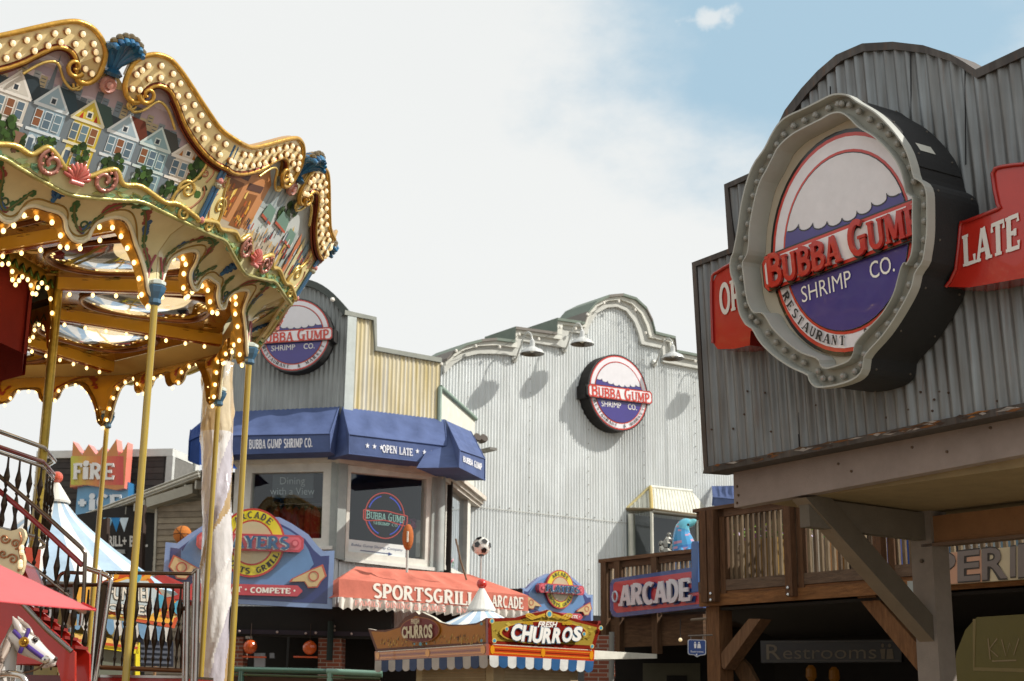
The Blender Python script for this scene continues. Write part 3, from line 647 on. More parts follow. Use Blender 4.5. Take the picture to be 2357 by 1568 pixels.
# --- corner capitals, poles, ceiling -------------------------------------
for k, a in enumerate([x+15 for x in sides]):
    p = pol(4.65, a, CAP); b = MB()
    b.lathe(p+Vector((0, 0, -.06)), [(.04, 0), (.062, .02), (.055, .06), (.085, .12), (.1, .17), (.08, .19)], '41657f', 8, smooth=False)
    b.ball(p+Vector((0, 0, .15)), .09, 'c9d2c8', 8, (1.1, 1.1, .5)); part(b, 'capital', M['gloss'], car)
    b = MB(); b.tube([(p.x, p.y, .3), (p.x, p.y, CAP+.05)], .034, 'a8903a', 12); part(b, 'pole', M['gloss'], car)
ZC = 6.02
inner = [x+15 for x in sides]
for k, a in enumerate(inner):      # radial beams with bulbs underneath
    A = pol(2.55, a, ZC); B = pol(4.62, a, ZC); d = (B-A).normalized(); t_ = Vector((-d.y, d.x, 0)); Fb = Frame(A, d, t_, (0, 0, -1)); L_ = (B-A).length
    b = MB(); b.box(Fb, 0, L_, -.07, .07, -.1, .1, 'd8a840'); b.box(Fb, 0, L_, -.1, .1, -.13, -.06, 'b07c2c'); b.box(Fb, 0, L_, -.03, .03, .1, .112, '7a3a1c'); part(b, 'ceiling_beam', M['gloss'], car)
    for j in range(8):
        bulb_pos.append((1 if 0 < a < 100 else 3, Fb.p(.12+j*.25, .0, .145), BMW))
for a in sides:                    # ceiling panels with bulging mirrors
    P = [pol(2.55, a-15, ZC), pol(4.6, a-15, ZC), pol(4.6, a+15, ZC), pol(2.55, a+15, ZC)]
    b = MB(); b.add([q+Vector((0, 0, .03)) for q in P], [[0, 1, 2, 3]], '7d5424'); b.add([q+Vector((0, 0, .2)) for q in P], [[3, 2, 1, 0]], '8a5a2a')
    rr = random.Random(int(a)+400)
    for j in range(70):
        u = rr.random(); v = rr.choice([rr.uniform(0, .16), rr.uniform(.84, 1)]) if rr.random() < .6 else rr.random(); 
        if .14 < u < .86 and .16 < v < .84: continue
        q = P[0].lerp(P[1], u).lerp(P[3].lerp(P[2], u), v)+Vector((0, 0, .024-.0004*j)); s_ = rr.uniform(.03, .07)
        b.add([q+Vector((s_*math.cos(i*1.05), s_*math.sin(i*1.05)*.7, 0)) for i in range(6)], [list(range(6))], rr.choice(['5a2e12', 'a87c34', '4a5a2a', '6e4420', '3c2412', 'b8985a']))
    part(b, 'ceiling_panel', M['gloss'], car)
    b = MB(); vs = []; nu, nv = 10, 14
    for i in range(nu+1):
        for j in range(nv+1):
            r = i/nu; an = 2*PI*j/nv; cu = .5+.36*r*math.cos(an); cv = .5+.34*r*math.sin(an)*(1+.18*math.cos(2*an))
            q = P[0].lerp(P[1], cu).lerp(P[3].lerp(P[2], cu), cv); vs.append(q+Vector((0, 0, .005-.1*(1-r*r))))
    b.add(vs, [[i*(nv+1)+j, i*(nv+1)+j+1, (i+1)*(nv+1)+j+1, (i+1)*(nv+1)+j] for i in range(nu) for j in range(nv)], 'c9ccd0', True)
    part(b, 'ceiling_mirror', M['mirror'], car)
    b = MB(); b.tube([P[0].lerp(P[1], .5+.37*math.cos(2*PI*j/40)).lerp(P[3].lerp(P[2], .5+.37*math.cos(2*PI*j/40)), .5+.35*math.sin(2*PI*j/40)*(1+.18*math.cos(4*PI*j/40)))+Vector((0, 0, .0)) for j in range(40)], .03, '6a3c18', 6, close=True)
    part(b, 'mirror_frame', M['gold'], car)
    # inner cornice with its own scallops and red drum
    b = MB(); o = Vector((math.cos(R_(a)), math.sin(R_(a)), 0)); t_ = Vector((-o.y, o.x, 0)); ci = 2.5*math.cos(R_(15))
    ip = lambda s_, z, d=0: Vector((CC.x, CC.y, z))+o*(ci+d)+t_*(s_*.55)
    pr = mir(bpf[:0:-1], -1)+bpf
    b.add([ip(x, 5.55+y*.62, .0) for x, y in pr]+[ip(x, 6.1, .0) for x, y in pr], [[i, i+1, len(pr)+i+1, len(pr)+i] for i in range(len(pr)-1)], 'bd9238', True)
    for j in range(8): b.tube([ip(-1+.27*j, 5.92, .01), ip(-.9+.27*j, 6.0, .01), ip(-.8+.27*j, 5.93, .01)], .018, '4d6a2e', 5)
    part(b, 'inner_cornice', M['gold'], car)
    for j in range(0, len(pr), 5): bulb_pos.append((2 if a > 20 or a < -140 else 3, ip(pr[j][0], 5.52+pr[j][1]*.62, .03), BMW))
    b = MB(); b.add([ip(-1.17, 5.2, -.25), ip(1.17, 5.2, -.25), ip(1.17, 6.1, -.25), ip(-1.17, 6.1, -.25)], [[0, 1, 2, 3]], '8a1e12'); part(b, 'drum_panel', M['matte'], car)
    b = MB(); q = pol(2.55, a+15, 0); b.tube([(q.x, q.y, 3.2), (q.x, q.y, 6.1)], .045, 'a8903a', 10); part(b, 'inner_pole', M['gold'], car)
# canvas roof behind the boards, lower ring soffit
b = MB(); n = 12
vs = [pol(5.1, a+15, ZB+.45) for a in sides]+[pol(.3, a+15, 8.2) for a in sides]
b.add(vs, [[i, (i+1) % n, n+(i+1) % n, n+i] for i in range(n)], '9a9a94'); part(b, 'canvas_roof', M['matte'], car)
b = MB(); vs = [pol(4.66, a+15, ZC+.05) for a in sides]+[pol(5.07, a+15, ZB+.02) for a in sides]
b.add(vs, [[i, (i+1) % n, n+(i+1) % n, n+i] for i in range(n)], 'cfc08c'); part(b, 'soffit_ring', M['paint'], car)
b = MB(); b.add([pol(4.9, a+15, .3) for a in sides]+[pol(4.9, a+15, 0) for a in sides], [list(range(n))]+[[i, n+i, n+(i+1) % n, (i+1) % n] for i in range(n)], '8a5a3a'); part(b, 'platform', M['matte'], car)
b = MB(); b.lathe((CC.x, CC.y, .3), [(1.5, 0), (1.5, 2.7), (1.7, 2.8), (1.7, 2.95), (.9, 2.96), (.9, 5.7)], 'b8a070', 12, smooth=False); part(b, 'centre_drum', M['gloss'], car)
b = MB(); b.add([pol(2.62, a+15, 3.1) for a in sides]+[pol(2.62, a+15, 2.85) for a in sides], [list(range(n)), list(range(n, 2*n))[::-1]]+[[i, n+i, n+(i+1) % n, (i+1) % n] for i in range(n)], '9c3a22'); part(b, 'upper_floor', M['gloss'], car)
# upper deck rails seen at the left edge of the photo
bal = [(.008, 0), (.01, .06), (.02, .1), (.012, .13), (.014, .2), (.034, .3), (.02, .4), (.01, .44), (.022, .47), (.01, .5), (.02, .54), (.034, .63), (.014, .74), (.012, .8), (.01, .88)]
def baluster(p, h=.88, top=None):
    b = MB(); b.lathe((0, 0, 0), [(r, z/.88*h) for r, z in bal], '2f2418', 8); return b
tb = baluster(None); bo = tb.build('baluster', M['iron'], None, (0, 0, 0)); BAL = bo.data; bpy.data.objects.remove(bo)
def place(mesh, name, parent, p, sc=(1, 1, 1)):
    o = bpy.data.objects.new(name, mesh); COL.objects.link(o); o.parent = parent; o.location = Vector(p)-Vector(parent['_w']); o.scale = sc; return o
rail = thing('deck_railing', pol(2.6, 8, 3.1), 'chrome and dark baluster railing round the upper deck beside the gold poles', 'railing')
b = MB(); 
rp = [pol(2.6, a, 0) for a in (-40, -20, 0, 20, 40)]
for z, r, c in ((4.15, .024, 'b8b4ae'), (3.95, .02, 'b8b4ae'), (3.22, .018, '9a958c')): b.tube([q+Vector((0, 0, z)) for q in rp], r, c, 8)
part(b, 'chrome_rail', M['chrome'], rail)
b = MB(); b.tube([q+Vector((0, 0, 4.0)) for q in rp], .025, '8a3434', 8); part(b, 'red_handrail', M['gloss'], rail)
for j in range(17):
    t = j/16*4; i = min(int(t), 3); q = rp[i].lerp(rp[i+1], t-i); place(BAL, 'baluster', rail, q+Vector((0, 0, 3.2)), (1, 1, .85))
for k in range(12):
    ld = bpy.data.lights.new('canopy_glow', 'POINT'); ld.energy = 8; ld.color = (1, .72, .36); ld.shadow_soft_size = .4; lo_ = bpy.data.objects.new('canopy_fill_light', ld); COL.objects.link(lo_); lo_.parent = car; lo_.location = pol(3.7, k*30-11, 5.55)-Vector(car['_w'])  # added fill lights between the beams, standing in for the bulbs' glow
# --- staircase and landing ------------------------------------------------
st = thing('carousel_staircase', at(200, 1568, 14.3)*1.0, 'red steel staircase with dark spindle balusters climbing to the upper carousel deck', 'staircase')
S = wall(0, 0, 0, 90, at(120, 1400, 14.2))
def sp(x, y, w=0): u, v = S.loc(x, y, w); return S.p(u, v, w)
def chain(pts, r, col, mat, name, par, w=0, lab=None, n=8):
    b = MB(); b.tube([sp(x, y, w) for x, y in pts], r, col, n); part(b, name, mat, par, lab)
chain([(-20, 1080), (50, 1140), (120, 1200), (188, 1262), (196, 1275), (194, 1345), (190, 1402)], .021, '6e6258', M['chrome'], 'upper_handrail', st, .12)
chain([(-20, 1115), (48, 1172), (120, 1236), (190, 1302)], .026, '9c2f36', M['gloss'], 'red_handrail', st, .1)
chain([(-30, 1210), (48, 1283), (118, 1338), (160, 1372)], .018, '8a8078', M['chrome'], 'lower_rail', st, .1)
chain([(-30, 1310), (50, 1388), (110, 1452), (165, 1500)], .024, '8d8a86', M['chrome'], 'stringer_pipe', st, .16)
b = MB(); P = [S.loc(x, y) for x, y in ((-60, 1335), (30, 1385), (60, 1402), (110, 1442), (150, 1478), (172, 1502), (172, 1585), (145, 1585), (130, 1528), (-60, 1528))]
b.prism(S, P, -.56, -.5, 'b8281c'); part(b, 'stringer', M['gloss'], st); b = MB(); b.prism(S, P, -.06, 0, 'b8281c')
part(b, 'stringer', M['gloss'], st)
b = MB()
for j in range(11):
    u0, v0 = S.loc(165-24*j, 1485-22*j); b.box(S, u0-.28, u0+.02, v0-.03, v0, -.5, -.06, '7c1c14')
part(b, 'treads', M['matte'], st)
b = MB(); u0, v0 = S.loc(-30, 1548); u1, v1 = S.loc(150, 1580); b.box(S, u0, u1, v1-.3, v0, -1.2, -1.17, '7a1a12'); part(b, 'red_skirt', M['gloss'], st)
for x, y0 in ((-14, 1125), (8, 1150), (37, 1170), (62, 1190), (86, 1212), (110, 1235), (135, 1258), (158, 1278), (180, 1298)):
    a_ = sp(x, y0, .1); z0 = sp(x, y0+190+ (y0-1170)*.02, .1); place(BAL, 'baluster', st, (a_.x, a_.y, a_.z-.80), (1, 1, .95))
land = thing('stair_landing', at(340, 1568, 15.3), 'fenced landing with dark spindle balusters at the foot of the carousel stairs', 'platform')
Lf = wall(0, 0, 0, 92, at(340, 1400, 15.3))
def lp(x, y, w=0): u, v = Lf.loc(x, y, w); return Lf.p(u, v, w)
def lrail(name, pts, r, col, mat, w=0):
    b = MB(); b.tube([lp(x, y, w) for x, y in pts], r, col, 8); part(b, name, mat, land)
lrail('top_rail', [(243, 1318), (442, 1321)], .02, '6a5a48', M['chrome']); lrail('top_rail', [(238, 1345), (428, 1350)], .027, '4a3524', M['iron'])
lrail('top_rail', [(442, 1321), (455, 1309)], .02, '9a948c', M['chrome'], .02)
lrail('bottom_rail', [(222, 1536), (425, 1544)], .026, '6a4a30', M['iron'])
for x0, x1 in ((456, 449), (448, 441), (432, 428), (425, 421)): lrail('rail_post', [(x0, 1310 if x0 > 440 else 1340), (x1, 1590)], .028 if x0 in (456, 432) else .02, 'a8a49e', M['chrome'], .01)
for pts in ([(232, 1312), (205, 1600)], [(198, 1308), (240, 1322), (252, 1330), (254, 1345), (214, 1600)], [(190, 1402), (186, 1440)]): lrail('bent_rail_post', smooth_pts(pts, 3), .027, 'c4c0ba', M['chrome'], .06)
lrail('bent_rail_post', smooth_pts([(130, 1345), (138, 1325), (152, 1318), (196, 1320)], 3), .02, '7d6e60', M['chrome'], .06)
b = MB(); P = [Lf.loc(x, y, .04) for x, y in ((236, 1345), (246, 1348), (222, 1600), (205, 1600))]; b.prism(Lf.off(.04), P, 0, .01, '5a5040'); part(b, 'mottled_strip', M['matte'], land)
for x in (248, 277, 294, 317, 347, 364, 382, 399, 417, 428): 
    q = lp(x, 1350); e = lp(x-9, 1540); place(BAL, 'baluster', land, (q.x, q.y, e.z+.01), (1, 1, (q.z-e.z)/.88))
for x in (66, 88, 112, 134, 158, 176, 205):
    q = lp(x, 1352, .0); place(BAL, 'baluster', land, (q.x, q.y, q.z-.86), (1, 1, .95))
b = MB(); b.tube([lp(60, 1350), lp(240, 1346)], .02, '4a3020', 8); b.tube([lp(55, 1528), lp(240, 1537)], .02, '4a3020', 8); part(b, 'rear_rail', M['iron'], land)
b = MB(); u0, v0 = Lf.loc(150, 1551); u1, v1 = Lf.loc(425, 1562); b.box(Lf, u0, u1, v1-.32, v1, -1.3, .02, '96231a'); part(b, 'platform_edge', M['gloss'], land)
b = MB(); b.box(Lf, u0, u1, v1+.002, v1+.028, -1.28, .03, 'b4b0aa'); part(b, 'chrome_nosing', M['chrome'], land)
# carved shield and bulbs at far left over the umbrella
b = MB(); Fs = wall(0, 0, 0, 95, at(20, 1270, 12.4))
b.prism(Fs, [Fs.loc(x, y) for x, y in smooth_pts([(-60, 1230), (-10, 1215), (25, 1222), (50, 1216), (58, 1235), (48, 1260), (56, 1290), (45, 1325), (20, 1318), (-60, 1310)], 3)], -.05, 0, 'dccba0')
part(b, 'carved_shield', M['gloss'], car)
b = MB()
for pts in (spiral(12, 1240, 12, 1.3, 0), spiral(36, 1252, 12, 1.4, 90, 22, -1), spiral(30, 1288, 13, 1.3, 200), spiral(8, 1275, 10, 1.2, 40), [(46, 1226), (50, 1244), (44, 1262), (49, 1290), (42, 1316)]): b.tube([Fs.p(*Fs.loc(x, y), .01) for x, y in smooth_pts(pts, 4)], .008, 'a8704e', 6)
part(b, 'shield_scroll', M['gold'], car)
b = MB(); b.prism(Fs.off(-.12), [Fs.loc(x, y) for x, y in smooth_pts([(-60, 1285), (0, 1283), (28, 1290), (46, 1312), (52, 1360), (-60, 1340)], 3)], -.3, 0, '7e2014'); part(b, 'chariot_side', M['gloss'], car)
for x, y in ((53, 1262), (53, 1272), (50, 1296), (50, 1304)): bulb_pos.append((0, Fs.p(*Fs.loc(x, y), .03), BM))
# bulbs: the 100 that show largest are parts, the rest one piece
camd = lambda p: (p-EYE).length
def inframe(p):
    d = p-EYE; z = d.dot(FW_)
    return z > 0 and 0 < 1178.5+F_*d.dot(RT_)/z < 2357 and 0 < 784-F_*d.dot(UP_)/z < 1568
bulb_pos.sort(key=lambda q: (q[0]+(10 if not inframe(q[1]) else 0), camd(q[1])))
for pr, p, me in bulb_pos[:100]: place(me, 'light_bulb', car, p)
for nm, ms, mat in (('warm_bulbs', BMW, M['bulb']), ('pearl_bulbs', BM, M['bulb_day'])):
    b = MB(); vv = [v.co.copy() for v in ms.vertices]; ff = [list(p.vertices) for p in ms.polygons]
    for pr, p, me in bulb_pos[100:]:
        if me is ms: b.add([p+v for v in vv], ff, 'ffffff', True)
    o = part(b, 'string_bulbs', mat, car); o['kind'] = 'stuff'
# --- column wrapped in plastic sheeting --------------------------------
b = MB(); n = 64; pts = smooth_pts([(502, 835, 18.25), (500, 960, 18.2), (499, 1060, 18.15), (500, 1180, 18.0), (498, 1300, 17.95), (495, 1420, 17.9), (491, 1620, 17.9)], 20); vs = []; m = len(pts); cl = []; rr = random.Random(44)
rad = smooth_pts([(r, 0) for r in (.205, .215, .205, .19, .2, .185, .19)], 20)
fold = [(rr.uniform(0, 6.3), rr.uniform(2, 9), rr.uniform(-16, -5), rr.uniform(.2, .9)) for _ in range(7)]
for i, (x, y, Y) in enumerate(pts):
    c = at(x, y, Y); r = rad[i][0]; t_ = i/m
    for k in range(n):
        an = 2*PI*k/n; h = an+t_*11
        f = sum(w*math.sin(q*0+fr*an/2*2//1*0+round(fr)*an+tw*t_*1.5+q) for q, fr, tw, w in fold)/7
        ridge = (1-abs(math.sin(1.5*h+.5*math.sin(t_*7))))**3
        q = r*(.93+.11*ridge+.09*f+.02*math.sin(9*an+t_*22+3*math.sin(t_*14)))
        vs.append(c+Vector((q*math.cos(an), q*math.sin(an), 0)))
for i in range(m-1):
    t_ = i/m
    for k in range(n):
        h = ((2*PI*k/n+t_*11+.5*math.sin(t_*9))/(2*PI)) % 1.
        c = 'ece9e6' if h < .42 else ('c9c4ce' if h < .6 else ('b79a6c' if h < .72+.08*math.sin(t_*20) else 'dedad8'))  # white and lavender bands put the plastic's sheen into the colour
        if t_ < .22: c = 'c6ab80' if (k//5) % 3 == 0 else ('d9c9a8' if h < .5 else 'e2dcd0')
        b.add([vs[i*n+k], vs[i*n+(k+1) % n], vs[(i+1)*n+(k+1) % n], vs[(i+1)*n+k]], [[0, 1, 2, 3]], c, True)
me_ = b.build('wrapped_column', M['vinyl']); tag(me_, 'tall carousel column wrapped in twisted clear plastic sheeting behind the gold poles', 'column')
# ================================================================ MAIN CORRUGATED BUILDING
def pxl(F, pts, w=0): return [F.loc(x, y, w) for x, y in pts]
def sp_(F, x, y, w=0): u, v = F.loc(x, y, w); return F.p(u, v, w)
MW = wall(1425, 900, 37, 54)
u, v = MW.loc(1088, 1250); Q3 = MW.p(u, v); Q3.z = 0
F3 = wall(0, 0, 0, 9, Q3); u, v = F3.loc(1004, 1200); Bc = F3.p(u, 0)
F2 = wall(0, 0, 0, 54, Bc); u, v = F2.loc(783, 1200); Ac = F2.p(u, 0)
F1 = wall(0, 0, 0, 99, Ac)
MW = wall(0, 0, 0, 54, Q3)
bld = thing('corrugated_building', tuple(MW.p(3, 0)), 'tall pale corrugated metal building with stepped arched parapet and corner bay windows', 'building')
outer = [(1015, 830), (1035, 810), (1060, 795), (1095, 786), (1130, 783), (1172, 788), (1173, 757), (1268, 770), (1269, 737), (1332, 746), (1340, 722), (1360, 698), (1388, 684), (1420, 681), (1450, 690), (1474, 712), (1488, 740), (1495, 768), (1540, 779), (1543, 810), (1760, 852)]
inner_ = [(1018, 862), (1038, 841), (1062, 824), (1096, 816), (1136, 816), (1189, 822), (1193, 786), (1299, 803), (1304, 765), (1346, 771), (1352, 750), (1370, 722), (1392, 710), (1415, 708), (1436, 718), (1454, 742), (1464, 768), (1471, 794), (1519, 804), (1521, 835), (1760, 880)]
O2 = pxl(MW, outer); I2 = pxl(MW, inner_)
topf = piecewise([((a+c)/2, (b+d)/2) for (a, b), (c, d) in zip(O2, I2)])
b = MB(); corrugated(b, MW, O2[0][0], O2[-1][0], 2.2, topf, .022, .09, WHITE, 0, 4, .25); part(b, 'corrugated_wall', M['galv_pale'], bld)
b = MB(); rr = random.Random(31)
for z in (6.2,):
    for k in range(int((O2[-1][0]-O2[0][0])/.9)):
        u = O2[0][0]+.3+k*.9; zz_ = z-MW.P.z
        if zz_ < topf(u)-.5: b.box(MW, u, u+.9, zz_-.008, zz_+.008, .02, .027+.001*(k % 2), 'b9bab4')
        for j in range(3):
            if zz_ < topf(u+.3*j)-.5: b.lathe(MW.p(u+.3*j, zz_+.06, .022), [(.0, .014), (.014, .012), (.016, 0)], '7a766c', 5, MW.N, cap=False)
for k in range(7):
    u = O2[0][0]+.8+k*1.9
    for z in range(24): z0_ = 2.4+z*.36; b.lathe(MW.p(u, z0_, .022), [(.0, .012), (.013, .01), (.015, 0)], '8a8478', 5, MW.N, cap=False) if z0_ < topf(u)-.5 else None
part(b, 'lap_joints', M['matte'], bld)
b = MB(); n = len(O2)
Mi = [((a*.55+c*.45), (b_*.55+d*.45)) for (a, b_), (c, d) in zip(O2, I2)]
for i in range(n-1):
    for A, B, w in ((O2, Mi, .2), (Mi, I2, .11)):
        q = [A[i], A[i+1], B[i+1], B[i]]
        vs = [MW.p(x, y, w) for x, y in q]+[MW.p(x, y, .0) for x, y in q]
        b.add(vs, [[3, 2, 1, 0], [3, 7, 6, 2], [1, 5, 4, 0], [0, 4, 7, 3], [1, 2, 6, 5]], 'cfcfc6' if w > .15 else 'bfc0ba')
part(b, 'cornice', M['matte'], bld)
b = MB()
for i in range(n-1):
    q = [O2[i], O2[i+1]]; vs = [MW.p(q[0][0], q[0][1]+.01, .27), MW.p(q[1][0], q[1][1]+.01, .27), MW.p(q[1][0], q[1][1]+.01, -1.1), MW.p(q[0][0], q[0][1]+.01, -1.1)]
    vs2 = [p+Vector((0, 0, -.07)) for p in vs]; b.add(vs+vs2, [[0, 1, 2, 3], [0, 4, 5, 1], [0, 3, 7, 4], [2, 1, 5, 6], [4, 7, 6, 5]], '6f7a70' if i % 3 else '75706a')
part(b, 'parapet_cap', M['matte'], bld)
b = MB(); rr = random.Random(12)
pts = []
for i, (x, y) in enumerate([(1016, 836), (1050, 806), (1095, 795), (1150, 797), (1195, 768), (1240, 779), (1290, 752), (1325, 755), (1352, 722), (1390, 696), (1424, 692), (1462, 712), (1486, 765), (1530, 782), (1560, 820), (1600, 830)]):
    p = sp_(MW, x, y, .3); pts.append(p); b.lathe(p+Vector((0, 0, -.05)), [(.035, 0), (.035, .05), (.015, .07)], 'e4e0d6', 8)
for p, q in zip(pts, pts[1:]):
    m = (p+q)/2+Vector((0, 0, -.12)); b.tube([p, (p+m)/2+Vector((0, 0, .0)), m+Vector((0, 0, .05)), (q+m)/2, q], .006, '5a5a54', 4)
part(b, 'light_string', M['matte'], bld)
# side wall of the parapet and roof
b = MB(); u0 = O2[0][0]; b.box(MW, u0, O2[-1][0], 7.6, 7.75, -6, -.26, '8a8a86'); part(b, 'roof', M['matte'], bld)
# bay: yellowed panel (F2), grey arched panel (F1), return (F3)
t2 = piecewise(pxl(F2, [(790, 716), (864, 730), (865, 799), (1013, 826)]))
uL = F2.loc(800, 900)[0]; u_a = F2.loc(783, 1200)[0]; uR = F2.loc(1012, 900)[0]
b = MB(); corrugated(b, F2, 0+u_a, uR, F2.loc(900, 1040)[1], t2, .018, .1, WHITE, 0, 4, .2); part(b, 'yellowed_panel', M['galv_yellow'], bld, 'cream and yellow stained corrugated parapet panel')
b = MB(); P = pxl(F2, [(790, 716), (864, 730), (866, 799), (1013, 826)])
P2 = pxl(F2, [(790, 725), (856, 740), (859, 808), (1013, 835)])
b.ribbon(F2, [((a+c)/2, (d+e)/2) for (a, d), (c, e) in zip(P, P2)], .05, .07, .3, '8d9088')
part(b, 'panel_edging', M['matte'], bld)
b = MB(); cu = F2.loc(797, 900)[0]; b.prism(F2, [(u_a-.05, 7.0), (u_a+.16, 7.0), (u_a+.16, t2(u_a+.1)-.02), (u_a-.05, t2(u_a)-.02)], .03, .06, 'b9c0bd'); part(b, 'corner_flashing', M['matte'], bld)
arch1 = pxl(F1, [(472, 822), (562, 815), (568, 745), (590, 700), (625, 668), (660, 655), (692, 651), (730, 660), (765, 684), (799, 722)])
b = MB(); corrugated(b, F1, arch1[0][0], 0, F1.loc(700, 1040)[1], piecewise(arch1), .018, .1, WHITE, 0, 4, .2); part(b, 'arched_panel', M['galv_grey'], bld, 'grey corrugated parapet panel with a round top')
b = MB(); b.ribbon(F1, smooth_pts(arch1[2:], 3), .07, .1, .35, '4d5350')
for x, y in ((600, 702), (648, 664), (695, 662), (765, 690)): b.ball(sp_(F1, x, y, .16), .05, 'e8e4da', 8)
part(b, 'arch_edging', M['matte'], bld)
b = MB(); e = .3
b.add([F3.p(F3.loc(1011, 900)[0], 6.2), F3.p(0, 6.2), F3.p(0, F3.loc(1078, 948)[1]), F3.p(F3.loc(1011, 900)[0], F3.loc(1013, 893)[1])], [[0, 1, 2, 3]], 'cfcfc2')
b.tube([F3.p(F3.loc(1011, 900)[0], F3.loc(1013, 893)[1], .03), F3.p(0, F3.loc(1078, 948)[1], .03)], .05, '7d9084', 6)
b.tube([F3.p(F3.loc(1011, 900)[0], F3.loc(1013, 893)[1], .02), F3.p(F3.loc(1011, 900)[0], 6.3, .02)], .05, '9db0a4', 6); part(b, 'return_panel', M['matte'], bld)
print('BAY Y', Ac.y, Bc.y, Q3.y, F1.p(-4,0).y)
# bay windows
def bar4(F, o, i, w0, w1, col, mb):
    for k in range(4):
        j = (k+1) % 4; mb.prism(F, [o[k], o[j], i[j], i[k]], w0, w1+.002*(k % 2), col)
def window(F, outpx, inpx, name, par, glass=True, w=.08, col='d8d6cc'):
    o = pxl(F, outpx); i = pxl(F, inpx); b = MB(); bar4(F, o, i, -.12, w, col, b)
    lo = [(o[3][0]-.02, o[3][1]), (o[2][0]+.02, o[2][1]), (o[2][0]+.02, o[2][1]-.07), (o[3][0]-.02, o[3][1]-.07)]
    wd = part(b, name, M['matte'], par)
    b = MB(); b.prism(F, lo, -.1, w+.06, 'e0ded6'); part(b, 'sill', M['matte'], wd)
    if glass: b = MB(); b.poly(F, i, -.02, 'ffffff'); part(b, 'pane', M['glass'], wd)
    return wd
window(F1, [(545, 1066), (772, 1058), (767, 1258), (535, 1262)], [(583, 1090), (747, 1087), (742, 1240), (573, 1242)], 'window', bld)
window(F2, [(797, 1072), (1003, 1095), (996, 1308), (789, 1285)], [(804, 1088), (978, 1104), (973, 1289), (797, 1270)], 'window', bld)
u30 = F3.loc(1017, 1200)[0]; u31 = F3.loc(1070, 1200)[0]; zt = F3.loc(1030, 1108)[1]; zb = F3.loc(1040, 1312)[1]
b = MB(); o = [(u30, zt+.15), (u31+.25, zt+.15), (u31+.25, zb-.1), (u30, zb-.1)]; i_ = [(u30+.1, zt), (u31-.1, zt), (u31-.1, zb), (u30+.1, zb)]
bar4(F3, o, i_, -.12, .08, 'd2d0c6', b); wd = part(b, 'window', M['matte'], bld); b = MB(); b.poly(F3, i_, -.02); part(b, 'pane', M['glass'], wd)
b = MB()
for F, pts in ((F1, [(764, 1064), (786, 1062), (783, 1275), (757, 1275)]), (F2, [(780, 1064), (800, 1067), (791, 1290), (772, 1285)]), (F2, [(996, 1090), (1006, 1092), (1000, 1330), (988, 1328)])): b = MB(); b.prism(F, pxl(F, pts, .1), .02, .12, '9aa09c'); part(b, 'corner_trim', M['matte'], bld)
b = MB(); b.tube([Bc+Vector((.05, -.05, 3.9)), Bc+Vector((.05, -.05, 6.55))], .13, '9fa5a2', 4); part(b, 'corner_column', M['matte'], bld)
b = MB()
for k, (dy, w0) in enumerate(((0, .28), (9, .2), (17, .14))):
    b.prism(F1, pxl(F1, [(470, 1046+dy), (783, 1036+dy), (783, 1046+dy), (470, 1056+dy)], w0), -.05, w0, 'cfcabc')
    b.prism(F2, pxl(F2, [(780, 1038+dy), (1008, 1072+dy), (1008, 1082+dy), (780, 1048+dy)], w0), -.05, w0+.003, 'c9c0b4')
    z = F3.loc(1030, 1094+dy)[1]; b.prism(F3, [(F3.loc(1004, 1100)[0], z), (.2, z), (.2, z-.1), (F3.loc(1004, 1100)[0], z-.1)], -.05, w0+.006, 'c9c0b4')
part(b, 'bay_cornice', M['matte'], bld)
b = MB(); zlo = F2.loc(900, 1330)[1]
corrugated(b, F2, u_a, F2.loc(1004, 1300)[0], zlo-1, piecewise(pxl(F2, [(790, 1294), (1003, 1314)])), .02, .11, WHITE, .02)
corrugated(b, F1, F1.loc(470, 1300)[0], 0, zlo-1, F1.loc(660, 1266)[1], .02, .11, WHITE, .02)
corrugated(b, F3, F3.loc(1004, 1300)[0], 0, zlo-1.3, zb-.12, .02, .11, WHITE, .02); part(b, 'apron_sheet', M['galv_pale'], bld)
b = MB()     # shop interior behind the bay glass
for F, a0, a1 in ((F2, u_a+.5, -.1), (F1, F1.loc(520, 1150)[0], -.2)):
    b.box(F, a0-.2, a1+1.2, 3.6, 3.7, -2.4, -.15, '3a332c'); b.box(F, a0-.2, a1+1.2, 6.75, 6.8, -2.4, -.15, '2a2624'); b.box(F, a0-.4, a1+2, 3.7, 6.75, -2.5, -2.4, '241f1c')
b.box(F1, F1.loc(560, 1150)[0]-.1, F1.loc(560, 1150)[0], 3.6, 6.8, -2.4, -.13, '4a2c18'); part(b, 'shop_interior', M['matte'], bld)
# lower recess under the bay: walls coloured near-black for the shade, black beam
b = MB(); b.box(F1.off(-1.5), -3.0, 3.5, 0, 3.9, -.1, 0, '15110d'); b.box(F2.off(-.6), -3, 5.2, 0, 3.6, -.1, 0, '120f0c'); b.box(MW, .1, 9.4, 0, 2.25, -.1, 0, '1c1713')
part(b, 'shadowed_shopfront', M['matte'], bld)
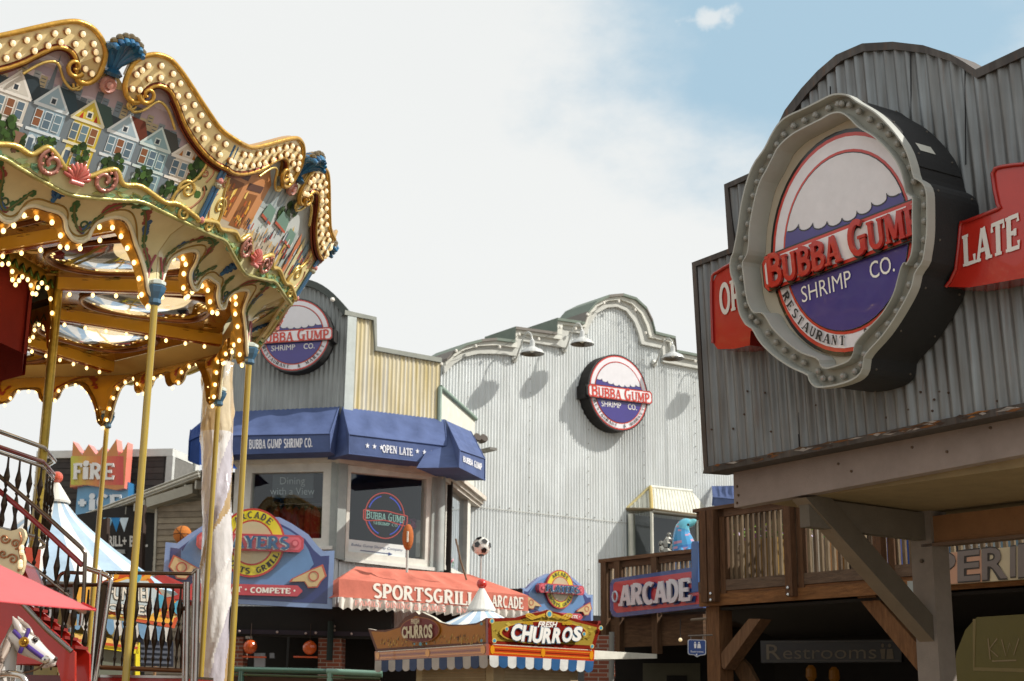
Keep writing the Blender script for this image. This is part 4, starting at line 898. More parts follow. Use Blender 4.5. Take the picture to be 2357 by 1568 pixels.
# dormer-like projecting window on the wall
dm = thing('projecting_window', tuple(sp_(MW, 1540, 1400)), 'projecting window with small corrugated hipped roof on the pale wall', 'window')
z0 = MW.loc(1470, 1175)[1]; uA = MW.loc(1500, 1150)[0]; uB = MW.loc(1612, 1180)[0]
DW = .9
b = MB()
q = [sp_(MW, 1442, 1172), sp_(MW, 1500, 1173, DW), sp_(MW, 1606, 1187, DW), sp_(MW, 1635, 1180), sp_(MW, 1497, 1121, .1), sp_(MW, 1592, 1131, .1)]
b.add(q, [[0, 1, 4], [1, 2, 5, 4], [2, 3, 5]], 'c9c9bc')
for k in range(15):
    a_ = q[1].lerp(q[2], k/14); c_ = q[4].lerp(q[5], k/14); b.tube([a_, c_], .018, 'b5b5a8', 4)
for k in range(6):
    a_ = q[0].lerp(q[1], k/6); c_ = q[0].lerp(q[4], k/6) if False else q[4].lerp(q[0], 1-k/6*1.0); b.tube([a_, q[0].lerp(q[4], k/6)], .02, 'a0a096', 4)
b.tube([q[4], q[5]], .05, 'd2d2c6', 6); b.tube([q[4], q[1]], .05, 'b09c60', 6); b.tube([q[4], q[0]], .05, 'b5a878', 6); b.tube([q[0], q[1], q[2]], .045, '6a5c44', 6)
part(b, 'hipped_roof', M['matte'], dm)
b = MB(); zt = q[1].z-.05; zb_ = zt-2.3
L0 = Vector((q[0].x, q[0].y, 0)); L1 = Vector((q[1].x, q[1].y, 0)); L2 = Vector((q[2].x, q[2].y, 0))
for p, r in ((L0.lerp(L1, .2), .09), (L1, .04), (L2, .08)): b.tube([(p.x, p.y, zb_), (p.x, p.y, zt)], r, 'c9c8bc', 4)
b.tube([(L1.x, L1.y, zb_), (L2.x, L2.y, zb_)], .06, 'c9c8bc', 4); b.tube([(L1.x, L1.y, zt), (L2.x, L2.y, zt)], .06, '5c5a50', 4); part(b, 'frame', M['matte'], dm)
b = MB(); b.add([(L1.x, L1.y, zb_), (L2.x, L2.y, zb_), (L2.x, L2.y, zt), (L1.x, L1.y, zt)], [[0, 1, 2, 3]]); b.add([(L0.x, L0.y, zb_), (L1.x, L1.y, zb_), (L1.x, L1.y, zt), (L0.x, L0.y, zt)], [[0, 1, 2, 3]]); part(b, 'pane', M['glass'], dm)
b = MB(); u0, _ = MW.loc(1450, 1200); u1, _ = MW.loc(1625, 1200); b.box(MW, u0, u1, zb_, zt, .03, .05, '2c2e2e'); part(b, 'dark_inside', M['matte'], dm)
# barn lamps
def barn_lamp(px, py, lab, first=[None]):
    p = sp_(MW, px, py, .8)
    if first[0] is None:
        t = thing('barn_lamp', (0, 0, 0), lab, 'lamp', 'gooseneck barn lamps on the parapet')
        b = MB(); b.lathe((0, 0, 0), [(.31, 0), (.3, .03), (.26, .09), (.15, .15), (.07, .19), (.06, .34), (.03, .38)], 'c8cac8', 20, cap=False); b.lathe((0, 0, .005), [(.3, 0), (.24, .07), (.08, .14)], '5c5448', 20, cap=False); part(b, 'lamp_shade', M['gloss'], t)
        Nn = -MW.N; b = MB()
        P = smooth_pts([tuple(Vector((0, 0, .36))), tuple(Vector((0, 0, .52))+Nn*.06), tuple(Vector((0, 0, .6))+Nn*.2), tuple(Vector((0, 0, .5))+Nn*.36), tuple(Vector((0, 0, .12))+Nn*.6), tuple(Vector((0, 0, .02))+Nn*.68), tuple(Vector((0, 0, .02))+Nn*.79)], 5)
        b.tube(P, .022, 'b9bab4', 8); b.lathe(Vector((0, 0, .02))+Nn*.77, [(.1, 0), (.09, .04), (.03, .06)], 'a9aaa4', 12, MW.N); part(b, 'gooseneck_arm', M['gloss'], t)
        b = MB(); b.ball((0, 0, .1), .06, 'e0dcc8', 10); part(b, 'lamp_glass', M['plastic'], t)
        t.location = p; first[0] = t
    else:
        t = copy_tree(first[0]); t.location = p; t['label'] = lab
    return t
barn_lamp(1225, 815, 'white gooseneck barn lamp under the lowest left step of the parapet')
barn_lamp(1340, 793, 'white gooseneck barn lamp beside the left foot of the round arch')
barn_lamp(1549, 826, 'white gooseneck barn lamp right of the round arch above the logo sign')
barn_lamp(1660, 850, 'white gooseneck barn lamp mostly hidden behind the dark corrugated fascia')
# ================================================================ ROUND LOGO SIGNS
def logo(F, R, root, big=False):
    if big: F.U = F.U*.875
    """painted face: ring, sky, scalloped sea, banner and lettering (no figure)"""
    b = MB()
    b.prism(F, ellipse(0, 0, R*1.02, R*1.02, 48), -.02, 0, '16120f')
    b.poly(F, ellipse(0, 0, R*.985, R*.985, 48), .003, 'c1382c'); b.poly(F, ellipse(0, 0, R*.95, R*.95, 48), .006, 'dedbe0')
    b.poly(F, ellipse(0, 0, R*.83, R*.83, 48), .009, 'c1382c'); b.poly(F, ellipse(0, 0, R*.805, R*.805, 48), .012, '1c1612'); b.poly(F, ellipse(0, 0, R*.795, R*.795, 48), .015, 'd8d6da')
    sea = []; n = 8; y0 = .27
    xs = [-.77+1.54*i/n for i in range(n+1)]
    for i in range(n):
        cx = (xs[i]+xs[i+1])/2; rr_ = (xs[i+1]-xs[i])/2
        yb = y0-.06*math.cos(cx*3)
        sea += [(cx+rr_*math.cos(R_(an)), yb+.05*math.sin(R_(an))) for an in (180, 205, 230, 255, 280, 305, 330, 355)]
    sea = [(x*R, y*R) for x, y in sea if math.hypot(x, y) < .79]
    a0 = math.degrees(math.atan2(sea[-1][1], sea[-1][0])); a1 = math.degrees(math.atan2(sea[0][1], sea[0][0]))-360
    b.poly(F, sea+[(R*.795*math.cos(R_(a0+(a1-a0)*i/30)), R*.795*math.sin(R_(a0+(a1-a0)*i/30))) for i in range(31)], .018, '403680')
    b.ribbon(F, sea, .006*R, .021, 0, '2a2226')
    face = part(b, 'sign_face', M['gloss'], root)
    b = MB(); cs, sn = math.cos(R_(2.2)), math.sin(R_(2.2))
    rot = lambda x, y: ((x*cs-y*sn)*R, (x*sn+y*cs)*R)
    def rr4(x, y, c=.07): return [rot(*q) for q in [(-x+c, y-2*.0), (x-c, y), (x, y-c), (x, y-2*0-.36+c), (x-c, y-.36), (-x+c, y-.36), (-x, y-.36+c), (-x, y-c)]]
    bt = .05 if big else .06+.02*R; b.prism(F, rr4(1.1, .13), .02, bt, '16120f'); F_b = F.off(bt); F_b.U = F.U
    def sc(k): return [rot(*q) for q in [(-1.1+k+.05, .13-k), (1.1-k-.05, .13-k), (1.1-k, .13-k-.05), (1.1-k, -.23+k+.05), (1.1-k-.05, -.23+k), (-1.1+k+.05, -.23+k), (-1.1+k, -.23+k+.05), (-1.1+k, .13-k-.05)]]
    b.poly(F_b, sc(.015), .003, 'c1382c'); b.poly(F_b, sc(.045), .006, 'e2dfe0'); bn = part(b, 'banner', M['gloss'], root)
    b = MB(); mp = lambda s, t: rot(-1.0+2.0*s, -.195+.25*t)
    szs = {0: 1.18, 6: 1.22}
    if big:
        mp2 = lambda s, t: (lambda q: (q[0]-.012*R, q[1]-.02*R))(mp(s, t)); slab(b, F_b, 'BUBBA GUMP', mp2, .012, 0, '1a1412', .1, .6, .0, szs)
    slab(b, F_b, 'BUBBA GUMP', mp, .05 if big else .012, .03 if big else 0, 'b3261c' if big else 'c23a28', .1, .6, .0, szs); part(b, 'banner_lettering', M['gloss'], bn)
    b = MB()
    F_t = F.off(.026); F_t.U = F.U
    sans(b, F_t, 'SHRIMP', lambda s, t: rot(-.62+.66*s, -.42+.15*t), 0, 0, 'ece9e2', -.004); sans(b, F_t, 'CO.', lambda s, t: rot(.28+.3*s, -.42+.15*t), 0, 0, 'ece9e2', .004)
    for txt, a0, a1 in (('RESTAURANT', 203, 262), ('& MARKET', 282, 337)):
        for i, c in enumerate(txt):
            if c == ' ': continue
            an = R_(a0+(a1-a0)*i/(len(txt)-1)); er = (math.cos(an), math.sin(an)); et = (-er[1], er[0]); rb_ = R*.925
            hh = .085*R; ww = .05*R*(1.3 if c in 'MAR' else 1)
            mpc = lambda s, t, er=er, et=et, hh=hh, ww=ww: (er[0]*(rb_-hh*(t))+et[0]*(s-.5)*ww*1.5, er[1]*(rb_-hh*t)+et[1]*(s-.5)*ww*1.5)
            slab(b, F_t, c, mpc, .001, 0, '1d1a1a', .1, .45)
    part(b, 'ring_lettering', M['paint'], face)
def small_logo(F, px, py, R, depth, lab):
    u, v = F.loc(px, py, depth); c = F.p(u, v, depth); Fl = Frame(c, F.U, F.V, F.N)
    t = thing('round_logo_sign', tuple(F.p(u, v-R)), lab, 'sign')
    b = MB(); cs = math.cos(R_(2.2)); sh_ = ellipse(0, 0, R*1.02, R*1.02, 40)
    b.prism(Fl, sh_, -depth, -.021, '1b1918'); b.prism(Fl, [(-1.1*R, -.27*R), (1.1*R, -.19*R), (1.1*R, .17*R), (-1.1*R, .08*R)], -depth*.9, -.025, '1b1918'); part(b, 'sign_can', M['matte'], t)
    logo(Fl, R, t); return t
small_logo(MW, 1424, 904, 1.0, .42, 'round red, white and purple logo sign on the pale wall under the arch')
small_logo(F1, 677, 771, .77, .35, 'round logo sign on the grey arched panel, partly behind the carousel')
# CCTV style spot lamp
t = thing('floodlight', tuple(sp_(MW, 1105, 1040, .4)), 'pair of small grey floodlights mounted on the wall beside the bay', 'lamp')
b = MB(); p = sp_(MW, 1103, 1020, .5)
for dx in (-.09, .1): b.lathe(p+MW.U*dx+Vector((0, 0, .1)), [(.05, -.12), (.1, .0), (.105, .08), (.09, .08)], '4e4640', 12, MW.N+Vector((0, 0, .5)))
part(b, 'lamp_head', M['matte'], t); b = MB(); b.box(MW.off(.3), MW.loc(1095, 1045)[0], MW.loc(1112, 1045)[0], p.z-.14, p.z-.08, -.3, .3, '777570'); part(b, 'bracket', M['matte'], t)
# ================================================================ AWNINGS
def cloth(b, A, B, C_, D_, col, bays, sag=.045, nu=32, nv=8):
    # canvas stretched over ribs: sags between them and wrinkles towards the hem
    nn = (B-A).cross(D_-A).normalized(); vs = []
    for i in range(nu+1):
        for j in range(nv+1):
            u, v = i/nu, j/nv; p = A.lerp(B, u).lerp(D_.lerp(C_, u), v)
            e = min(1, 6*u, 6*(1-u))*math.sin(PI*v)
            s_ = sag*e*abs(math.sin(PI*bays*u))+.012*e*math.sin(23*u+5*v+A.x)
            vs.append(p+nn*(s_ if nn.z < 0 else -s_))
    b.add(vs, [[i*(nv+1)+j, i*(nv+1)+j+1, (i+1)*(nv+1)+j+1, (i+1)*(nv+1)+j] for i in range(nu) for j in range(nv)], col, True)
def awning(name, F, top, f, bt, d, col, lab, cat='awning', mat='fabric', sidec=None, scallop=0):
    T = [sp_(F, *q) for q in top]; f_ = [sp_(F, x, y, d) for x, y in f]; B = [sp_(F, x, y, d) for x, y in bt]
    W = [p-F.N*(d) for p in B]
    root = thing(name, tuple((W[0]+W[1])/2), lab, cat)
    b = MB(); vs = [T[0], T[1], f_[1], f_[0], B[1], B[0], W[1], W[0]]
    b.add(vs, [[3, 5, 4, 2], [0, 7, 5, 3], [1, 2, 4, 6], [7, 6, 4, 5]], col); cloth(b, T[0], T[1], f_[1], f_[0], col, 4); o = part(b, 'canopy', M[mat], root)
    b = MB(); e = F.N*.012
    for a_, c_ in ((f_[0], f_[1]), (B[0], B[1]), (T[0], f_[0]), (T[1], f_[1]), (f_[0], B[0]), (f_[1], B[1])): b.tube([a_+e, c_+e], .014, col, 4)
    part(b, 'piping', M[mat], root)
    return root, F.off(d+.012)
NAVY = '56658e'
r_, f_ = awning('blue_awning', F2, [(788, 937), (1022, 966)], [(803, 1000), (1028, 1027)], [(802, 1045), (1027, 1070)], .85, NAVY, 'blue awning reading OPEN LATE between rows of stars')
b = MB(); slab(b, f_, 'OPEN', pxq(f_, (880, 1024), (914, 1028), (914, 1045), (880, 1041)), .0, 0, 'dfe0e6', .1, .6); slab(b, f_, 'LATE', pxq(f_, (919, 1029), (950, 1033), (950, 1050), (919, 1046)), 0, 0, 'dfe0e6', .1, .6)
for i in range(3):
    for x0, y0 in ((846, 1026), (961, 1039)):
        c = f_.loc(x0+16*i, y0+1.9*i); b.poly(f_, star_pts(c[0], c[1], .05, .06), .001, 'dfe0e6')
part(b, 'lettering', M['paint'], r_)
r_, f_ = awning('blue_awning', F1, [(470, 950), (781, 936)], [(478, 1004), (760, 999)], [(476, 1048), (760, 1040)], .85, NAVY, 'blue awning lettered with the shrimp restaurant name, nearest the carousel')
b = MB(); slab(b, f_, 'BUBBA GUMP SHRIMP CO.', pxq(f_, (573, 1013), (719, 1009), (719, 1029), (573, 1033)), 0, 0, 'dfe0e6', .11, .6); part(b, 'lettering', M['paint'], r_)
r_, f_ = awning('blue_awning', F3, [(1025, 967), (1083, 993)], [(1057, 1036), (1115, 1056)], [(1055, 1076), (1115, 1106)], .85, NAVY, 'blue awning on the narrow side of the bay facing the pale wall')
b = MB(); slab(b, f_, 'BUBBA GUMP', pxq(f_, (1066, 1050), (1109, 1068), (1109, 1083), (1066, 1062)), 0, 0, 'dfe0e6', .12, .7); part(b, 'lettering', M['paint'], r_)
F0 = wall(0, 0, 0, 144, F1.p(F1.loc(480, 1100)[0], 0))
awning('blue_awning', F0, [(440, 990), (470, 965)], [(437, 1015), (462, 1003)], [(435, 1060), (460, 1070)], .8, '22407e', 'end piece of blue awning seen between the twisted curtain and the shed roof')
awning('blue_awning', wall(0, 0, 0, 144, MW.p(MW.loc(1640, 1150)[0], 0)), [(1640, 1119), (1700, 1118)], [(1642, 1145), (1702, 1150)], [(1640, 1163), (1702, 1170)], .6, NAVY, 'small blue awning showing above the wooden deck rail')
# red awning
RF = F2.off(.55)
T = [sp_(RF, 820, 1304), sp_(RF, 1080, 1322)]; d = 1.1; FF = RF.off(d)
fL, fR, bL, bR = [sp_(FF, *q) for q in ((780, 1332), (1216, 1371), (780, 1374), (1216, 1407))]
ra = thing('red_awning', tuple((bL+bR)/2), 'long coral red awning reading SPORTSGRILL & ARCADE over the shopfront', 'awning')
b = MB(); Tr = fR-FF.N*1.5+Vector((0, 0, .05)); W0 = bL-FF.N*1.5; W1 = bR-FF.N*2.2
b.add([T[0], T[1], fR, fL, bR, bL, W0, Tr], [[3, 5, 4, 2], [0, 6, 5, 3], [1, 2, 7]], 'd27a68'); cloth(b, T[0], T[1], fR, fL, 'd27a68', 7, .05, 56); part(b, 'canopy', M['fabric'], ra)
b = MB(); v0 = FF.loc(780, 1374); v1 = FF.loc(1216, 1407); w0 = FF.loc(779, 1397); w1 = FF.loc(1214, 1421); n = 46; top = []; bot = []
for i in range(n*4+1):
    t = i/(n*4); top.append((v0[0]+(v1[0]-v0[0])*t, v0[1]+(v1[1]-v0[1])*t)); bot.append((v0[0]+(v1[0]-v0[0])*t, w0[1]+(w1[1]-w0[1])*t-.05*abs(math.sin(PI*n*t/2))))
vs = [FF.p(x, y, .01+.03*math.sin(i*.8)) for i, (x, y) in enumerate(top)]+[FF.p(x, y, .01+.05*math.sin(i*.8)) for i, (x, y) in enumerate(bot)]
m = len(top); b.add(vs, [[i, m+i, m+i+1, i+1] for i in range(m-1)], 'ddd6cc', True); part(b, 'scalloped_valance', M['fabric'], ra)
b = MB(); slab(b, FF, 'SPORTSGRILL', pxq(FF, (857, 1343), (1095, 1365), (1095, 1395), (857, 1375)), .012, 0, 'e9e2d6', .105, .62); slab(b, FF, '&', pxq(FF, (1102, 1367), (1124, 1369), (1124, 1396), (1102, 1395)), .012, 0, 'e9e2d6', .1, .6)
slab(b, FF, 'ARCADE', pxq(FF, (1131, 1370), (1204, 1376), (1204, 1402), (1131, 1396)), .012, 0, 'e9e2d6', .11, .62)
slab(b, FF, 'FAMILY DINING & GAMES', pxq(FF, (812, 1382), (1022, 1396), (1022, 1409), (812, 1394)), .07, 0, 'd9968a', .1, .6); slab(b, FF, 'LIVE', pxq(FF, (1046, 1400), (1080, 1402), (1080, 1412), (1046, 1410)), .07, 0, 'd9968a', .1, .6)
part(b, 'lettering', M['paint'], ra)
# things in and on the bay windows
G1 = F1.off(-.14)
t = thing('window_placard', tuple(sp_(G1, 676, 1145)), 'dark hanging placard lettered Dining with a View inside the left bay window', 'placard')
b = MB(); b.prism(G1, pxl(G1, [(628, 1088), (722, 1090), (720, 1146), (626, 1146)]), -.02, 0, '4a5052'); part(b, 'board', M['paint'], t)
b = MB(); g_ = lambda x0, y0, x1, y1: pxq(G1, (x0, y0), (x1, y0), (x1, y1), (x0, y1))
sans(b, G1, 'Dining', g_(645, 1098, 702, 1115), .006, 0, 'c9cccb', -.008); sans(b, G1, 'with a View', g_(622, 1122, 724, 1139), .006, 0, 'c9cccb', -.008); part(b, 'lettering', M['paint'], t)
t = thing('clothes_rack', tuple(sp_(F1.off(-1.0), 680, 1260)), 'rack of red jackets hanging inside the left bay window', 'clothes rack')
G2 = F1.off(-1.0); b = MB(); b.tube([sp_(G2, 620, 1160), sp_(G2, 740, 1160)], .02, '8a8a88', 6); part(b, 'rail', M['chrome'], t)
for i, x in enumerate((640, 655, 668, 682, 697, 712, 726)):
    b = MB(); p = sp_(G2, x, 1166, .0); ang = .5
    for s_ in (0,):
        prof = [(.02, 0), (.09, -.06), (.17, -.12), (.19, -.3), (.18, -.7), (.19, -.95)]
        vs = []
        for r, z in prof:
            for k in range(10): vs.append(p+Vector((r*.6*math.cos(k*.628)*(1+.15*math.sin(k*3+i)), r*1.2*math.sin(k*.628), z)))
        b.add(vs, [[j*10+k, j*10+(k+1) % 10, (j+1)*10+(k+1) % 10, (j+1)*10+k] for j in range(len(prof)-1) for k in range(10)], ('b32a1c', '9c2418', 'c23420')[i % 3], True)
    part(b, 'jacket', M['fabric'], t)
G3 = F2.off(-.12)
t = thing('neon_sign', tuple(sp_(G3, 887, 1260)), 'round neon sign with crossing banner hanging inside the middle bay window', 'neon sign')
c = G3.loc(886, 1187); RR = .47
b = MB(); b.tube([G3.p(c[0]+RR*math.cos(R_(a)), c[1]+RR*math.sin(R_(a))) for a in range(0, 360, 8)], .011, 'ffffff', 6, close=True)
cs, sn = math.cos(R_(1)), math.sin(R_(1))
b.tube([G3.p(c[0]+x*RR, c[1]+y*RR, .03) for x, y in smooth_pts([(-1.12, .08), (-1.08, .16), (-.6, .16), (0, .2), (.6, .12), (1.05, .08), (1.12, 0), (1.1, -.3), (1.0, -.38), (.5, -.3), (0, -.22), (-.5, -.26), (-1.0, -.3), (-1.12, -.2)], 4)], .011, 'ffffff', 6, close=True); part(b, 'red_tube', M['neon_red'], t)
b = MB()
for a0, a1 in ((20, 75), (105, 160), (200, 250), (290, 345)): b.tube([G3.p(c[0]+RR*.86*math.cos(R_(a0+(a1-a0)*i/9)), c[1]+RR*.86*math.sin(R_(a0+(a1-a0)*i/9))) for i in range(10)], .011, 'ffffff', 6)
part(b, 'blue_tube', M['neon_blue'], t)
b = MB(); slab(b, G3, 'BUBBA GUMP', lambda s, t_: (c[0]+RR*(-.98+1.98*s), c[1]+RR*(-.2+.3*t_-.06*s)), .03, .01, 'ffffff', .05, .8, 0, {0: 1.15, 6: 1.15}); slab(b, G3, 'SHRIMP CO.', lambda s, t_: (c[0]+RR*(-.6+1.3*s), c[1]+RR*(-.42+.12*t_-.03*s)), .02, .01, 'ffffff', .04, .8); part(b, 'mint_tube', M['neon_mint'], t)
G4 = F2.off(.03)
t = thing('window_placard', tuple(sp_(G4, 867, 1282)), 'white placard with company name and long arrow on the middle bay sill', 'placard')
b = MB(); b.prism(G4, pxl(G4, [(802, 1241), (934, 1256), (933, 1286), (800, 1271)]), -.02, 0, 'd9dedc'); part(b, 'board', M['paint'], t)
b = MB(); sans(b, G4, 'Bubba Gump Shrimp Company', pxq(G4, (808, 1250), (927, 1263), (927, 1269), (808, 1256)), .005, 0, '5a6c8c', 0, .2)
b.ribbon(G4, pxl(G4, [(829, 1267), (895, 1275)]), .008, .006, 0, '3c4c78'); b.poly(G4, pxl(G4, [(894, 1271), (903, 1276), (893, 1280)]), .007, '3c4c78'); part(b, 'lettering', M['paint'], t)
t = thing('merchandise_display', tuple(sp_(F2.off(-.7), 960, 1285)), 'grey basket topped with magenta plush toys inside the middle bay window', 'display')
b = MB(); b.lathe(sp_(F2.off(-.7), 958, 1285), [(.22, 0), (.25, .3), (.2, .62), (.12, .8)], '8f8d84', 12); part(b, 'basket', M['matte'], t)
b = MB()
for i in range(9): b.ball(sp_(F2.off(-.6), 945+random.uniform(-8, 14), 1205+random.uniform(-6, 8)), .07, ['a83a78', '7a2a5c', 'c86a98', '4a8a7a'][i % 4], 7)
part(b, 'plush_toys', M['fabric'], t)
t = thing('flower_garland', tuple(sp_(F3, 1035, 1300)), 'pink and green flower garland hanging in the narrow side bay window', 'garland'); b = MB(); rr = random.Random(8)
for i in range(26): b.ball(sp_(F3.off(-.05), 1027+rr.uniform(-4, 9)+i*.2, 1222+i*3.2), .05, rr.choice(['c87a8a', 'a85a68', '6a8a7a', 'd8a8b0', '5a7a5a', 'b8c8d0']), 6)
part(b, 'blossoms', M['fabric'], t)
# ================================================================ PLAYERS SIGNS
def players(F, k, lab, Yd, hx_=1.):
    root = thing('arcade_sign', tuple(F.p(0, -145*k)), lab, 'sign'); K = k; kx = k*hx_
    S_ = lambda pts: [(x*kx, y*K) for x, y in pts]
    ring = lambda r: ellipse(0, 0, r*kx*.95, r*K, 44)
    body = [(-196, -135), (192, -147), (192, -12), (165, -14), (150, 0), (129, 24), (90, 48), (60, 62), (-60, 62), (-107, 42), (-147, 14), (-170, -6), (-196, -4)]
    b = MB(); b.prism(F, S_(body), -.35*K/.0087*.01*.9-.1, 0, '7f97c2', '6a6aa8')
    inn = [(-184, -125), (180, -136), (180, -24), (160, -26), (143, -12), (122, 13), (86, 36), (56, 50), (-56, 50), (-102, 30), (-140, 3), (-165, -18), (-184, -16)]
    b.poly(F, S_(inn), .004, '2b376f'); part(b, 'sign_board', M['gloss'], root)
    b = MB(); b.poly(F, S_([(-160, -18)]+arc(-10, -45, 150, 98, 168, 12, 20)+[(145, -45)]+arc(-10, -45, 150, 62, -8, -172, 18)), .008, '5f86b4'); part(b, 'blue_oval', M['gloss'], root)
    b = MB(); b.prism(F, ring(80), .01, .07, 'b23a2e'); F_r = F.off(.07); b.poly(F_r, ring(75), .003, 'd2c42a'); b.poly(F_r, ring(53), .006, 'b23a2e'); b.poly(F_r, ring(49), .009, 'b8ac8a'); yr = part(b, 'yellow_ring', M['gloss'], root)
    b = MB()
    for txt, a0, a1, r0, up in (('ARCADE', 128, 52, 57, 1), ('SPORTS GRILL', 205, 335, 72, 0)):
        for i, c in enumerate(txt):
            if c == ' ': continue
            an = R_(a0+(a1-a0)*i/(len(txt)-1)); er = (math.cos(an), math.sin(an)); et = (er[1], -er[0]) if up else (-er[1], er[0])
            mpc = lambda s, t, er=er, et=et: ((er[0]*(r0+(15*t if up else -13*t))+et[0]*(s-.5)*13)*kx*.95, (er[1]*(r0+(15*t if up else -13*t))+et[1]*(s-.5)*13)*K)
            slab(b, F_r, c, mpc, .012, 0, '3b3a34', .11, .6)
    part(b, 'ring_lettering', M['paint'], yr)
    rb = lambda x0, x1, y0, y1, c: [(x0+c, y0), (x1-c, y0), (x1, y0+c), (x1, y1-c), (x1-c, y1), (x0+c, y1), (x0, y1-c), (x0, y0+c)]
    b = MB(); b.prism(F, S_(rb(-126, 119, -20, 19, 9)), .02, .16, 'b8404a'); Fb = F.off(.16); b.poly(Fb, S_(rb(-120, 113, -15, 14, 7)), .003, 'd0606c')
    for x in (-106, 99): b.prism(Fb, [(x*kx+q*kx*.8, y*K*.8) for q, y in ellipse(0, 0, 11, 11, 20)], .003, .02, 'b03c48'); b.poly(Fb, [(x*kx+q*kx*.8, y*K*.8) for q, y in ellipse(0, 0, 7, 7, 16)], .022, 'd27078')
    pb = part(b, 'pink_banner', M['gloss'], root)
    b = MB(); mpb = lambda s, t: ((-94+181*s)*kx, (-14+28*t)*K)
    slab(b, Fb, 'PLAYERS', lambda s, t: tuple(a_-o_ for a_, o_ in zip(mpb(s, t), (2*kx, 1.5*K))), .01, 0, 'c9d4d4', .13, .7); slab(b, Fb, 'PLAYERS', mpb, .05, .02, '34587c', .105, .62); part(b, 'banner_lettering', M['gloss'], pb)
    b = MB(); b.prism(F, S_(rb(-140, 121, -121, -96, 11)), .01, .09, 'b8404a'); Fb2 = F.off(.09); slab(b, Fb2, 'EAT', lambda s, t: ((-55+38*s)*kx, (-114+12*t)*K), .004, 0, 'e6dfd4', .12, .7); slab(b, Fb2, 'COMPETE', lambda s, t: ((2+92*s)*kx, (-115+12*t)*K), .004, 0, 'e6dfd4', .12, .7)
    for x in (-8, 103, -70): b.poly(Fb2, [(x*kx+q*kx, -108*K+y*K) for q, y in ellipse(0, 0, 2.4, 2.4, 8)], .004, 'e6dfd4')
    part(b, 'motto_banner', M['gloss'], root)
    hand = [(0, 0), (34, 12), (60, 34), (80, 46), (84, 20), (72, 14), (60, -4), (40, -8), (34, 2), (22, 2)]
    for s_, ox, oy in ((-1, 178, -80), (1, 90, -92)):
        pts = [((ox+x) if s_ > 0 else (-ox+78-x+0), oy+y*.9) for x, y in ([(0, 4), (4, 12), (52, 40), (76, 52), (86, 22), (74, 8), (66, -8), (44, -10), (34, 6)])]
        b = MB(); b.prism(F, S_(pts), .02, .07, 'b0503a'); cx = sum(p[0] for p in pts)/9; cy = sum(p[1] for p in pts)/9
        b.poly(F, S_([(cx+(x-cx)*.88, cy+(y-cy)*.86) for x, y in pts]), .074, 'c2a878'); b.ribbon(F, [((cx+q+12*s_*.6)*kx, (cy+y+6)*K) for q, y in ellipse(0, 0, 11, 11, 14)], 1.6*K, .08, 0, 'b0503a', True)
        part(b, 'pointing_hand', M['gloss'], root)
    return root
FP = wall(580, 1250, 26.9, 80)
players(FP, 26.9/3330., 'large blue arched PLAYERS arcade sign with yellow ring and pink banner', 28.6)
FP2 = wall(1285, 1357, 32.3, 54)
players(FP2, 32.3/3330.*.555, 'small PLAYERS arcade sign above the churros stand roof', 31.5, .97)
# sports balls on rods
def ballthing(name, px, py, Y, r, lab, kind, pole_to):
    p = at(px, py, Y); t = thing(name, tuple(p-Vector((0, 0, r))), lab, 'ornament'); b = MB()
    if kind == 'soccer':
        b.ball(p, r, 'e4e2da', 20); spots = [(-.4, -.8, .1), (.35, -.75, .45), (.3, -.8, -.5), (-.25, -.5, .82), (.85, -.3, .1), (-.9, -.3, -.3), (0, .9, .3), (-.5, .7, -.4), (.6, .6, .4), (0, -.2, -.98)]
        part(b, 'ball', M['gloss'], t); b = MB()
        for s_ in spots:
            n_ = Vector(s_).normalized(); x = n_.orthogonal().normalized(); y = n_.cross(x)
            b.add([p+(n_+(x*math.cos(k*1.2566)+y*math.sin(k*1.2566))*.36).normalized()*r*1.07 for k in range(5)], [[0, 1, 2, 3, 4]], '1c1a18')
            b.add([p+(n_).normalized()*r*1.02], [[0]], '1c1a18') if False else None
        part(b, 'black_patches', M['gloss'], t)
    elif kind == 'basket':
        b.ball(p, r, 'b56a24', 20); part(b, 'ball', M['matte'], t); b = MB()
        for ax in ((1, 0, 0), (0, 0, 1), (.7, 0, .7)):
            n_ = Vector(ax).normalized(); x = n_.orthogonal().normalized(); y = n_.cross(x); b.tube([p+(x*math.cos(k*.314)+y*math.sin(k*.314))*r*1.003 for k in range(20)], r*.035, '3a2214', 5, close=True)
        part(b, 'seams', M['matte'], t)
    else:
        b.ball(p, r, 'b0602a', 18, (.42, .42, 1.)); part(b, 'ball', M['matte'], t); b = MB(); b.tube([p+Vector((.0, -.43*r, z*r)) for z in (-.4, 0, .4)], .02, 'd8d0c0', 5); part(b, 'laces', M['matte'], t)
    b = MB(); q = Vector((p.x, p.y, at(px, pole_to, Y).z)); b.tube([p-Vector((0, 0, r*.9)), q], .028 if kind == 'football' else .015, 'c8c6be', 6); part(b, 'rod', M['gloss'], t)
ballthing('soccer_ball', 1108, 1258, 29.8, .195, 'soccer ball on a thin rod standing over the red awning', 'soccer', 1345)
ballthing('football_ornament', 939, 1237, 27.9, .26, 'brown football upright on a rod over the red awning', 'football', 1318)
ballthing('basketball_ornament', 420, 1231, 26.9, .172, 'orange basketball perched on the corner of the blue arched sign', 'basket', 1262)
t = thing('leaning_rod', tuple(sp_(F2.off(1.6), 1074, 1335)), 'thin rusty rod leaning out beside the soccer ball', 'rod'); b = MB(); b.tube([sp_(F2.off(1.5), 1074, 1335), sp_(F2.off(1.5), 1060, 1290), sp_(F2.off(1.5), 1049, 1240)], .02, '7a6650', 6); part(b, 'rod', M['matte'], t)
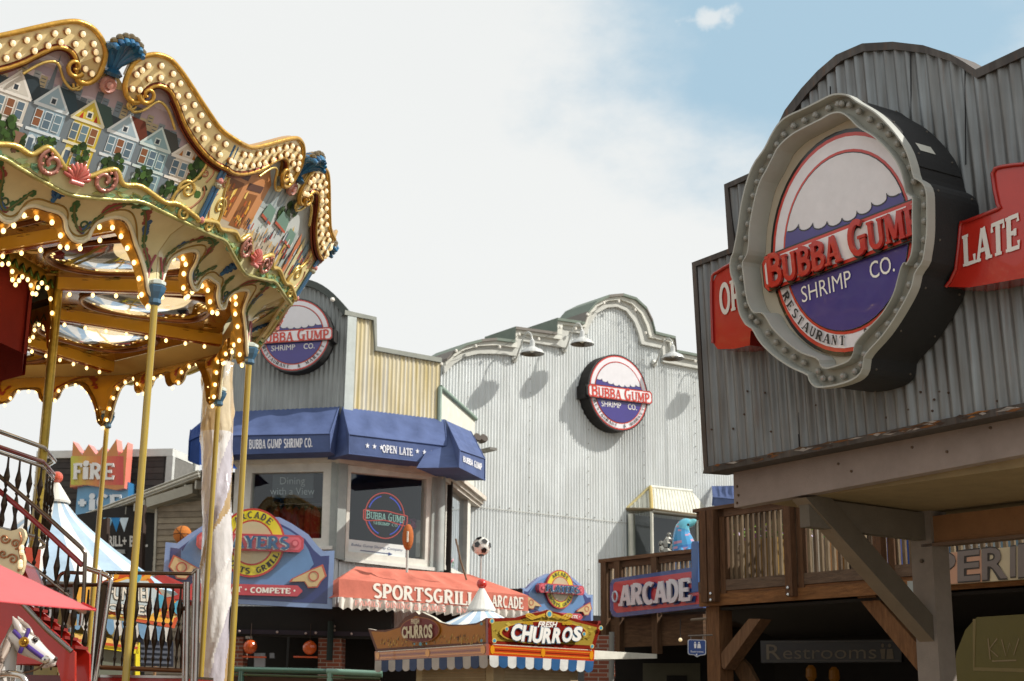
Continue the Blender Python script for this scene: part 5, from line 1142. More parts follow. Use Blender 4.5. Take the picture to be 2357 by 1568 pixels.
# ================================================================ NEAR CORRUGATED FASCIA AND BIG SIGN
FW = wall(1625, 1090, 14, 144); FVV = FW.off(-.22)
FW = Frame(FW.P, FW.U, FW.V+FW.N*.055, (0, 0, 1)); FW.N = FW.U.cross(FW.V)
fs = thing('corrugated_fascia', tuple(sp_(FW, 1990, 1040)), 'dark weathered corrugated metal sign wall with stepped and arched top', 'sign wall')
edge = [(1597, 606), (1690, 571), (1672, 426), (1762, 386), (1790, 300), (1812, 255), (1850, 205), (1887, 165), (1930, 128), (1990, 102), (2060, 98), (2130, 106), (2190, 125), (2225, 145), (2251, 162), (2357, 112), (2520, 50)]
E_ = pxl(FW, edge); E_[1] = (E_[2][0]-.003, E_[1][1])
inner2 = [(1607, 614), (1699, 580), (1681, 434), (1772, 393)]+[(x+(12 if x < 1950 else 3), y+(14 if x < 1950 else 18)) for x, y in edge[4:13]]+[(2224, 162), (2253, 182), (2357, 134), (2520, 72)]
I_ = pxl(FW, inner2)
bf = piecewise(pxl(FW, [(1625, 1086), (2357, 946), (2520, 905)]))
tf = piecewise([(a, b_-.03) for a, b_ in E_])
b = MB(); corrugated(b, FW, E_[0][0]+.02, E_[-1][0], bf, tf, .02, .112, WHITE, 0, 8, .25); part(b, 'corrugated_sheet', M['galv_old'], fs)
b = MB(); n = len(E_)
for i in range(n-1):
    vs = [FW.p(*q, .035) for q in (E_[i], E_[i+1], I_[i+1], I_[i])]+[FW.p(E_[i][0], E_[i][1], -.32), FW.p(E_[i+1][0], E_[i+1][1], -.32), FW.p(*I_[i+1], .0), FW.p(*I_[i], .0)]
    b.add(vs, [[3, 2, 1, 0], [0, 1, 5, 4], [3, 7, 6, 2]], '54443c')
for x, y in ((1630, 590), (1830, 230), (2010, 100), (2185, 122)): pass
part(b, 'top_flashing', M['trim_old'], fs)
b = MB(); q = pxl(FW, [(1597, 606), (1607, 612), (1634, 1078), (1625, 1090)]); b.prism(FW, q, -.3, .03, '5a544e'); part(b, 'corner_flashing', M['trim_old'], fs)
b = MB(); q = pxl(FW, [(1628, 1076), (2357, 930), (2520, 892), (2520, 908), (2357, 947), (1625, 1091)]); b.prism(FW, q, -.3, .045, '6e6862')
rr = random.Random(5)
part(b, 'bottom_flashing', M['trim_old'], fs)
b = MB()
for i in range(60):
    x = rr.uniform(1640, 2350); y = 1076+(930-1076)*(x-1628)/729+rr.uniform(-2, 8); u, v = FW.loc(x, y, .047); l = rr.uniform(.02, .12)
    b.add([FW.p(u-l, v+rr.uniform(-.008, .008), .0475+.0002*(i % 9)), FW.p(u, v-rr.uniform(.006, .02), .0475+.0002*(i % 9)), FW.p(u+l, v, .0475+.0002*(i % 9)), FW.p(u, v+rr.uniform(.006, .016), .0475+.0002*(i % 9))], [[0, 1, 2, 3]], rr.choice(['6e4420', '8a5a2a', '3c2e26', '96908a', '54402e']))
part(b, 'rust_stains', M['matte'], fs)
b = MB()
for x, y0, y1 in ((1915, 200, 320), (2100, 120, 330), (2225, 160, 380), (1842, 1000, 1030), (1843, 950, 1040)): 
    a_ = FW.loc(x-2, y0); c_ = FW.loc(x, y1); b.prism(FW, [a_, (a_[0]+.007, a_[1]), (c_[0]+.007, c_[1]), c_], .012, .02, '14161a')
for i in range(26):
    x = rr.uniform(1640, 2340); y = rr.choice([rr.uniform(640, 1030), rr.uniform(900, 1000)]); u, v = FW.loc(x, y); 
    if bf(u)+.1 < v < tf(u)-.1: b.lathe(FW.p(u, v, .01), [(.0, .012), (.009, .012), (.011, 0)], '4a3a30', 6, FW.N, cap=False)
part(b, 'sheet_joints', M['matte'], fs)
# steel support frame: beam, cross beam, inner beam, post, brace
fr = thing('canopy_frame', (4.05, 14.2, 0), 'grey steel post, beams and diagonal brace carrying the corrugated fascia', 'steel frame')
FB_ = FVV; FG0 = Frame((FW.P.x, FW.P.y, 0), FVV.U, (0, 0, 1), FVV.N)
b = MB(); q = pxl(FB_, [(1688, 1090), (2357, 940), (2540, 890), (2540, 1012), (2357, 1056), (2226, 1078), (1838, 1144), (1690, 1169)]); q0 = q[0]
b.prism(FB_, [(q[0][0], q[0][1]+.05), (q[2][0], q[2][1]+.05), q[3], q[7]], -.12, 0, '8c807a'); part(b, 'front_beam', M['matte'], fr)
b = MB()
for x, y in ((1697, 1120), (1700, 1140), (1930, 1068), (1960, 1085), (2100, 1030), (2280, 985), (1697, 1158), (2180, 1040)): b.lathe(sp_(FB_, x, y), [(.0, .012), (.012, .01), (.014, 0)], '5a4a3c', 8, FB_.N, cap=False)
part(b, 'bolt_heads', M['iron'], fr)
P0 = sp_(FB_, 1842, 1146); u = MW.U; CBF = Frame(Vector((P0.x, P0.y, 0)), MW.U, (0, 0, 1), MW.N)
pu = CBF.loc(2142, 1300)[0]; PC = CBF.p(pu, 0); s_ = .13
pz = lambda y: CBF.loc(2142, y)[1]
b = MB(); PF = Frame(PC, FW.U, (0, 0, 1), FW.N); b.box(PF, -s_, s_, 0, pz(1172), -s_, s_, '80776f'); b.box(PF, -s_*.8, s_*.8, pz(1172), pz(1130), -s_*.8, s_*.8, '5a544c'); part(b, 'post', M['matte'], fr)
b = MB(); zt = CBF.loc(1842, 1146)[1]; b.box(CBF, .05, pu-.1, zt-.27, zt, -.06, .06, '5f584e'); part(b, 'cross_beam', M['matte'], fr)
b = MB(); IBF = Frame(PC, FW.U, (0, 0, 1), FW.N); b.box(IBF, -.0, 4.5, zt-.3, zt-.03, -.09, .09, '86603e'); b.box(IBF, 0, 4.5, zt-.33, zt-.3, -.13, .13, '6a5648'); part(b, 'inner_beam', M['matte'], fr)
b = MB(); q = pxl(CBF, [(1838, 1147), (1893, 1143), (2130, 1417), (2143, 1455), (2136, 1480)]); b.prism(CBF, q, -.09, .09, '574f44', '7a6e5e'); part(b, 'brace', M['matte'], fr)
b = MB()
for y in (1236, 1292): b.lathe(PF.p(0.0, pz(y), s_), [(.0, .02), (.02, .016), (.022, 0)], '4e453c', 8, PF.N, cap=False)
part(b, 'post_bolts', M['iron'], fr)
b = MB(); b.box(FG0, .45, 6, zt+.02, zt+.12, -3.6, -.36, '8a7a5a'); part(b, 'soffit', M['matte'], fr)
# big logo sign
D = .62; c0 = FW.loc(1950, 556, D); R = (FW.loc(1952, 296, D-.08)[1]-FW.loc(1935, 817, D-.08)[1])/2
bs = thing('round_logo_sign', tuple(FW.p(c0[0], c0[1]-1.5*R, D)), 'huge round logo sign with bulb-studded pale rim and deep black can', 'sign')
def s7(l): return [(1520.7+x*.3636, 63.4+y*.3636) for x, y in l]
def s8(l): return [(1520.7+x*.3548, 570.2+y*.3548) for x, y in l]
rim_o = s7([(1170, 430), (1230, 438), (1290, 480), (1400, 545), (1500, 640), (1590, 760), (1635, 880), (1655, 962), (1700, 985), (1732, 1040), (1738, 1150), (1736, 1320)])+s8([(1762, 50), (1748, 110), (1700, 180), (1680, 270), (1600, 420), (1500, 570), (1380, 705), (1365, 760), (1355, 810), (1310, 860), (1200, 900), (1080, 917), (1040, 905), (1012, 870), (1000, 835), (900, 790), (780, 710), (690, 620), (640, 535), (600, 510), (560, 440), (545, 370), (530, 260), (500, 180), (497, 90), (515, 45)])+s7([(530, 1300), (560, 1100), (620, 900), (700, 780), (740, 700), (790, 620), (850, 570), (960, 520), (1060, 470), (1120, 440)])
rim_i = s7([(1190, 548), (1240, 580), (1300, 640), (1400, 700), (1500, 800), (1560, 890), (1590, 985), (1605, 1060), (1645, 1085), (1645, 1200), (1645, 1420), (1600, 1520)])+s8([(1640, 95), (1612, 140), (1590, 220), (1560, 320), (1490, 440), (1400, 535), (1315, 630), (1300, 700), (1270, 745), (1200, 775), (1120, 795), (1085, 775), (1065, 730), (960, 692), (860, 620), (770, 530), (735, 470), (700, 432), (645, 430), (605, 340), (585, 200), (575, 110), (600, 66)])+s7([(600, 1400), (610, 1250), (660, 1020), (720, 900), (760, 820), (790, 765), (870, 690), (960, 640), (1060, 590), (1130, 552)])
def resample(P, n):
    P = P+[P[0]]; L = [0]
    for a_, c_ in zip(P, P[1:]): L.append(L[-1]+math.dist(a_, c_))
    out = []; j = 0
    for i in range(n):
        t = L[-1]*i/n
        while L[j+1] < t: j += 1
        f = (t-L[j])/((L[j+1]-L[j]) or 1); out.append((P[j][0]+(P[j+1][0]-P[j][0])*f, P[j][1]+(P[j+1][1]-P[j][1])*f))
    return out
FO = FW.off(D); nO = 160
RO = resample(smooth_pts(pxl(FO, rim_o), 3, True), nO); RI = resample(smooth_pts(pxl(FO, rim_i), 3, True), nO)
cen = FO.loc(1948, 556)
b = MB(); can = [(cen[0]+(x-cen[0])*.985, cen[1]+(y-cen[1])*.985) for x, y in RO]
vs = [FO.p(x, y, -.0) for x, y in can]+[FO.p(x, y, -D+.03) for x, y in can]
b.add(vs, [[i, nO+i, nO+(i+1) % nO, (i+1) % nO] for i in range(nO)], '1f2022'); part(b, 'sign_can', M['matte'], bs)
b = MB(); rr = random.Random(77)
for i, w0, w1, c in ((18, -.33, -.13, 'c4c4bc'), ): 
    for k in range(2):
        P = [FO.p(cen[0]+(can[j][0]-cen[0])*1.004, cen[1]+(can[j][1]-cen[1])*1.004, w) for j, w in ((i+k, w0), (i+k+1, w0), (i+k+1, w1), (i+k, w1))]; b.add(P, [[0, 1, 2, 3]], c)
part(b, 'maker_label', M['paint'], bs)
b = MB()
for i in (24, 25): 
    j = 24; b.tube([FO.p(cen[0]+(can[j][0]-cen[0])*1.003, cen[1]+(can[j][1]-cen[1])*1.003, w) for w in (-.02, -D+.04)], .006, '2e2e2e', 5)
for i in range(3, nO, 9):
    for w in (-.08, -D+.1): b.ball(FO.p(cen[0]+(can[i][0]-cen[0])*1.002, cen[1]+(can[i][1]-cen[1])*1.002, w), .011, '55504a', 6)
part(b, 'can_seams', M['matte'], bs)
b = MB()
# pale rim: outer lip, recessed gutter floor, inner lip
vs = [FO.p(x, y, .0) for x, y in RO]+[FO.p(x, y, .1) for x, y in RO]+[FO.p(x+(cen[0]-x)*.012, y+(cen[1]-y)*.012, .1) for x, y in RO]+[FO.p(x+(cen[0]-x)*.02, y+(cen[1]-y)*.02, .0) for x, y in RO]+[FO.p(x, y, .0) for x, y in RI]+[FO.p(x, y, .1) for x, y in RI]+[FO.p(x+(cen[0]-x)*.012, y+(cen[1]-y)*.012, .1) for x, y in RI]+[FO.p(x+(cen[0]-x)*.03, y+(cen[1]-y)*.03, -.1) for x, y in RI]
for k in range(7):
    b.add(vs, [[k*nO+i, (k+1)*nO+i, (k+1)*nO+(i+1) % nO, k*nO+(i+1) % nO] for i in range(nO)], 'a6a8a2' if k != 3 else '96958a', k in (1,))
part(b, 'pale_rim', M['paint'], bs)
b = MB(); Q = [(x+(cen[0]-x)*.03, y+(cen[1]-y)*.03) for x, y in RI]; b.poly(FO, Q, -.102, 'b4ab98'); part(b, 'back_panel', M['paint'], bs)
Fc_ = Frame(FO.p(FO.loc(1946, 556, -.08)[0], FO.loc(1946, 556, -.08)[1], -.08), FW.U, FW.V, FW.N)
logo(Fc_, R, bs, True)
bb = MB(); bb.ball((0, 0, 0), .031, 'b0ac9e', 10); bo = bb.build('unlit_bulb', M['bulb_off'], None, (0, 0, 0)); UB = bo.data; bpy.data.objects.remove(bo)
for i in range(0, nO, 3):
    x = (RO[i][0]+RI[i][0])/2; best = min(RI, key=lambda q: (q[0]-RO[i][0])**2+(q[1]-RO[i][1])**2); x, y = (RO[i][0]+best[0])/2, (RO[i][1]+best[1])/2
    place(UB, 'rim_bulb', bs, FO.p(x, y, .04))
b = MB(); q = s7([(1800, 830), (1850, 845), (1895, 985), (1845, 970)]); cq = [cen]; b = MB()
# ribbons OPEN / LATE
RB = FW.off(.3)
op = thing('ribbon_sign', tuple(sp_(RB, 1680, 800)), 'red ribbon-shaped sign lettered OPEN, half hidden behind the big round sign', 'sign')
b = MB(); q = [(1641, 650), (1652, 628), (1700, 600), (1760, 580), (1780, 760), (1728, 762), (1726, 795), (1690, 803), (1652, 804), (1642, 790)]; b.prism(RB, pxl(RB, q), -.3, 0, 'b22a1e', '8a1a12')
part(b, 'ribbon', M['gloss'], op); b = MB(); q = smooth_pts([(1641, 790), (1638, 652), (1652, 626), (1700, 600), (1760, 578)], 3); b.tube([sp_(RB, x, y, .01) for x, y in q], .018, '9c2018', 6); part(b, 'raised_edge', M['gloss'], op)
b = MB(); slab(b, RB, 'OPEN', pxq(RB, (1655, 658), (1757, 619), (1760, 692), (1659, 726)), .012, .004, 'd9d6d0', .095, .6, -.0); part(b, 'lettering', M['paint'], op)
la = thing('ribbon_sign', tuple(sp_(RB, 2270, 640)), 'red ribbon-shaped sign lettered LATE at the right of the big round sign', 'sign')
RL = FW.off(.3)
q = [(2177, 660), (2200, 620), (2210, 520), (2222, 511), (2295, 480), (2299, 470), (2284, 400), (2300, 385), (2357, 378), (2480, 360), (2480, 600), (2357, 640), (2230, 662)]
b = MB(); b.prism(RL, pxl(RL, q), -.26, 0, 'b22a1e', '8a1a12'); part(b, 'ribbon', M['gloss'], la)
b = MB(); b.tube([sp_(RL, x, y, .01) for x, y in smooth_pts([(2177, 660), (2200, 620), (2210, 522), (2222, 511), (2295, 482), (2296, 470), (2284, 400), (2305, 384), (2357, 378)], 2)], .016, '9c2018', 6); part(b, 'raised_edge', M['gloss'], la)
b = MB(); slab(b, RL, 'LATE', pxq(RL, (2216, 545), (2348, 490), (2350, 572), (2219, 615)), .012, .004, 'dcd9d4', .105, .6); part(b, 'lettering', M['paint'], la)
# ================================================================ WOODEN DECK
DF = wall(1597, 1175, 21, 144)
u, v = DF.loc(1597, 1175); zr = DF.P.z; zf = DF.loc(1614, 1345)[1]+DF.P.z; zbm = DF.loc(1614, 1397)[1]+DF.P.z
DG = Frame((DF.P.x, DF.P.y, 0), DF.U, DF.V, DF.N)
dk = thing('wooden_deck', tuple(DG.p(4, 0)), 'upper wooden deck with weathered slatted railing and heavy timber beams', 'deck')
LU = 8.2; uE = DG.loc(1609, 1250)[0]
def timber(name, boxes, par=None, mat='wood'):
    b = MB()
    for bx in boxes: b.box(DG, *bx)
    return part(b, name, M[mat], par or dk)
timber('handrail', [(uE-.02, LU, zr-.05, zr+.0, -.08, .1, '5c4433')], mat='woodh'); timber('rail_board', [(uE, LU, zr-.16, zr-.052, -.02, .04, '5c4434')], mat='woodh')
sl = MB()
for i in range(int(LU/.105)-2):
    u = uE+.08+i*.105; h0 = random.uniform(-.01, .01); sl.box(DG, u, u+.048, zf+.03+h0, zr-.1, -.06, -.022, random.choice(['74644f', '665643', '7e6e58', '584838']))
o = part(sl, 'slat_panel', M['wood'], dk); 
uE = DG.loc(1609, 1250)[0]; PO = [uE+.17]+[DG.loc(x, 1250)[0] for x in (1645, 1821, 2026)]
for u in PO: timber('rail_post', [(u, u+.13, zbm+.05, zr-.052, .045, .15, '573c28'), (u+.14, u+.24, zbm+.12, zr-.052, -.1, .04, '5a402c')])
timber('edge_board', [(uE, LU, zf-.12, zf+.03, -.02, .035, '5e4c3e')], mat='woodh'); timber('rim_beam', [(uE, LU, zbm+.02, zf-.125, -.06, .02, '6e4a2e')], mat='woodh'); timber('rim_beam', [(uE+.02, LU, zbm, zbm+.16, -.03, .043, '76502f')], mat='woodh')
b = MB(); fl_ = [(.16, -.07), (LU+3, -.07), (LU+3, -7.2), (-5.2, -7.2)]; b.add([DG.p(u, z, w) for z in (zf-.02, zf-.08) for u, w in fl_], [[0, 1, 2, 3], [7, 6, 5, 4], [0, 4, 5, 1], [3, 7, 4, 0], [2, 6, 7, 3]], '4a3c30'); part(b, 'deck_floor', M['woodh'], dk)
jo = MB()
for i in range(12): jo.box(DG, .2+i*.7, .28+i*.7, zbm, zf-.07, -6.5, -.08, '2c2018')
part(jo, 'joists', M['woodh'], dk)
b = MB()
for u in PO[1:3]:
    for z in (zf-.16, zf-.25): b.lathe(DG.p(u+.06, z, .15), [(0, .02), (.02, .018), (.024, 0)], 'b8bcc0', 8, DG.N, cap=False)
part(b, 'galvanised_bolts', M['chrome'], dk)
# far lower run of railing behind the ARCADE sign
DH = wall(1586, 1266, 27, 144); DH = Frame((DH.P.x, DH.P.y, 0), DH.U, DH.V, DH.N); zr2 = at(1586, 1266, 27).z; uL_ = DH.loc(1386, 1297)[0]; u_r = DH.loc(1612, 1262)[0]
b = MB(); b.box(DH, uL_, u_r, zr2-.07, zr2, -.1, .1, '6a4e38'); b.box(DH, uL_, u_r, zr2-.2, zr2-.072, -.03, .03, '5a4230'); part(b, 'handrail', M['woodh'], dk)
b = MB()
for i in range(int((u_r-uL_)/.13)): u = uL_+.08+i*.13; b.box(DH, u, u+.06, zr2-1.1, zr2-.15, -.08, -.04, random.choice(['8a7864', 'a08e76', '74624e']))
part(b, 'slat_panel', M['wood'], dk)
for px in (1390, 1421, 1506): u = DH.loc(px, 1300)[0]; b = MB(); b.box(DH, u, u+.16, zr2-1.9, zr2-.072, -.035, .09, '5e4632'); part(b, 'rail_post', M['wood'], dk)
b = MB(); b.box(DH, uL_, u_r, zr2-1.75, zr2-1.2, -.1, -.03, '5c4430'); b.box(DH, uL_, u_r+.0, zr2-1.3, zr2-1.15, -6, -.1, '4a3a2c'); part(b, 'rim_beam', M['woodh'], dk)
# timber posts and braces under the deck
def tb_(name, F, q, w0, w1, c, par=dk, mat='wood'): b = MB(); b.prism(F, pxl(F, q), w0, w1, c); return part(b, name, M[mat], par)
pu_ = DG.loc(1636, 1450)[0]; b = MB(); b.box(DG, pu_-.13, pu_+.13, 0, zbm-.0, -.3, -.04, '6a4a30'); part(b, 'support_post', M['wood'], dk)
pu2 = DG.loc(2128, 1450)[0]; b = MB(); b.box(DG, pu2-.16, pu2+.1, 0, zbm, -.3, -.04, '7a4c28'); part(b, 'support_post', M['wood'], dk)
tb_('diagonal_brace', DG, [(1640, 1519), (1716, 1424), (1744, 1424), (1660, 1541)], -.28, -.06, '6a4e38'); tb_('diagonal_brace', DG, [(1960, 1368), (2002, 1366), (2110, 1490), (2110, 1552)], -.27, -.07, '6e4c30')
tb_('diagonal_brace', DG, [(1660, 1500), (1688, 1530), (1724, 1600), (1690, 1600), (1655, 1541)], -.36, -.29, '4e3824')
b = MB(); q = DG.loc(1794+40, 1450)
b.box(DG, DG.loc(2105, 1380)[0], DG.loc(2150, 1380)[0], DG.loc(2120, 1388)[1], DG.loc(2120, 1338)[1], .05, .12, '8c9290'); part(b, 'junction_box', M['plastic'], dk)
b = MB()
for x, y in ((1727+0, 1345),): pass
for x, y in ((2107, 1395), (2118, 1394), (2119, 1406)): u, v = DG.loc(x, y, .1); b.box(DG, u-.03, u+.03, v-.03, v+.03, .02, .06, 'c2c0b0')
part(b, 'cable_clips', M['plastic'], dk)
# hall under the deck, its shade put into near-black wall colours
hall = thing('under_deck_hall', tuple(DG.p(4, 0, -6)), 'dark shopfront hall in the shade below the wooden deck', 'shopfront')
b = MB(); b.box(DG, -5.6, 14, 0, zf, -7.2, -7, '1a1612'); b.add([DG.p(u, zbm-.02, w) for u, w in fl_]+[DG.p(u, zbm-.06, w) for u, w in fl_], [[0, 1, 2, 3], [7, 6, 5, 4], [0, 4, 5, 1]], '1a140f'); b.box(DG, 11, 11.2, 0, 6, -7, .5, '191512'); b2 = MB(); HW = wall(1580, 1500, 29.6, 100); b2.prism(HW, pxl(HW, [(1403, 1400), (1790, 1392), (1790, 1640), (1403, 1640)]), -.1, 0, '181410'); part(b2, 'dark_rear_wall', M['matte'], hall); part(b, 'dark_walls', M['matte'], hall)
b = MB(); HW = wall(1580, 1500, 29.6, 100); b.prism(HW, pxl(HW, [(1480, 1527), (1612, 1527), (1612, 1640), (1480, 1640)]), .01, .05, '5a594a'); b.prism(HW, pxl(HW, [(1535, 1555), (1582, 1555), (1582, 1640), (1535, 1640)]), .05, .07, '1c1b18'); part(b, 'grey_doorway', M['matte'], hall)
for k, (px, py) in enumerate(((1867, 1552), (1920, 1556))):
    t = thing('wall_lamp', tuple(at(px, py+10, 26.5)), ('dim amber lamp glowing below the dark restroom lettering', 'second dim amber lamp glowing nearer the timber brace')[k], 'lamp'); b = MB(); p = at(px, py, 26.5); b.lathe(p, [(.05, -.12), (.1, -.05), (.09, .1), (.04, .16)], 'ffffff', 12); part(b, 'lamp_shade', M['amber'], t); b = MB(); b.box(DG.off(0), DG.loc(px, py, -6.9)[0]-.03, DG.loc(px, py, -6.9)[0]+.03, p.z-.2, p.z-.12, -6.99, -6.5, '3a2c1c'); part(b, 'bracket', M['matte'], t)
t = thing('restroom_sign', tuple(sp_(DG, 1900, 1530, -3)), 'dark wide sign lettered Restrooms hanging in shadow under the deck', 'sign'); RS = DG.off(-3)
b = MB(); b.prism(RS, pxl(RS, [(1750, 1475), (2075, 1472), (2075, 1524), (1752, 1526)]), -.05, 0, '0e1014'); part(b, 'board', M['paint'], t)  # board and letters coloured dark to hold the deck's shade
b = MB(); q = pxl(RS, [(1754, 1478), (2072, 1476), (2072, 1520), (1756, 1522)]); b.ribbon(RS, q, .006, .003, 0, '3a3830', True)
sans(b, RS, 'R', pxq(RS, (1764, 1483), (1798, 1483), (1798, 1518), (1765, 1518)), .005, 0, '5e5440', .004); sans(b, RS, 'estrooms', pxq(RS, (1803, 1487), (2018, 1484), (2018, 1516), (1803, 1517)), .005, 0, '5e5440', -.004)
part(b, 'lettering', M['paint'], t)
b = MB()
for x, s_ in ((2032, 0), (2048, 1)):
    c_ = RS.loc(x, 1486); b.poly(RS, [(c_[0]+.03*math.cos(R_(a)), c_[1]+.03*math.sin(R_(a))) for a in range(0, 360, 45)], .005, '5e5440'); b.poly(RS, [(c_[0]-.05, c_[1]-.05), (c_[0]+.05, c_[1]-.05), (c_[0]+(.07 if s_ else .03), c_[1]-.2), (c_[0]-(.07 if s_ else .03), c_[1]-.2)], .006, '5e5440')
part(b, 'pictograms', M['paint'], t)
t = thing('restroom_sign', tuple(at(1604, 1510, 20.2)), 'small hanging blue restroom sign with white border beside the timber post', 'sign'); RS = wall(1604, 1490, 20.2, 100)
b = MB(); q = pxl(RS, [(1586, 1472), (1623, 1473), (1625, 1476), (1625, 1505), (1622, 1508), (1612, 1509), (1604, 1513), (1597, 1508), (1586, 1507), (1583, 1504), (1583, 1475)]); b.prism(RS, q, -.03, 0, 'd2d8e0'); c_ = RS.loc(1604, 1490); b.poly(RS, [(c_[0]+(x-c_[0])*.92, c_[1]+(y-c_[1])*.92) for x, y in q], .003, '27488c'); part(b, 'board', M['paint'], t)
b = MB()
for x, s_ in ((1600, 0), (1609, 1)):
    c_ = RS.loc(x, 1479.5); b.poly(RS, [(c_[0]+.012*math.cos(R_(a)), c_[1]+.012*math.sin(R_(a))) for a in range(0, 360, 45)], .005, 'e4e8ee'); b.poly(RS, [(c_[0]-.018, c_[1]-.015), (c_[0]+.018, c_[1]-.015), (c_[0]+(.026 if s_ else .012), c_[1]-.075), (c_[0]-(.026 if s_ else .012), c_[1]-.075)], .0055, 'e4e8ee')
sans(b, RS, 'Restrooms', pxq(RS, (1590, 1497), (1619, 1497.5), (1619, 1502.5), (1590, 1502)), .005, 0, 'e4e8ee', 0); c_ = RS.loc(1604, 1507); b.poly(RS, [(c_[0]-.02, c_[1]), (c_[0]+.005, c_[1]+.018), (c_[0]+.005, c_[1]-.018)], .006, 'e4e8ee'); part(b, 'lettering', M['paint'], t)
b = MB(); b.tube([sp_(RS, 1590, 1472), sp_(RS, 1590, 1464)], .005, '8a8a88', 4); b.tube([sp_(RS, 1618, 1473), sp_(RS, 1618, 1464)], .005, '8a8a88', 4); b.tube([sp_(RS, 1584, 1464, .01), sp_(RS, 1640, 1462, .01)], .012, '6a625a', 6); part(b, 'hanger', M['iron'], t)
t = thing('hanging_bulb', tuple(at(1566, 1476, 25)), 'single small white bulb glowing on a cord under the deck', 'lamp'); b = MB(); b.ball(at(1566, 1473, 25), .035, 'ffffff', 8); part(b, 'bulb_glass', M['bulb_day'], t); b = MB(); b.tube([at(1566, 1468, 25), at(1566, 1425, 25)], .008, '2a2420', 4); part(b, 'cord', M['matte'], t)
t = thing('conduit_pipe', tuple(at(1700, 1425, 24)), 'thin pale conduit running under the rim of the far deck', 'pipe'); b = MB(); b.tube([at(1592, 1427, 25), at(1680, 1419, 23.5), at(1790, 1412, 22)], .025, '6a5c4c', 6); part(b, 'pipe', M['matte'], t)
# ARCADE sign
AF = wall(1610, 1360, 26.3, 144)
t = thing('arcade_sign', tuple(sp_(AF, 1510, 1415)), 'red ARCADE sign with thick blue border hung on the deck rail', 'sign')
b = MB(); q = [(1404, 1345), (1409, 1334), (1420, 1331), (1600, 1305), (1612, 1310), (1619, 1399), (1420, 1421), (1410, 1418), (1404, 1405)]; b.prism(AF, pxl(AF, q), -.2, 0, '2c4680'); q = [(1412, 1346), (1416, 1340), (1606, 1314), (1612, 1390), (1420, 1411), (1413, 1404)]; b.poly(AF, pxl(AF, q), .004, 'b22f38'); part(b, 'sign_board', M['gloss'], t)
b = MB(); mp = pxq(AF, (1433, 1350), (1597, 1332), (1598, 1382), (1433, 1396)); slab(b, AF, 'ARCADE', lambda s, t_: (lambda q: (q[0]+.04, q[1]-.02))(mp(s, t_)), .02, .015, '26407a', .14, .8, -.04, None, .06); slab(b, AF, 'ARCADE', mp, .1, .04, 'c4c2c8', .12, .75, -.04, None, .06)
c_ = AF.loc(1420, 1374); b.tube([AF.p(c_[0]+.07*math.cos(R_(a)), c_[1]+.1*math.sin(R_(a)), .05) for a in range(0, 360, 20)], .02, 'b8c0d0', 6, close=True); part(b, 'lettering', M['gloss'], t)
t = thing('blue_post_banner', tuple(sp_(AF, 1600, 1365, .3)), 'narrow upright blue panel between the ARCADE sign and the deck post', 'panel'); b = MB(); b.prism(AF.off(.35), pxl(AF.off(.35), [(1591, 1252), (1594, 1246), (1606, 1246), (1608, 1250), (1607, 1362), (1592, 1364)]), -.08, 0, '27528c'); part(b, 'panel', M['gloss'], t)
# seal statue, silver figure, flower boxes on the deck
def vrev(prof, p, col, cols=None, n=16): b = MB(); b.lathe(p, prof, col, n, None, True, cols); return b
sp0 = at(1577, 1275, 29.5)
t = thing('seal_statue', tuple(sp0-Vector((0, 0, .7))), 'turquoise painted sea lion statue with raised nose on the deck', 'statue')
b = MB(); k = 29.5/3379.; path = [(1580, 1310, 34), (1578, 1285, 31), (1575, 1262, 29), (1571, 1240, 24), (1570, 1225, 19), (1573, 1213, 17), (1580, 1206, 14), (1590, 1204, 9.5), (1598, 1201, 7), (1602, 1202, 4.5)]
pts = smooth_pts(path, 4); rr = random.Random(2); vs = []; n = 14; cl = []
for i, (x, y, r) in enumerate(pts):
    c_ = at(x, y, 29.5); j = min(i+1, len(pts)-1); h = max(i-1, 0); d_ = (at(pts[j][0], pts[j][1], 29.5)-at(pts[h][0], pts[h][1], 29.5)).normalized(); sy = Vector((0, 1, 0)); sx = d_.cross(sy).normalized()
    for a in range(n): vs.append(c_+sx*(r*k*math.cos(2*PI*a/n))+sy*(r*k*.85*math.sin(2*PI*a/n)))
for i in range(len(pts)-1):
    t_ = i/(len(pts)-1); base = [('2f78b8'), ('3c92c4'), ('5aaec4'), ('62b0b8')][min(3, int(t_*4))]
    for a in range(n):
        c = base if rr.random() > .07 or t_ > .6 else 'c08aa0'
        b.add([vs[i*n+a], vs[i*n+(a+1) % n], vs[(i+1)*n+(a+1) % n], vs[(i+1)*n+a]], [[0, 1, 2, 3]], c, True)
b.add(vs[-n:], [list(range(n))], '2a4a50'); part(b, 'body', M['gloss'], t)
b = MB(); b.ball(at(1584, 1208, 29.28), .03, '14242a', 8); part(b, 'eye', M['gloss'], t)
for s_ in (-1, 1): b = MB(); p = at(1576+8*s_, 1280, 29.2); b.ball(p, .2, '3a8cc0', 10, (.4, .9, .9)); part(b, 'flipper', M['gloss'], t)
t = thing('silver_statue', tuple(at(1534, 1278, 29.8)), 'small crouching silvery figure statue beside the sea lion', 'statue'); b = MB(); rr = random.Random(5); k = 29.8/3379.
for x, y, r in ((1540, 1232, 6), (1538, 1244, 9), (1534, 1256, 13), (1526, 1264, 10), (1545, 1262, 11), (1522, 1252, 7), (1550, 1250, 8), (1534, 1274, 16)): b.ball(at(x, y, 29.8), r*k, rr.choice(['9a9890', 'b0aea4', '84827a']), 9, (1, .8, 1.1))
part(b, 'figure', M['chrome'], t); b = MB(); b.lathe(at(1534, 1290, 29.8), [(.2, -.6), (.22, 0)], '6a6860', 12); part(b, 'plinth', M['matte'], t)
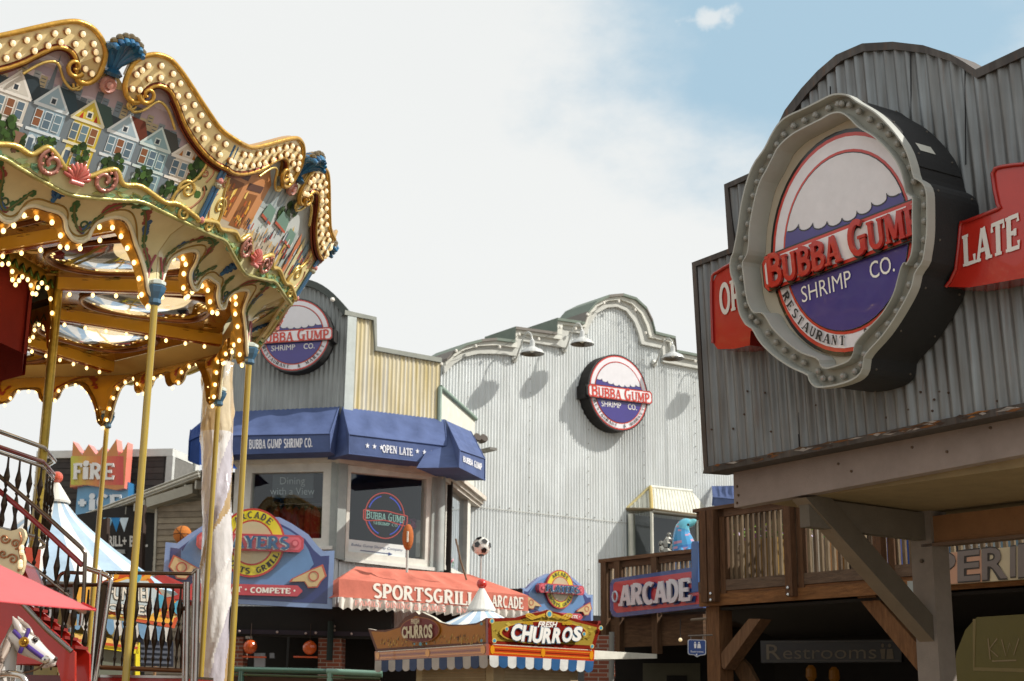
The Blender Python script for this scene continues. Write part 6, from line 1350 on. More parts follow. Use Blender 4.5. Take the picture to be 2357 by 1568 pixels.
t = thing('planter_box', tuple(DG.p(2.9, zf, -.6)), 'ochre planter of small flowers behind the deck railing slats', 'planter'); b = MB(); W1 = DG.off(-.6); pa, pb = W1.loc(1728, 1260)[0], W1.loc(1812, 1260)[0]; b.box(DG, pa, pb, zf+.02, zf+.62, -.85, -.4, '8a6a24'); part(b, 'box', M['matte'], t)
b = MB(); rr = random.Random(6)
for i in range(160):
    p = DG.p(rr.uniform(pa-.4, pb+.5), zf+.62+rr.uniform(-.05, .22), rr.uniform(-.95, -.3)); q = rr.uniform(.02, .05); a = rr.uniform(0, 6); d1 = Vector((math.cos(a), math.sin(a), rr.uniform(-.5, .5)))*q; d2 = Vector((-math.sin(a), math.cos(a), rr.uniform(-.5, 1)))*q
    b.add([p-d1, p-d2, p+d1, p+d2], [[0, 1, 2, 3]], rr.choice(['5a7a2e', '7a9a3c', '486a28', '9cb04a', '7a4a8a', 'b8a8c0', '3c5a24']))
part(b, 'foliage', M['fabric'], t)
t = thing('shop_wall', tuple(DG.p(4, zf, -2.6)), 'cream shop wall coloured as shade and sun patches, with orange poster seen through the railing slats', 'wall'); b = MB(); W3 = DG.off(-3); X3 = lambda x: W3.loc(x, 1260)[0]; b.box(DG, X3(1618), 9, zf, zf+1.45, -3, -2.9, '3a2e22')
for x0, x1, c, h in ((1640, 1662, 'a08c6c', 1.2), (1700, 1722, '6a5238', 1.3), (1790, 1812, '7a6850', 1.3), (1862, 1900, 'b8a888', 1.2), (1975, 1996, '8a6a30', 1.35)): b.box(DG, X3(x0), X3(x1), zf+.05, zf+h, -2.89, -2.86, c); part(b, 'shade_toned_panels', M['matte'], t)  # dark wall is the shade, paler strips the sunlit gaps, all as colour
b = MB(); b.box(DG, X3(1900), X3(1925), zf, zf+1.1, -2.85, -2.7, 'c8bca8'); b.box(DG, X3(1930), X3(1960), zf, zf+1.2, -2.85, -2.7, 'a8743c'); b.box(DG, X3(2066), X3(2110), zf, zf+1.3, -2.85, -2.7, '4a62b0'); part(b, 'posters', M['paint'], t)
# EXPERIENCE sign, billboard, yellow panel
t = thing('experience_sign', tuple(sp_(DG, 2270, 1340, .1)), 'cream fascia sign with large grey outlined letters PERIE in view', 'sign'); ES = DG.off(.12)
u0 = ES.loc(2140, 1310)[0]; b = MB(); za = ES.loc(2175, 1273)[1]; zc = ES.loc(2177, 1346)[1]; b.box(ES, u0, u0+4, zc, za, -.12, 0, 'b8aa8c'); b.box(ES, u0, u0+.75, zc+.003, za-.003, .001, .003, 'b88a70'); part(b, 'board', M['paint'], t)
b = MB()
for c, x0, x1 in (('P', 2144, 2201), ('E', 2205, 2257), ('R', 2261, 2321), ('I', 2326, 2339), ('E', 2344, 2402), ('N', 2406, 2470)):
    ya = 1262+(x0-2205)*-.115; yb = 1339+(x0-2205)*-.075; yc = 1262+(x1-2205)*-.115+8; ya += 8; yd = 1339+(x1-2205)*-.075-1
    m_ = pxq(ES, (x0, ya), (x1, yc), (x1, yd), (x0, yb-1))
    sans(b, ES, c, m_, .006, 0, '2c2622', .05 if c != 'I' else .02); sans(b, ES, c, m_, .012, 0, '6e6460', .015 if c != 'I' else -.01)
part(b, 'lettering', M['paint'], t)
t = thing('billboard', tuple(sp_(DG, 2270, 1250, -1.2)), 'printed billboard of white and blue high-rise towers above the cream sign', 'billboard'); BB = DG.off(-1.2)
b = MB(); b.prism(BB, pxl(BB, [(2130, 1180), (2420, 1180), (2420, 1300), (2130, 1320)]), -.06, 0, '9fb0b4')
for i in range(9): x = 2170+i*5; b.poly(BB, pxl(BB, [(x, 1190), (x+2.5, 1190), (x+2.5, 1300), (x, 1300)]), .003, '2c5a88')
b.poly(BB, pxl(BB, [(2196, 1215), (2206, 1200), (2216, 1230), (2210, 1290), (2196, 1290)]), .005, '1c2430')
b.poly(BB, pxl(BB, [(2218, 1190), (2272, 1185), (2290, 1290), (2220, 1290)]), .007, 'd2d6d6')
for j in range(14):
    for i in range(9): x = 2222+i*6; y = 1194+j*7; b.poly(BB, pxl(BB, [(x, y), (x+3.5, y), (x+3.5, y+3), (x, y+3)]), .009, '7f8b90')
b.poly(BB, pxl(BB, [(2300, 1190), (2420, 1200), (2420, 1215), (2330, 1260), (2306, 1270)]), .005, '6f93a8'); part(b, 'printed_panel', M['paint'], t)
t = thing('kiosk_panel', tuple(at(2280, 1600, 17)), 'shade-toned yellow shop panel with hand-drawn letters KW under the cream sign', 'panel'); KP = wall(2280, 1500, 17, 144)
b = MB(); b.prism(KP, pxl(KP, [(2190, 1640), (2192, 1560), (2202, 1500), (2222, 1450), (2248, 1421), (2420, 1410), (2420, 1640)]), -.1, 0, '544b10'); part(b, 'yellow_board', M['paint'], t)  # shade below the sign is put into the dull yellow
b = MB(); b.ribbon(KP, pxl(KP, [(2243, 1425), (2242, 1540), (2420, 1545)]), .022, .004, 0, '6e5f34')
for l in ([(2275, 1470), (2280, 1518)], [(2296, 1470), (2278, 1494), (2298, 1512)], [(2306, 1472), (2316, 1510), (2325, 1480), (2334, 1508), (2346, 1470)], [(2284, 1522), (2340, 1520)]): b.ribbon(KP, pxl(KP, l), .008, .006, 0, '7c6a4a')
part(b, 'drawn_letters', M['paint'], t)
# ================================================================ CHURROS STAND
CR = wall(1128, 1480, 22, 54); CL = wall(0, 0, 0, 144, CR.P)
ch = thing('churros_stand', tuple(Vector((CR.P.x, CR.P.y, 0))+CR.N*-1.5), 'churros stand with flared gilt signboards and blue striped valance', 'food stand')
h4 = lambda l: [(823.7+x*.3091, 1298.9+y*.3091) for x, y in l]
def flared(F, px, name, lean, cols):
    """board leaning outward towards its top"""
    q = pxl(F, px); v0 = min(v for u, v in q); return q, v0
BR_ = h4([(970, 402), (1060, 400), (1170, 398), (1215, 385), (1260, 372), (1330, 358), (1375, 350), (1410, 338), (1445, 350), (1500, 362), (1560, 385), (1600, 402), (1700, 430), (1812, 460), (1785, 545), (1760, 640), (1365, 612), (970, 592)])
b = MB(); b.prism(CR, pxl(CR, BR_), -.06, 0, '7c2418'); part(b, 'signboard', M['gloss'], ch)
b = MB(); q = h4([(992, 430), (1200, 418), (1300, 385), (1410, 375), (1520, 395), (1620, 430), (1780, 470), (1740, 605), (1000, 570)]); b.poly(CR, pxl(CR, q), .004, 'a08838')
rr = random.Random(3)
for i in range(60):
    x = rr.uniform(1000, 1750); y = rr.uniform(440, 560); u, v = CR.loc(*h4([(x, y)])[0]); s_ = rr.uniform(.02, .06)
    b.poly(CR, [(u-s_, v), (u, v-s_*.5), (u+s_, v), (u, v+s_*.5)], .0045+.0002*i, rr.choice(['b09a40', '8a6e28', 'c2ac50', '957a30']))
def ell(F, cx, cy, rx, ry, w, c, bb, n=32):
    c0 = F.loc(*h4([(cx, cy)])[0]); cx1 = F.loc(*h4([(cx+rx, cy)])[0]); cy1 = F.loc(*h4([(cx, cy-ry)])[0]); a = cx1[0]-c0[0]; d = cy1[1]-c0[1]; tl = cx1[1]-c0[1]
    bb.poly(F, [(c0[0]+a*math.cos(2*PI*i/n), c0[1]+d*math.sin(2*PI*i/n)+tl*math.cos(2*PI*i/n)) for i in range(n)], w, c)
ell(CR, 1383, 508, 322, 88, .03, 'c2a044', b); ell(CR, 1383, 508, 306, 80, .034, '7c1e16', b)
for sgn in (-1, 1):
    for k in range(3):
        b.ribbon(CR, pxl(CR, h4([(1410+sgn*(30+q*18), 395-14*math.sin(q*.9+k)-k*6) for q in range(9)])), .012, .045+.002*k, 0, 'c8a23c')
        b.ribbon(CR, pxl(CR, h4([(1400+sgn*(110+q*10), 440+10*math.sin(q*1.1+k*2)) for q in range(8)])), .01, .045+.002*k, 0, 'b8902c')
for cx, cy, r in ((1412, 372, 24), (985, 424, 18), (1003, 570, 17), (1795, 475, 16), (1730, 612, 15), (1095, 483, 15), (1670, 520, 15)): ell(CR, cx, cy, r, r*1.15, .05, 'd8c27a', b, 12); ell(CR, cx, cy, r*.65, r*.8, .053, '4a9ab8', b, 12)
part(b, 'painted_ornament', M['gloss'], ch)
b = MB(); m_ = pxq(CR, *h4([(1125, 448), (1655, 482), (1650, 578), (1125, 560)]))
xs = 0; W = [1.0, .95, .95, .9, .9, 1.0, .9]; tot = sum(W)
for i, c in enumerate('CHURROS'):
    s0, s1 = xs/tot, (xs+W[i]*.97)/tot; xs += W[i]; dy = [.0, -.05, -.12, -.14, -.1, .0, .1][i]; 
    f = lambda s, t, s0=s0, s1=s1, dy=dy: m_(s0+(s1-s0)*s+.03*(t-.5), t*1.0+dy)
    sans(b, CR, c, f, .056+.0005*i, 0, '3a6a88', .085); sans(b, CR, c, f, .062+.0005*i, 0, 'e6e4de', .05)
m2 = pxq(CR, *h4([(1325, 427), (1470, 430), (1468, 470), (1322, 468)])); sans(b, CR, 'FRESH', m2, .06, 0, 'e6e4de', .03, .25)
part(b, 'lettering', M['paint'], ch)
BL_ = h4([(75, 480), (130, 490), (200, 490), (250, 482), (300, 465), (345, 400), (430, 350), (455, 375), (480, 358), (560, 395), (610, 430), (680, 448), (780, 450), (880, 438), (925, 418), (955, 398), (970, 400), (970, 592), (550, 615), (135, 648)])
b = MB(); b.prism(CL, pxl(CL, BL_), -.06, 0, '5a2c10', 'c9c4b4'); part(b, 'signboard', M['paint'], ch)  # left board in browner colours that carry its shade
b = MB(); q = h4([(100, 500), (210, 505), (320, 470), (430, 385), (560, 415), (680, 462), (880, 452), (950, 420), (955, 580), (550, 600), (148, 630)]); b.poly(CL, pxl(CL, q), .004, 'a4660e')
for i in range(150):
    x = rr.uniform(160, 940); y = rr.uniform(530, 595)+(x < 500)*25; u, v = CL.loc(*h4([(x, y)])[0]); s_ = rr.uniform(.02, .06)
    b.poly(CL, [(u-s_*.5, v), (u+s_*.2, v-s_*.3), (u+s_*.5, v+s_), (u, v+s_*.4)], .0045+.0002*(i % 40), rr.choice(['6a4418', 'b0883a', '4a2e14', '96702a', 'c29a48']))
ell(CL, 470, 490, 150, 95, .03, '9a5c30', b); ell(CL, 470, 490, 142, 88, .034, '6e2018', b)
for cx, cy, r in ((940, 445, 10), (940, 570, 10), (485, 595, 12), (440, 595, 7), (530, 592, 7)): ell(CL, cx, cy, r, r*1.2, .05, '5a92a0', b, 10)
part(b, 'painted_ornament', M['paint'], ch)
b = MB(); m3 = pxq(CL, *h4([(350, 470), (580, 450), (580, 545), (352, 548)])); xs = 0
for i, c in enumerate('CHURROS'):
    s0, s1 = xs/tot, (xs+W[i]*.97)/tot; xs += W[i]; f = lambda s, t, s0=s0, s1=s1, i=i: m3(s0+(s1-s0)*s, t*(1+.1*(i == 3))-.0)
    sans(b, CL, c, f, .062, 0, 'd2c4a4', .04)
sans(b, CL, 'FRESH', pxq(CL, *h4([(420, 412), (480, 405), (480, 442), (420, 445)])), .062, 0, 'd2c4a4', .03); part(b, 'lettering', M['paint'], ch)
for F, q, c1, nm in ((CR, [(970, 592), (1757, 638), (1752, 722), (970, 678)], 'c2461c', 'front'), (CL, [(133, 650), (970, 592), (970, 678), (135, 718)], 'a8611e', 'side')):
    b = MB(); P = pxl(F, h4(q)); b.prism(F, P, -.05, .02, c1)
    m_ = bilin([P[0], P[1], P[2], P[3]] if F is CR else [P[0], P[1], P[2], P[3]])
    for t0, t1, c in ((.93, .99, 'd8d2c0'), (.68, .76, 'd88a2c'), (.45, .53, '7a2414'), (.2, .3, 'd88a2c')): b.add([F.p(*m_(s, t), .023) for s, t in ((.03, t0), (.97, t0), (.97, t1), (.03, t1))], [[0, 1, 2, 3]], c)
    for s_ in (.03, .5, .97):
        b.add([F.p(*m_(s_+.02*math.cos(a*.785), .5+.4*math.sin(a*.785)), .027) for a in range(8)], [list(range(8))], 'd9901e')
    part(b, 'orange_band', M['gloss'], ch)
def scallops(F, tl, tr, bl, br, n, c1, c2, name, par, depth=.02, mat='fabric', lobe=.3):
    b = MB(); A, B, C_, D_ = F.loc(*tl), F.loc(*tr), F.loc(*br), F.loc(*bl); m_ = bilin([A, B, C_, D_])
    for i in range(n):
        P = [m_(i/n, 1), m_((i+1)/n, 1)]+[m_((i+.5+.5*math.cos(R_(a)))/n, lobe-lobe*math.sin(R_(a))) for a in range(0, 181, 30)]
        b.prism(F, P, depth-.01, depth+.004*(i % 2), c1 if i % 2 else c2)
    return part(b, name, M[mat], par)
scallops(CR, *h4([(975, 678), (1750, 722), (978, 768), (1740, 808)]), 12, '2f5c8c', 'dcdcd8', 'striped_valance', ch)
scallops(CL, *h4([(135, 720), (972, 680), (132, 806), (975, 775)]), 15, '4c5876', 'b9b2ac', 'striped_valance', ch)  # left stripes duller, the shaded side put into their colours
b = MB(); uR_ = CR.loc(*h4([(1620, 800)])[0])[0]; uL2 = CL.loc(*h4([(245, 800)])[0])[0]
zt_ = CR.loc(1128, 1515)[1]; CRb, CLb = CR.off(-.25), CL.off(-.25)
C0 = Vector((CR.P.x, CR.P.y, 0))-CR.N*.25-CL.N*.25; b0 = Frame(C0, CR.U, (0, 0, 1), CR.N); zt_w = CR.P.z+zt_
b.box(b0, 0, uR_, 0, zt_w, -2.2, 0, 'a89878')
for i in range(26): z = .95+i*.05; b.box(b0, .2, uR_-.2, z, z+.036, .0, .014, 'b0a080')
b1 = Frame(C0, CL.U, (0, 0, 1), CL.N)
for i in range(26): z = .95+i*.05; b.box(b1, -2.0, -.2, z, z+.036, 0, .014, '8f7c5e')  # left slats a darker tan, with that side's shade in the colour
part(b, 'shuttered_body', M['matte'], ch)
b = MB(); q = [CR.p(*CR.loc(1366, 1496)), CR.p(*CR.loc(1522, 1512))]; 
for zz in (0,):
    A = sp_(CR, 1366, 1497); B = A+CR.U*1.35+Vector((0, 0, -.02)); dn = Vector((0, 0, -.07)); bk = CR.N*-1.3
    b.add([A, B, B+bk, A+bk, A+dn*2, B+dn, B+dn+bk, A+dn*2+bk], [[0, 1, 2, 3], [0, 4, 5, 1], [1, 5, 6, 2], [7, 6, 5, 4], [0, 3, 7, 4]], 'e2dfd2')
part(b, 'raised_hatch', M['matte'], ch)
ctr = Vector((CR.P.x, CR.P.y, 0))+CR.U*1.15-CL.U*1.15*1.0
def tent(root, ctr, Y, ball, capb, base, rb, rc, redc='c22a1c', n=24):
    zz = lambda y: at(1178, y, ctr.y).z
    b = MB(); b.ball(Vector((ctr.x, ctr.y, zz(ball[0])-ball[1])), ball[1], redc, 16); part(b, 'red_ball', M['gloss'], root)
    b = MB(); zt = zz(ball[0])-ball[1]*1.8; b.lathe((ctr.x, ctr.y, 0), [(.02, zt+.02), (.05, zt-.02), (rc*1.15, zz(capb)), (rc*1.12, zz(capb)-.03), (rc*.6, zz(capb)-.01)], 'e6e6e0', 20, smooth=False); part(b, 'white_cone_cap', M['fabric'], root)
    b = MB(); z1 = zz(capb)+.03; z2 = zz(base); m = 6; prof = []
    for i in range(m+1): t = i/m; prof.append((rc*.62+(rb-rc*.62)*(t**1.15), z1+(z2-z1)*t**.92))
    b.lathe((ctr.x, ctr.y, 0), prof, 'ffffff', n, smooth=False, cols=lambda i, k: 'a9c2d8' if k % 2 else 'ecedea', cap=False); part(b, 'striped_tent_roof', M['fabric'], root)
c_ = at(1108, 1400, 0+CR.P.y+2.0)
tent(ch, Vector((c_.x, c_.y, 0)), 23.6, (1333, .085), 1404, 1448, .8, .21)
# ================================================================ LEFT: SNACK KIOSK WITH STRIPED TENT
kk = thing('snack_kiosk', tuple(at(230, 1600, 20.5)*1.0), 'yellow framed snack kiosk with tall blue and white striped tent roof', 'food stand'); kk.location.z = 0; kk['_w'] = tuple(kk.location)
c_ = at(122, 1200, 21.3); tent(kk, Vector((c_.x, c_.y, 0)), 21.3, (1098, .09), 1166, 1372, 1.9, .2, 'c85a44')
KF = wall(280, 1400, 20, 62); KG = wall(165, 1400, 19.6, 150)
sg = lambda l: [(126.7+x*.17175, 1298.9+y*.17175) for x, y in l]
b = MB(); b.prism(KF, pxl(KF, sg([(240, 250), (560, 260), (700, 200), (830, 140), (980, 120), (1050, 100), (1110, 65), (1150, 110), (1240, 140), (1320, 230), (1450, 430), (1560, 480), (1700, 490), (1680, 640), (1600, 860), (1100, 770), (640, 650), (240, 600)])), -.06, 0, 'c8501a'); part(b, 'signboard', M['gloss'], kk)
b = MB(); b.poly(KF, pxl(KF, sg([(290, 280), (700, 250), (960, 170), (1240, 210), (1400, 440), (1660, 520), (1570, 800), (1100, 730), (660, 610), (290, 560)])), .004, 'f0b030')
for i in range(40):
    u, v = KF.loc(*sg([(rr.uniform(300, 1600), rr.uniform(480, 700))])[0]); s_ = rr.uniform(.03, .09); b.poly(KF, [(u-s_, v), (u, v-s_*.4), (u+s_, v), (u, v+s_*.4)], .005+.0002*i, rr.choice(['e0b848', 'c8641c', 'e8cc70', 'b85018']))
b.poly(KF, pxl(KF, sg([(640, 420), (720, 280), (960, 200), (1240, 230), (1400, 400), (1440, 540), (1280, 680), (1000, 700), (700, 600)])), .02, 'c0cfd4')
for x, y in ((760, 180), (1190, 180)): b.ribbon(KF, pxl(KF, sg([(x+q*24-60, y+18*math.sin(q)) for q in range(7)])), .03, .022, 0, 'e09a28')
for x, y in ((1400, 500), (690, 330), (1090, 150), (1650, 580)): u, v = KF.loc(*sg([(x, y)])[0]); b.poly(KF, ellipse(u, v, .07, .1, 12), .024, '4aa2c0')
part(b, 'painted_ornament', M['gloss'], kk)
b = MB()
m_ = pxq(KF, *sg([(720, 280), (1280, 285), (1290, 500), (700, 460)])); sans(b, KF, 'FUNNEL', m_, .026, 0, '26363c', .06); sans(b, KF, 'FUNNEL', m_, .03, 0, 'e2ded2', .025)
m_ = pxq(KF, *sg([(690, 530), (1280, 560), (1280, 690), (690, 620)])); sans(b, KF, 'CAKES', m_, .026, 0, '26363c', .06); sans(b, KF, 'CAKES', m_, .03, 0, 'e2ded2', .025); part(b, 'lettering', M['paint'], kk)
scallops(KF, *sg([(100, 640), (1540, 860), (120, 860), (1560, 1065)]), 13, '7fa8cc', 'dcdcd8', 'striped_valance', kk, .03, lobe=.6)
b = MB(); KH = KF.off(-.03)
for q in (((130, 900), (1120, 1050), (1120, 1205), (130, 1050)), ((1085, 1040), (1138, 1050), (1138, 1700), (1072, 1700)), ((80, 830), (135, 850), (120, 1700), (60, 1700))): b.prism(KH, pxl(KH, sg(q)), -.08, .0, 'f2e21c')
part(b, 'yellow_frame', M['gloss'], kk)
b = MB(); b.prism(KH, pxl(KH, sg([(150, 920), (1100, 1045), (1100, 1110), (150, 985)])), .001, .02, 'f0c468'); b.ribbon(KH, pxl(KH, sg([(150, 1000), (1100, 1125)])), .018, .024, 0, 'c8562c'); part(b, 'orange_header', M['gloss'], kk)
b = MB(); b.prism(KH, pxl(KH, sg([(130, 1040), (1080, 1160), (1072, 1800), (60, 1800)])), -.12, -.09, '6c7264'); part(b, 'window_panel', M['gloss'], kk)
u0 = KF.loc(150, 1500)[0]; u1 = KF.loc(318, 1500)[0]; b = MB(); b.box(KF, u0, u1, -2.3, .2, -2.2, -.42, '9a8a50'); part(b, 'kiosk_body', M['matte'], kk)
b = MB(); b.prism(KG, pxl(KG, [(60, 1335), (168, 1342), (168, 1402), (60, 1395)]), -.05, 0, '5a2e18'); b.prism(KG, pxl(KG, [(60, 1400), (168, 1405), (168, 1440), (60, 1430)]), -.05, -.01, '9c7a3a')
b.prism(KG, pxl(KG, [(100, 1425), (155, 1425), (155, 1475), (100, 1475)]), -.1, -.06, '3a6a8a'); part(b, 'side_board', M['gloss'], kk)
t = thing('menu_board', tuple(at(358, 1535, 23)), 'dark blue menu board with pale lines of text right of the yellow kiosk', 'menu board'); ME = wall(358, 1500, 23, 85); b = MB(); b.prism(ME, pxl(ME, [(320, 1472), (398, 1477), (398, 1535), (318, 1532)]), -.05, 0, '2c3448'); part(b, 'board', M['paint'], t)
b = MB()
for j in range(4): b.poly(ME, pxl(ME, [(324, 1484+j*12), (394, 1487+j*12), (394, 1493+j*12), (324, 1490+j*12)]), .004, '767f96')
part(b, 'text_rows', M['paint'], t)
t = thing('umbrella_canopy_far', tuple(at(360, 1500, 25)), 'dark red market umbrella peeping over the orange kiosk board', 'umbrella'); t.name = 'market_umbrella'; p = at(372, 1322, 26); b = MB(); b.lathe((p.x, p.y, 0), [(.03, p.z), (.8, p.z-.32), (1.0, p.z-.5)], '8a2c28', 8, smooth=False, cap=False); part(b, 'canopy', M['fabric'], t); b = MB(); b.tube([(p.x, p.y, 0), (p.x, p.y, p.z-.02)], .03, '8a6a4a', 8); part(b, 'pole', M['matte'], t)
# ================================================================ FIRE + ICE BUILDING
FI = wall(92, 1045, 46, 100)
fb = thing('restaurant_building', tuple(Vector((sp_(FI, 240, 1400).x, sp_(FI, 240, 1400).y, 0))), 'dark shingled restaurant building with white corner trim behind the kiosk', 'building')
q = pxl(FI, [(91, 1041), (394, 1035)]); b = MB(); zt = q[0][1]; L0, L1 = q[0][0], q[1][0]
b.box(FI, L0, L1, -14, zt, -1.8, 0, '2e2b29')
for i in range(40): z = zt-.35-i*.2; b.box(FI, L0+.2, L1-.2, z, z+.17, .0, .012+.006*(i % 2), ('3f3b38', '35312f')[i % 2])
part(b, 'dark_shingle_wall', M['siding'], fb)
b = MB(); b.box(FI, L0-.05, L1+.1, zt-.22, zt+.02, -1.8, .1, 'c6c8c4'); b.box(FI, L0-.04, L0+.18, -14, zt-.22, -.1, .09, 'b9bbb8'); b.box(FI, L1-.1, L1+.12, -14, zt-.22, -.1, .09, 'b9bbb8'); part(b, 'white_trim', M['matte'], fb)
b = MB(); FS_ = Frame(FI.p(L1+.1, 0, 0), Vector((-.2, 1, 0)), (0, 0, 1), FI.U); b.box(FI, L1+.12, L1+.13, -5, zt-.25, -1.6, -.1, '6b6a66'); b.box(FI, L1+.12, L1+.2, -5, zt-.05, -1.9, -1.6, 'c0c2be'); part(b, 'grey_return_wall', M['siding'], fb)
FJ = wall(260, 1240, 34, 100)
b = MB(); sans(b, FJ, 'TIVE', pxq(FJ, (191, 1235), (223, 1235), (223, 1257), (191, 1257)), .02, .01, 'd2d0ca', .03); sans(b, FJ, 'GRILL+', pxq(FJ, (237, 1234), (292, 1234), (292, 1257), (237, 1257)), .02, .01, 'd2d0ca', .03); sans(b, FJ, 'BAR.', pxq(FJ, (299, 1234), (341, 1234), (341, 1258), (299, 1258)), .02, .01, 'd2d0ca', .03)
fa = thing('grill_shopfront', tuple(sp_(FJ, 260, 1400)), 'black shopfront band lettered GRILL + BAR under the sloping eave', 'shopfront'); part(b, 'lettering', M['paint'], fa)
b = MB(); b.prism(FJ, pxl(FJ, [(150, 1190), (362, 1150), (362, 1560), (150, 1560)]), -.2, 0, '24211f'); part(b, 'black_wall', M['siding'], fa)
b = MB(); b.prism(FJ, pxl(FJ, [(246, 1265), (290, 1266), (290, 1275), (246, 1274)]), .01, .06, '8f918e'); b.prism(FJ, pxl(FJ, [(248, 1285), (286, 1285), (286, 1312), (248, 1312)]), .01, .03, '7a3428'); b.prism(FJ, pxl(FJ, [(318, 1268), (326, 1268), (326, 1380), (318, 1380)]), .01, .05, '8f9290'); part(b, 'white_trim', M['paint'], fa)
b = MB()
for i, x in enumerate((250, 268, 286)): b.prism(FJ.off(.5), pxl(FJ.off(.5), [(x-12, 1192), (x+10, 1192), (x, 1225)]), 0, .01, ('8fc0dc', '3a86c0', 'cfe0ea')[i])
part(b, 'pennants', M['fabric'], fa)
fsn = thing('flame_sign', tuple(sp_(FI, 235, 1195, .6)), 'flame-shaped sign reading FiRE over a blue board reading + iCE', 'sign'); FG = FI.off(.8)
fl = [(161, 1121), (168, 1017), (190, 1048), (203, 1024), (220, 1046), (234, 1029), (248, 1042), (270, 1013), (272, 1050), (284, 1020), (291, 1015), (284, 1124), (262, 1126), (230, 1119), (195, 1117)]
b = MB(); fl = [(161, 1122), (168, 1016), (189, 1047), (204, 1023), (221, 1047), (236, 1028), (246, 1044), (268, 1011), (272, 1050), (283, 1040), (294, 1018), (286, 1124), (265, 1128), (230, 1121), (195, 1116)]
b.prism(FG, pxl(FG, fl), -.4, 0, 'c07830', 'e88474'); part(b, 'flame_board', M['gloss'], fsn)
b = MB(); n = 14     # painted colour bands from lime to red
for i in range(n):
    x0 = 163+i*(121/n); x1 = 163+(i+1)*(121/n); c = [(.72+.02*0, .70, .16), (.80, .55, .18), (.80, .38, .18), (.78, .22, .18)]; t_ = i/(n-1)*3; j = min(int(t_), 2); f = t_-j; cc = tuple(c[j][k]*(1-f)+c[j+1][k]*f for k in range(3))
    b.poly(FG, pxl(FG, [(x0, 1050), (x1+.3, 1050), (x1+.3, 1117), (x0, 1116)]), .004, cc)
part(b, 'colour_bands', M['gloss'], fsn)
b = MB(); slab(b, FG, 'F', pxq(FG, (171, 1068), (191, 1068), (190, 1104), (170, 1104)), .07, .05, 'dedcd8', .12, .7); slab(b, FG, 'I', pxq(FG, (193, 1076), (206, 1076), (205, 1104), (192, 1104)), .07, .05, 'dedcd8', .16, .7); b.prism(FG, ellipse(*FG.loc(200, 1068), .1, .1, 10), .02, .07, 'dedcd8'); slab(b, FG, 'RE', pxq(FG, (208, 1068), (265, 1068), (264, 1104), (207, 1104)), .07, .05, 'dedcd8', .11, .7)
FK = FI.off(.6)
slab(b, FK, '+', pxq(FK, (180, 1144), (202, 1144), (202, 1172), (180, 1172)), .07, .04, 'd6dee4', .13); slab(b, FK, 'I', pxq(FK, (207, 1150), (222, 1150), (221, 1175), (206, 1175)), .07, .04, 'd6dee4', .16); b.prism(FK, ellipse(*FK.loc(214, 1143), .1, .1, 10), .02, .07, 'd6dee4'); slab(b, FK, 'CE', pxq(FK, (224, 1140), (282, 1140), (282, 1176), (224, 1176)), .07, .04, 'd6dee4', .12, .7); part(b, 'lettering', M['paint'], fsn)
b = MB(); b.prism(FK, pxl(FK, [(179, 1120), (296, 1110), (292, 1200), (172, 1200)]), -.5, 0, '5a92b8', '3a78a8'); part(b, 'ice_board', M['gloss'], fsn)
# ================================================================ SHED-ROOFED SHOP
SB = wall(457, 1100, 30.6, 144)
sb = thing('shop_building', tuple(Vector((sp_(SB, 400, 1300).x, sp_(SB, 400, 1300).y, 0))), 'low tan clapboard shop with long sloping grey roof eave', 'building')
b = MB(); P = [sp_(SB, 161, 1212), sp_(SB, 462, 1100)]; up_ = Vector((0, 0, 1)); bk = SB.N*-3+up_*.12
b.add([P[0]+up_*.17, P[1]+up_*.17, P[1]+up_*.17+bk, P[0]+up_*.17+bk], [[0, 1, 2, 3]], '8f8e86'); b.add([P[0], P[1], P[1]+up_*.16, P[0]+up_*.16], [[0, 1, 2, 3]], 'b8b6ac'); b.add([P[0], P[1], P[1]+SB.N*-2.6, P[0]+SB.N*-2.6], [[3, 2, 1, 0]], '8a8474')
for k in range(3): b.tube([P[0]+up_*(.03+.055*k)+SB.N*(.03+.02*k), P[1]+up_*(.03+.055*k)+SB.N*(.03+.02*k)], .03, ('a8a69c', 'c4c2b8', '9a988e')[k], 4)
part(b, 'sloping_roof', M['matte'], sb)
b = MB(); L = (P[1]-P[0]).length
for i in range(14): q = P[0].lerp(P[1], (i+.5)/14); b.add([q+up_*-.02, q+up_*-.2, q+SB.N*-1.6+up_*-.2, q+SB.N*-1.6+up_*-.02, q+up_*-.02+SB.U*.08, q+up_*-.2+SB.U*.08, q+SB.N*-1.6+up_*-.2+SB.U*.08, q+SB.N*-1.6+up_*-.02+SB.U*.08], [[0, 1, 2, 3], [4, 7, 6, 5], [0, 4, 5, 1], [1, 5, 6, 2]], 'b0aea2')
part(b, 'rafter_ends', M['matte'], sb)
WB = wall(410, 1250, 31.4, 104); b = MB(); q = pxl(WB, [(362, 1168), (470, 1150), (470, 1620), (362, 1620)]); b.prism(WB, q, -.2, 0, '8f8370')
u0, v1 = q[0]; u1 = q[1][0]
for i in range(36): z = v1-.1-i*.13; b.add([WB.p(u0, z, .03), WB.p(u1, z, .03), WB.p(u1, z+.125, .005), WB.p(u0, z+.125, .005)], [[0, 1, 2, 3]], ('948876', '8a7e6c', '9a8e7a')[i % 3])
part(b, 'clapboard_wall', M['siding'], sb)
b = MB(); b.prism(WB, pxl(WB, [(359, 1172), (364, 1172), (357, 1400), (352, 1400)]), .0, .05, 'b8b4a6'); b.prism(WB, pxl(WB, [(351, 1151), (457, 1118), (457, 1140), (352, 1172)]), .02, .3, 'a8a598'); part(b, 'boxed_eave', M['matte'], sb)
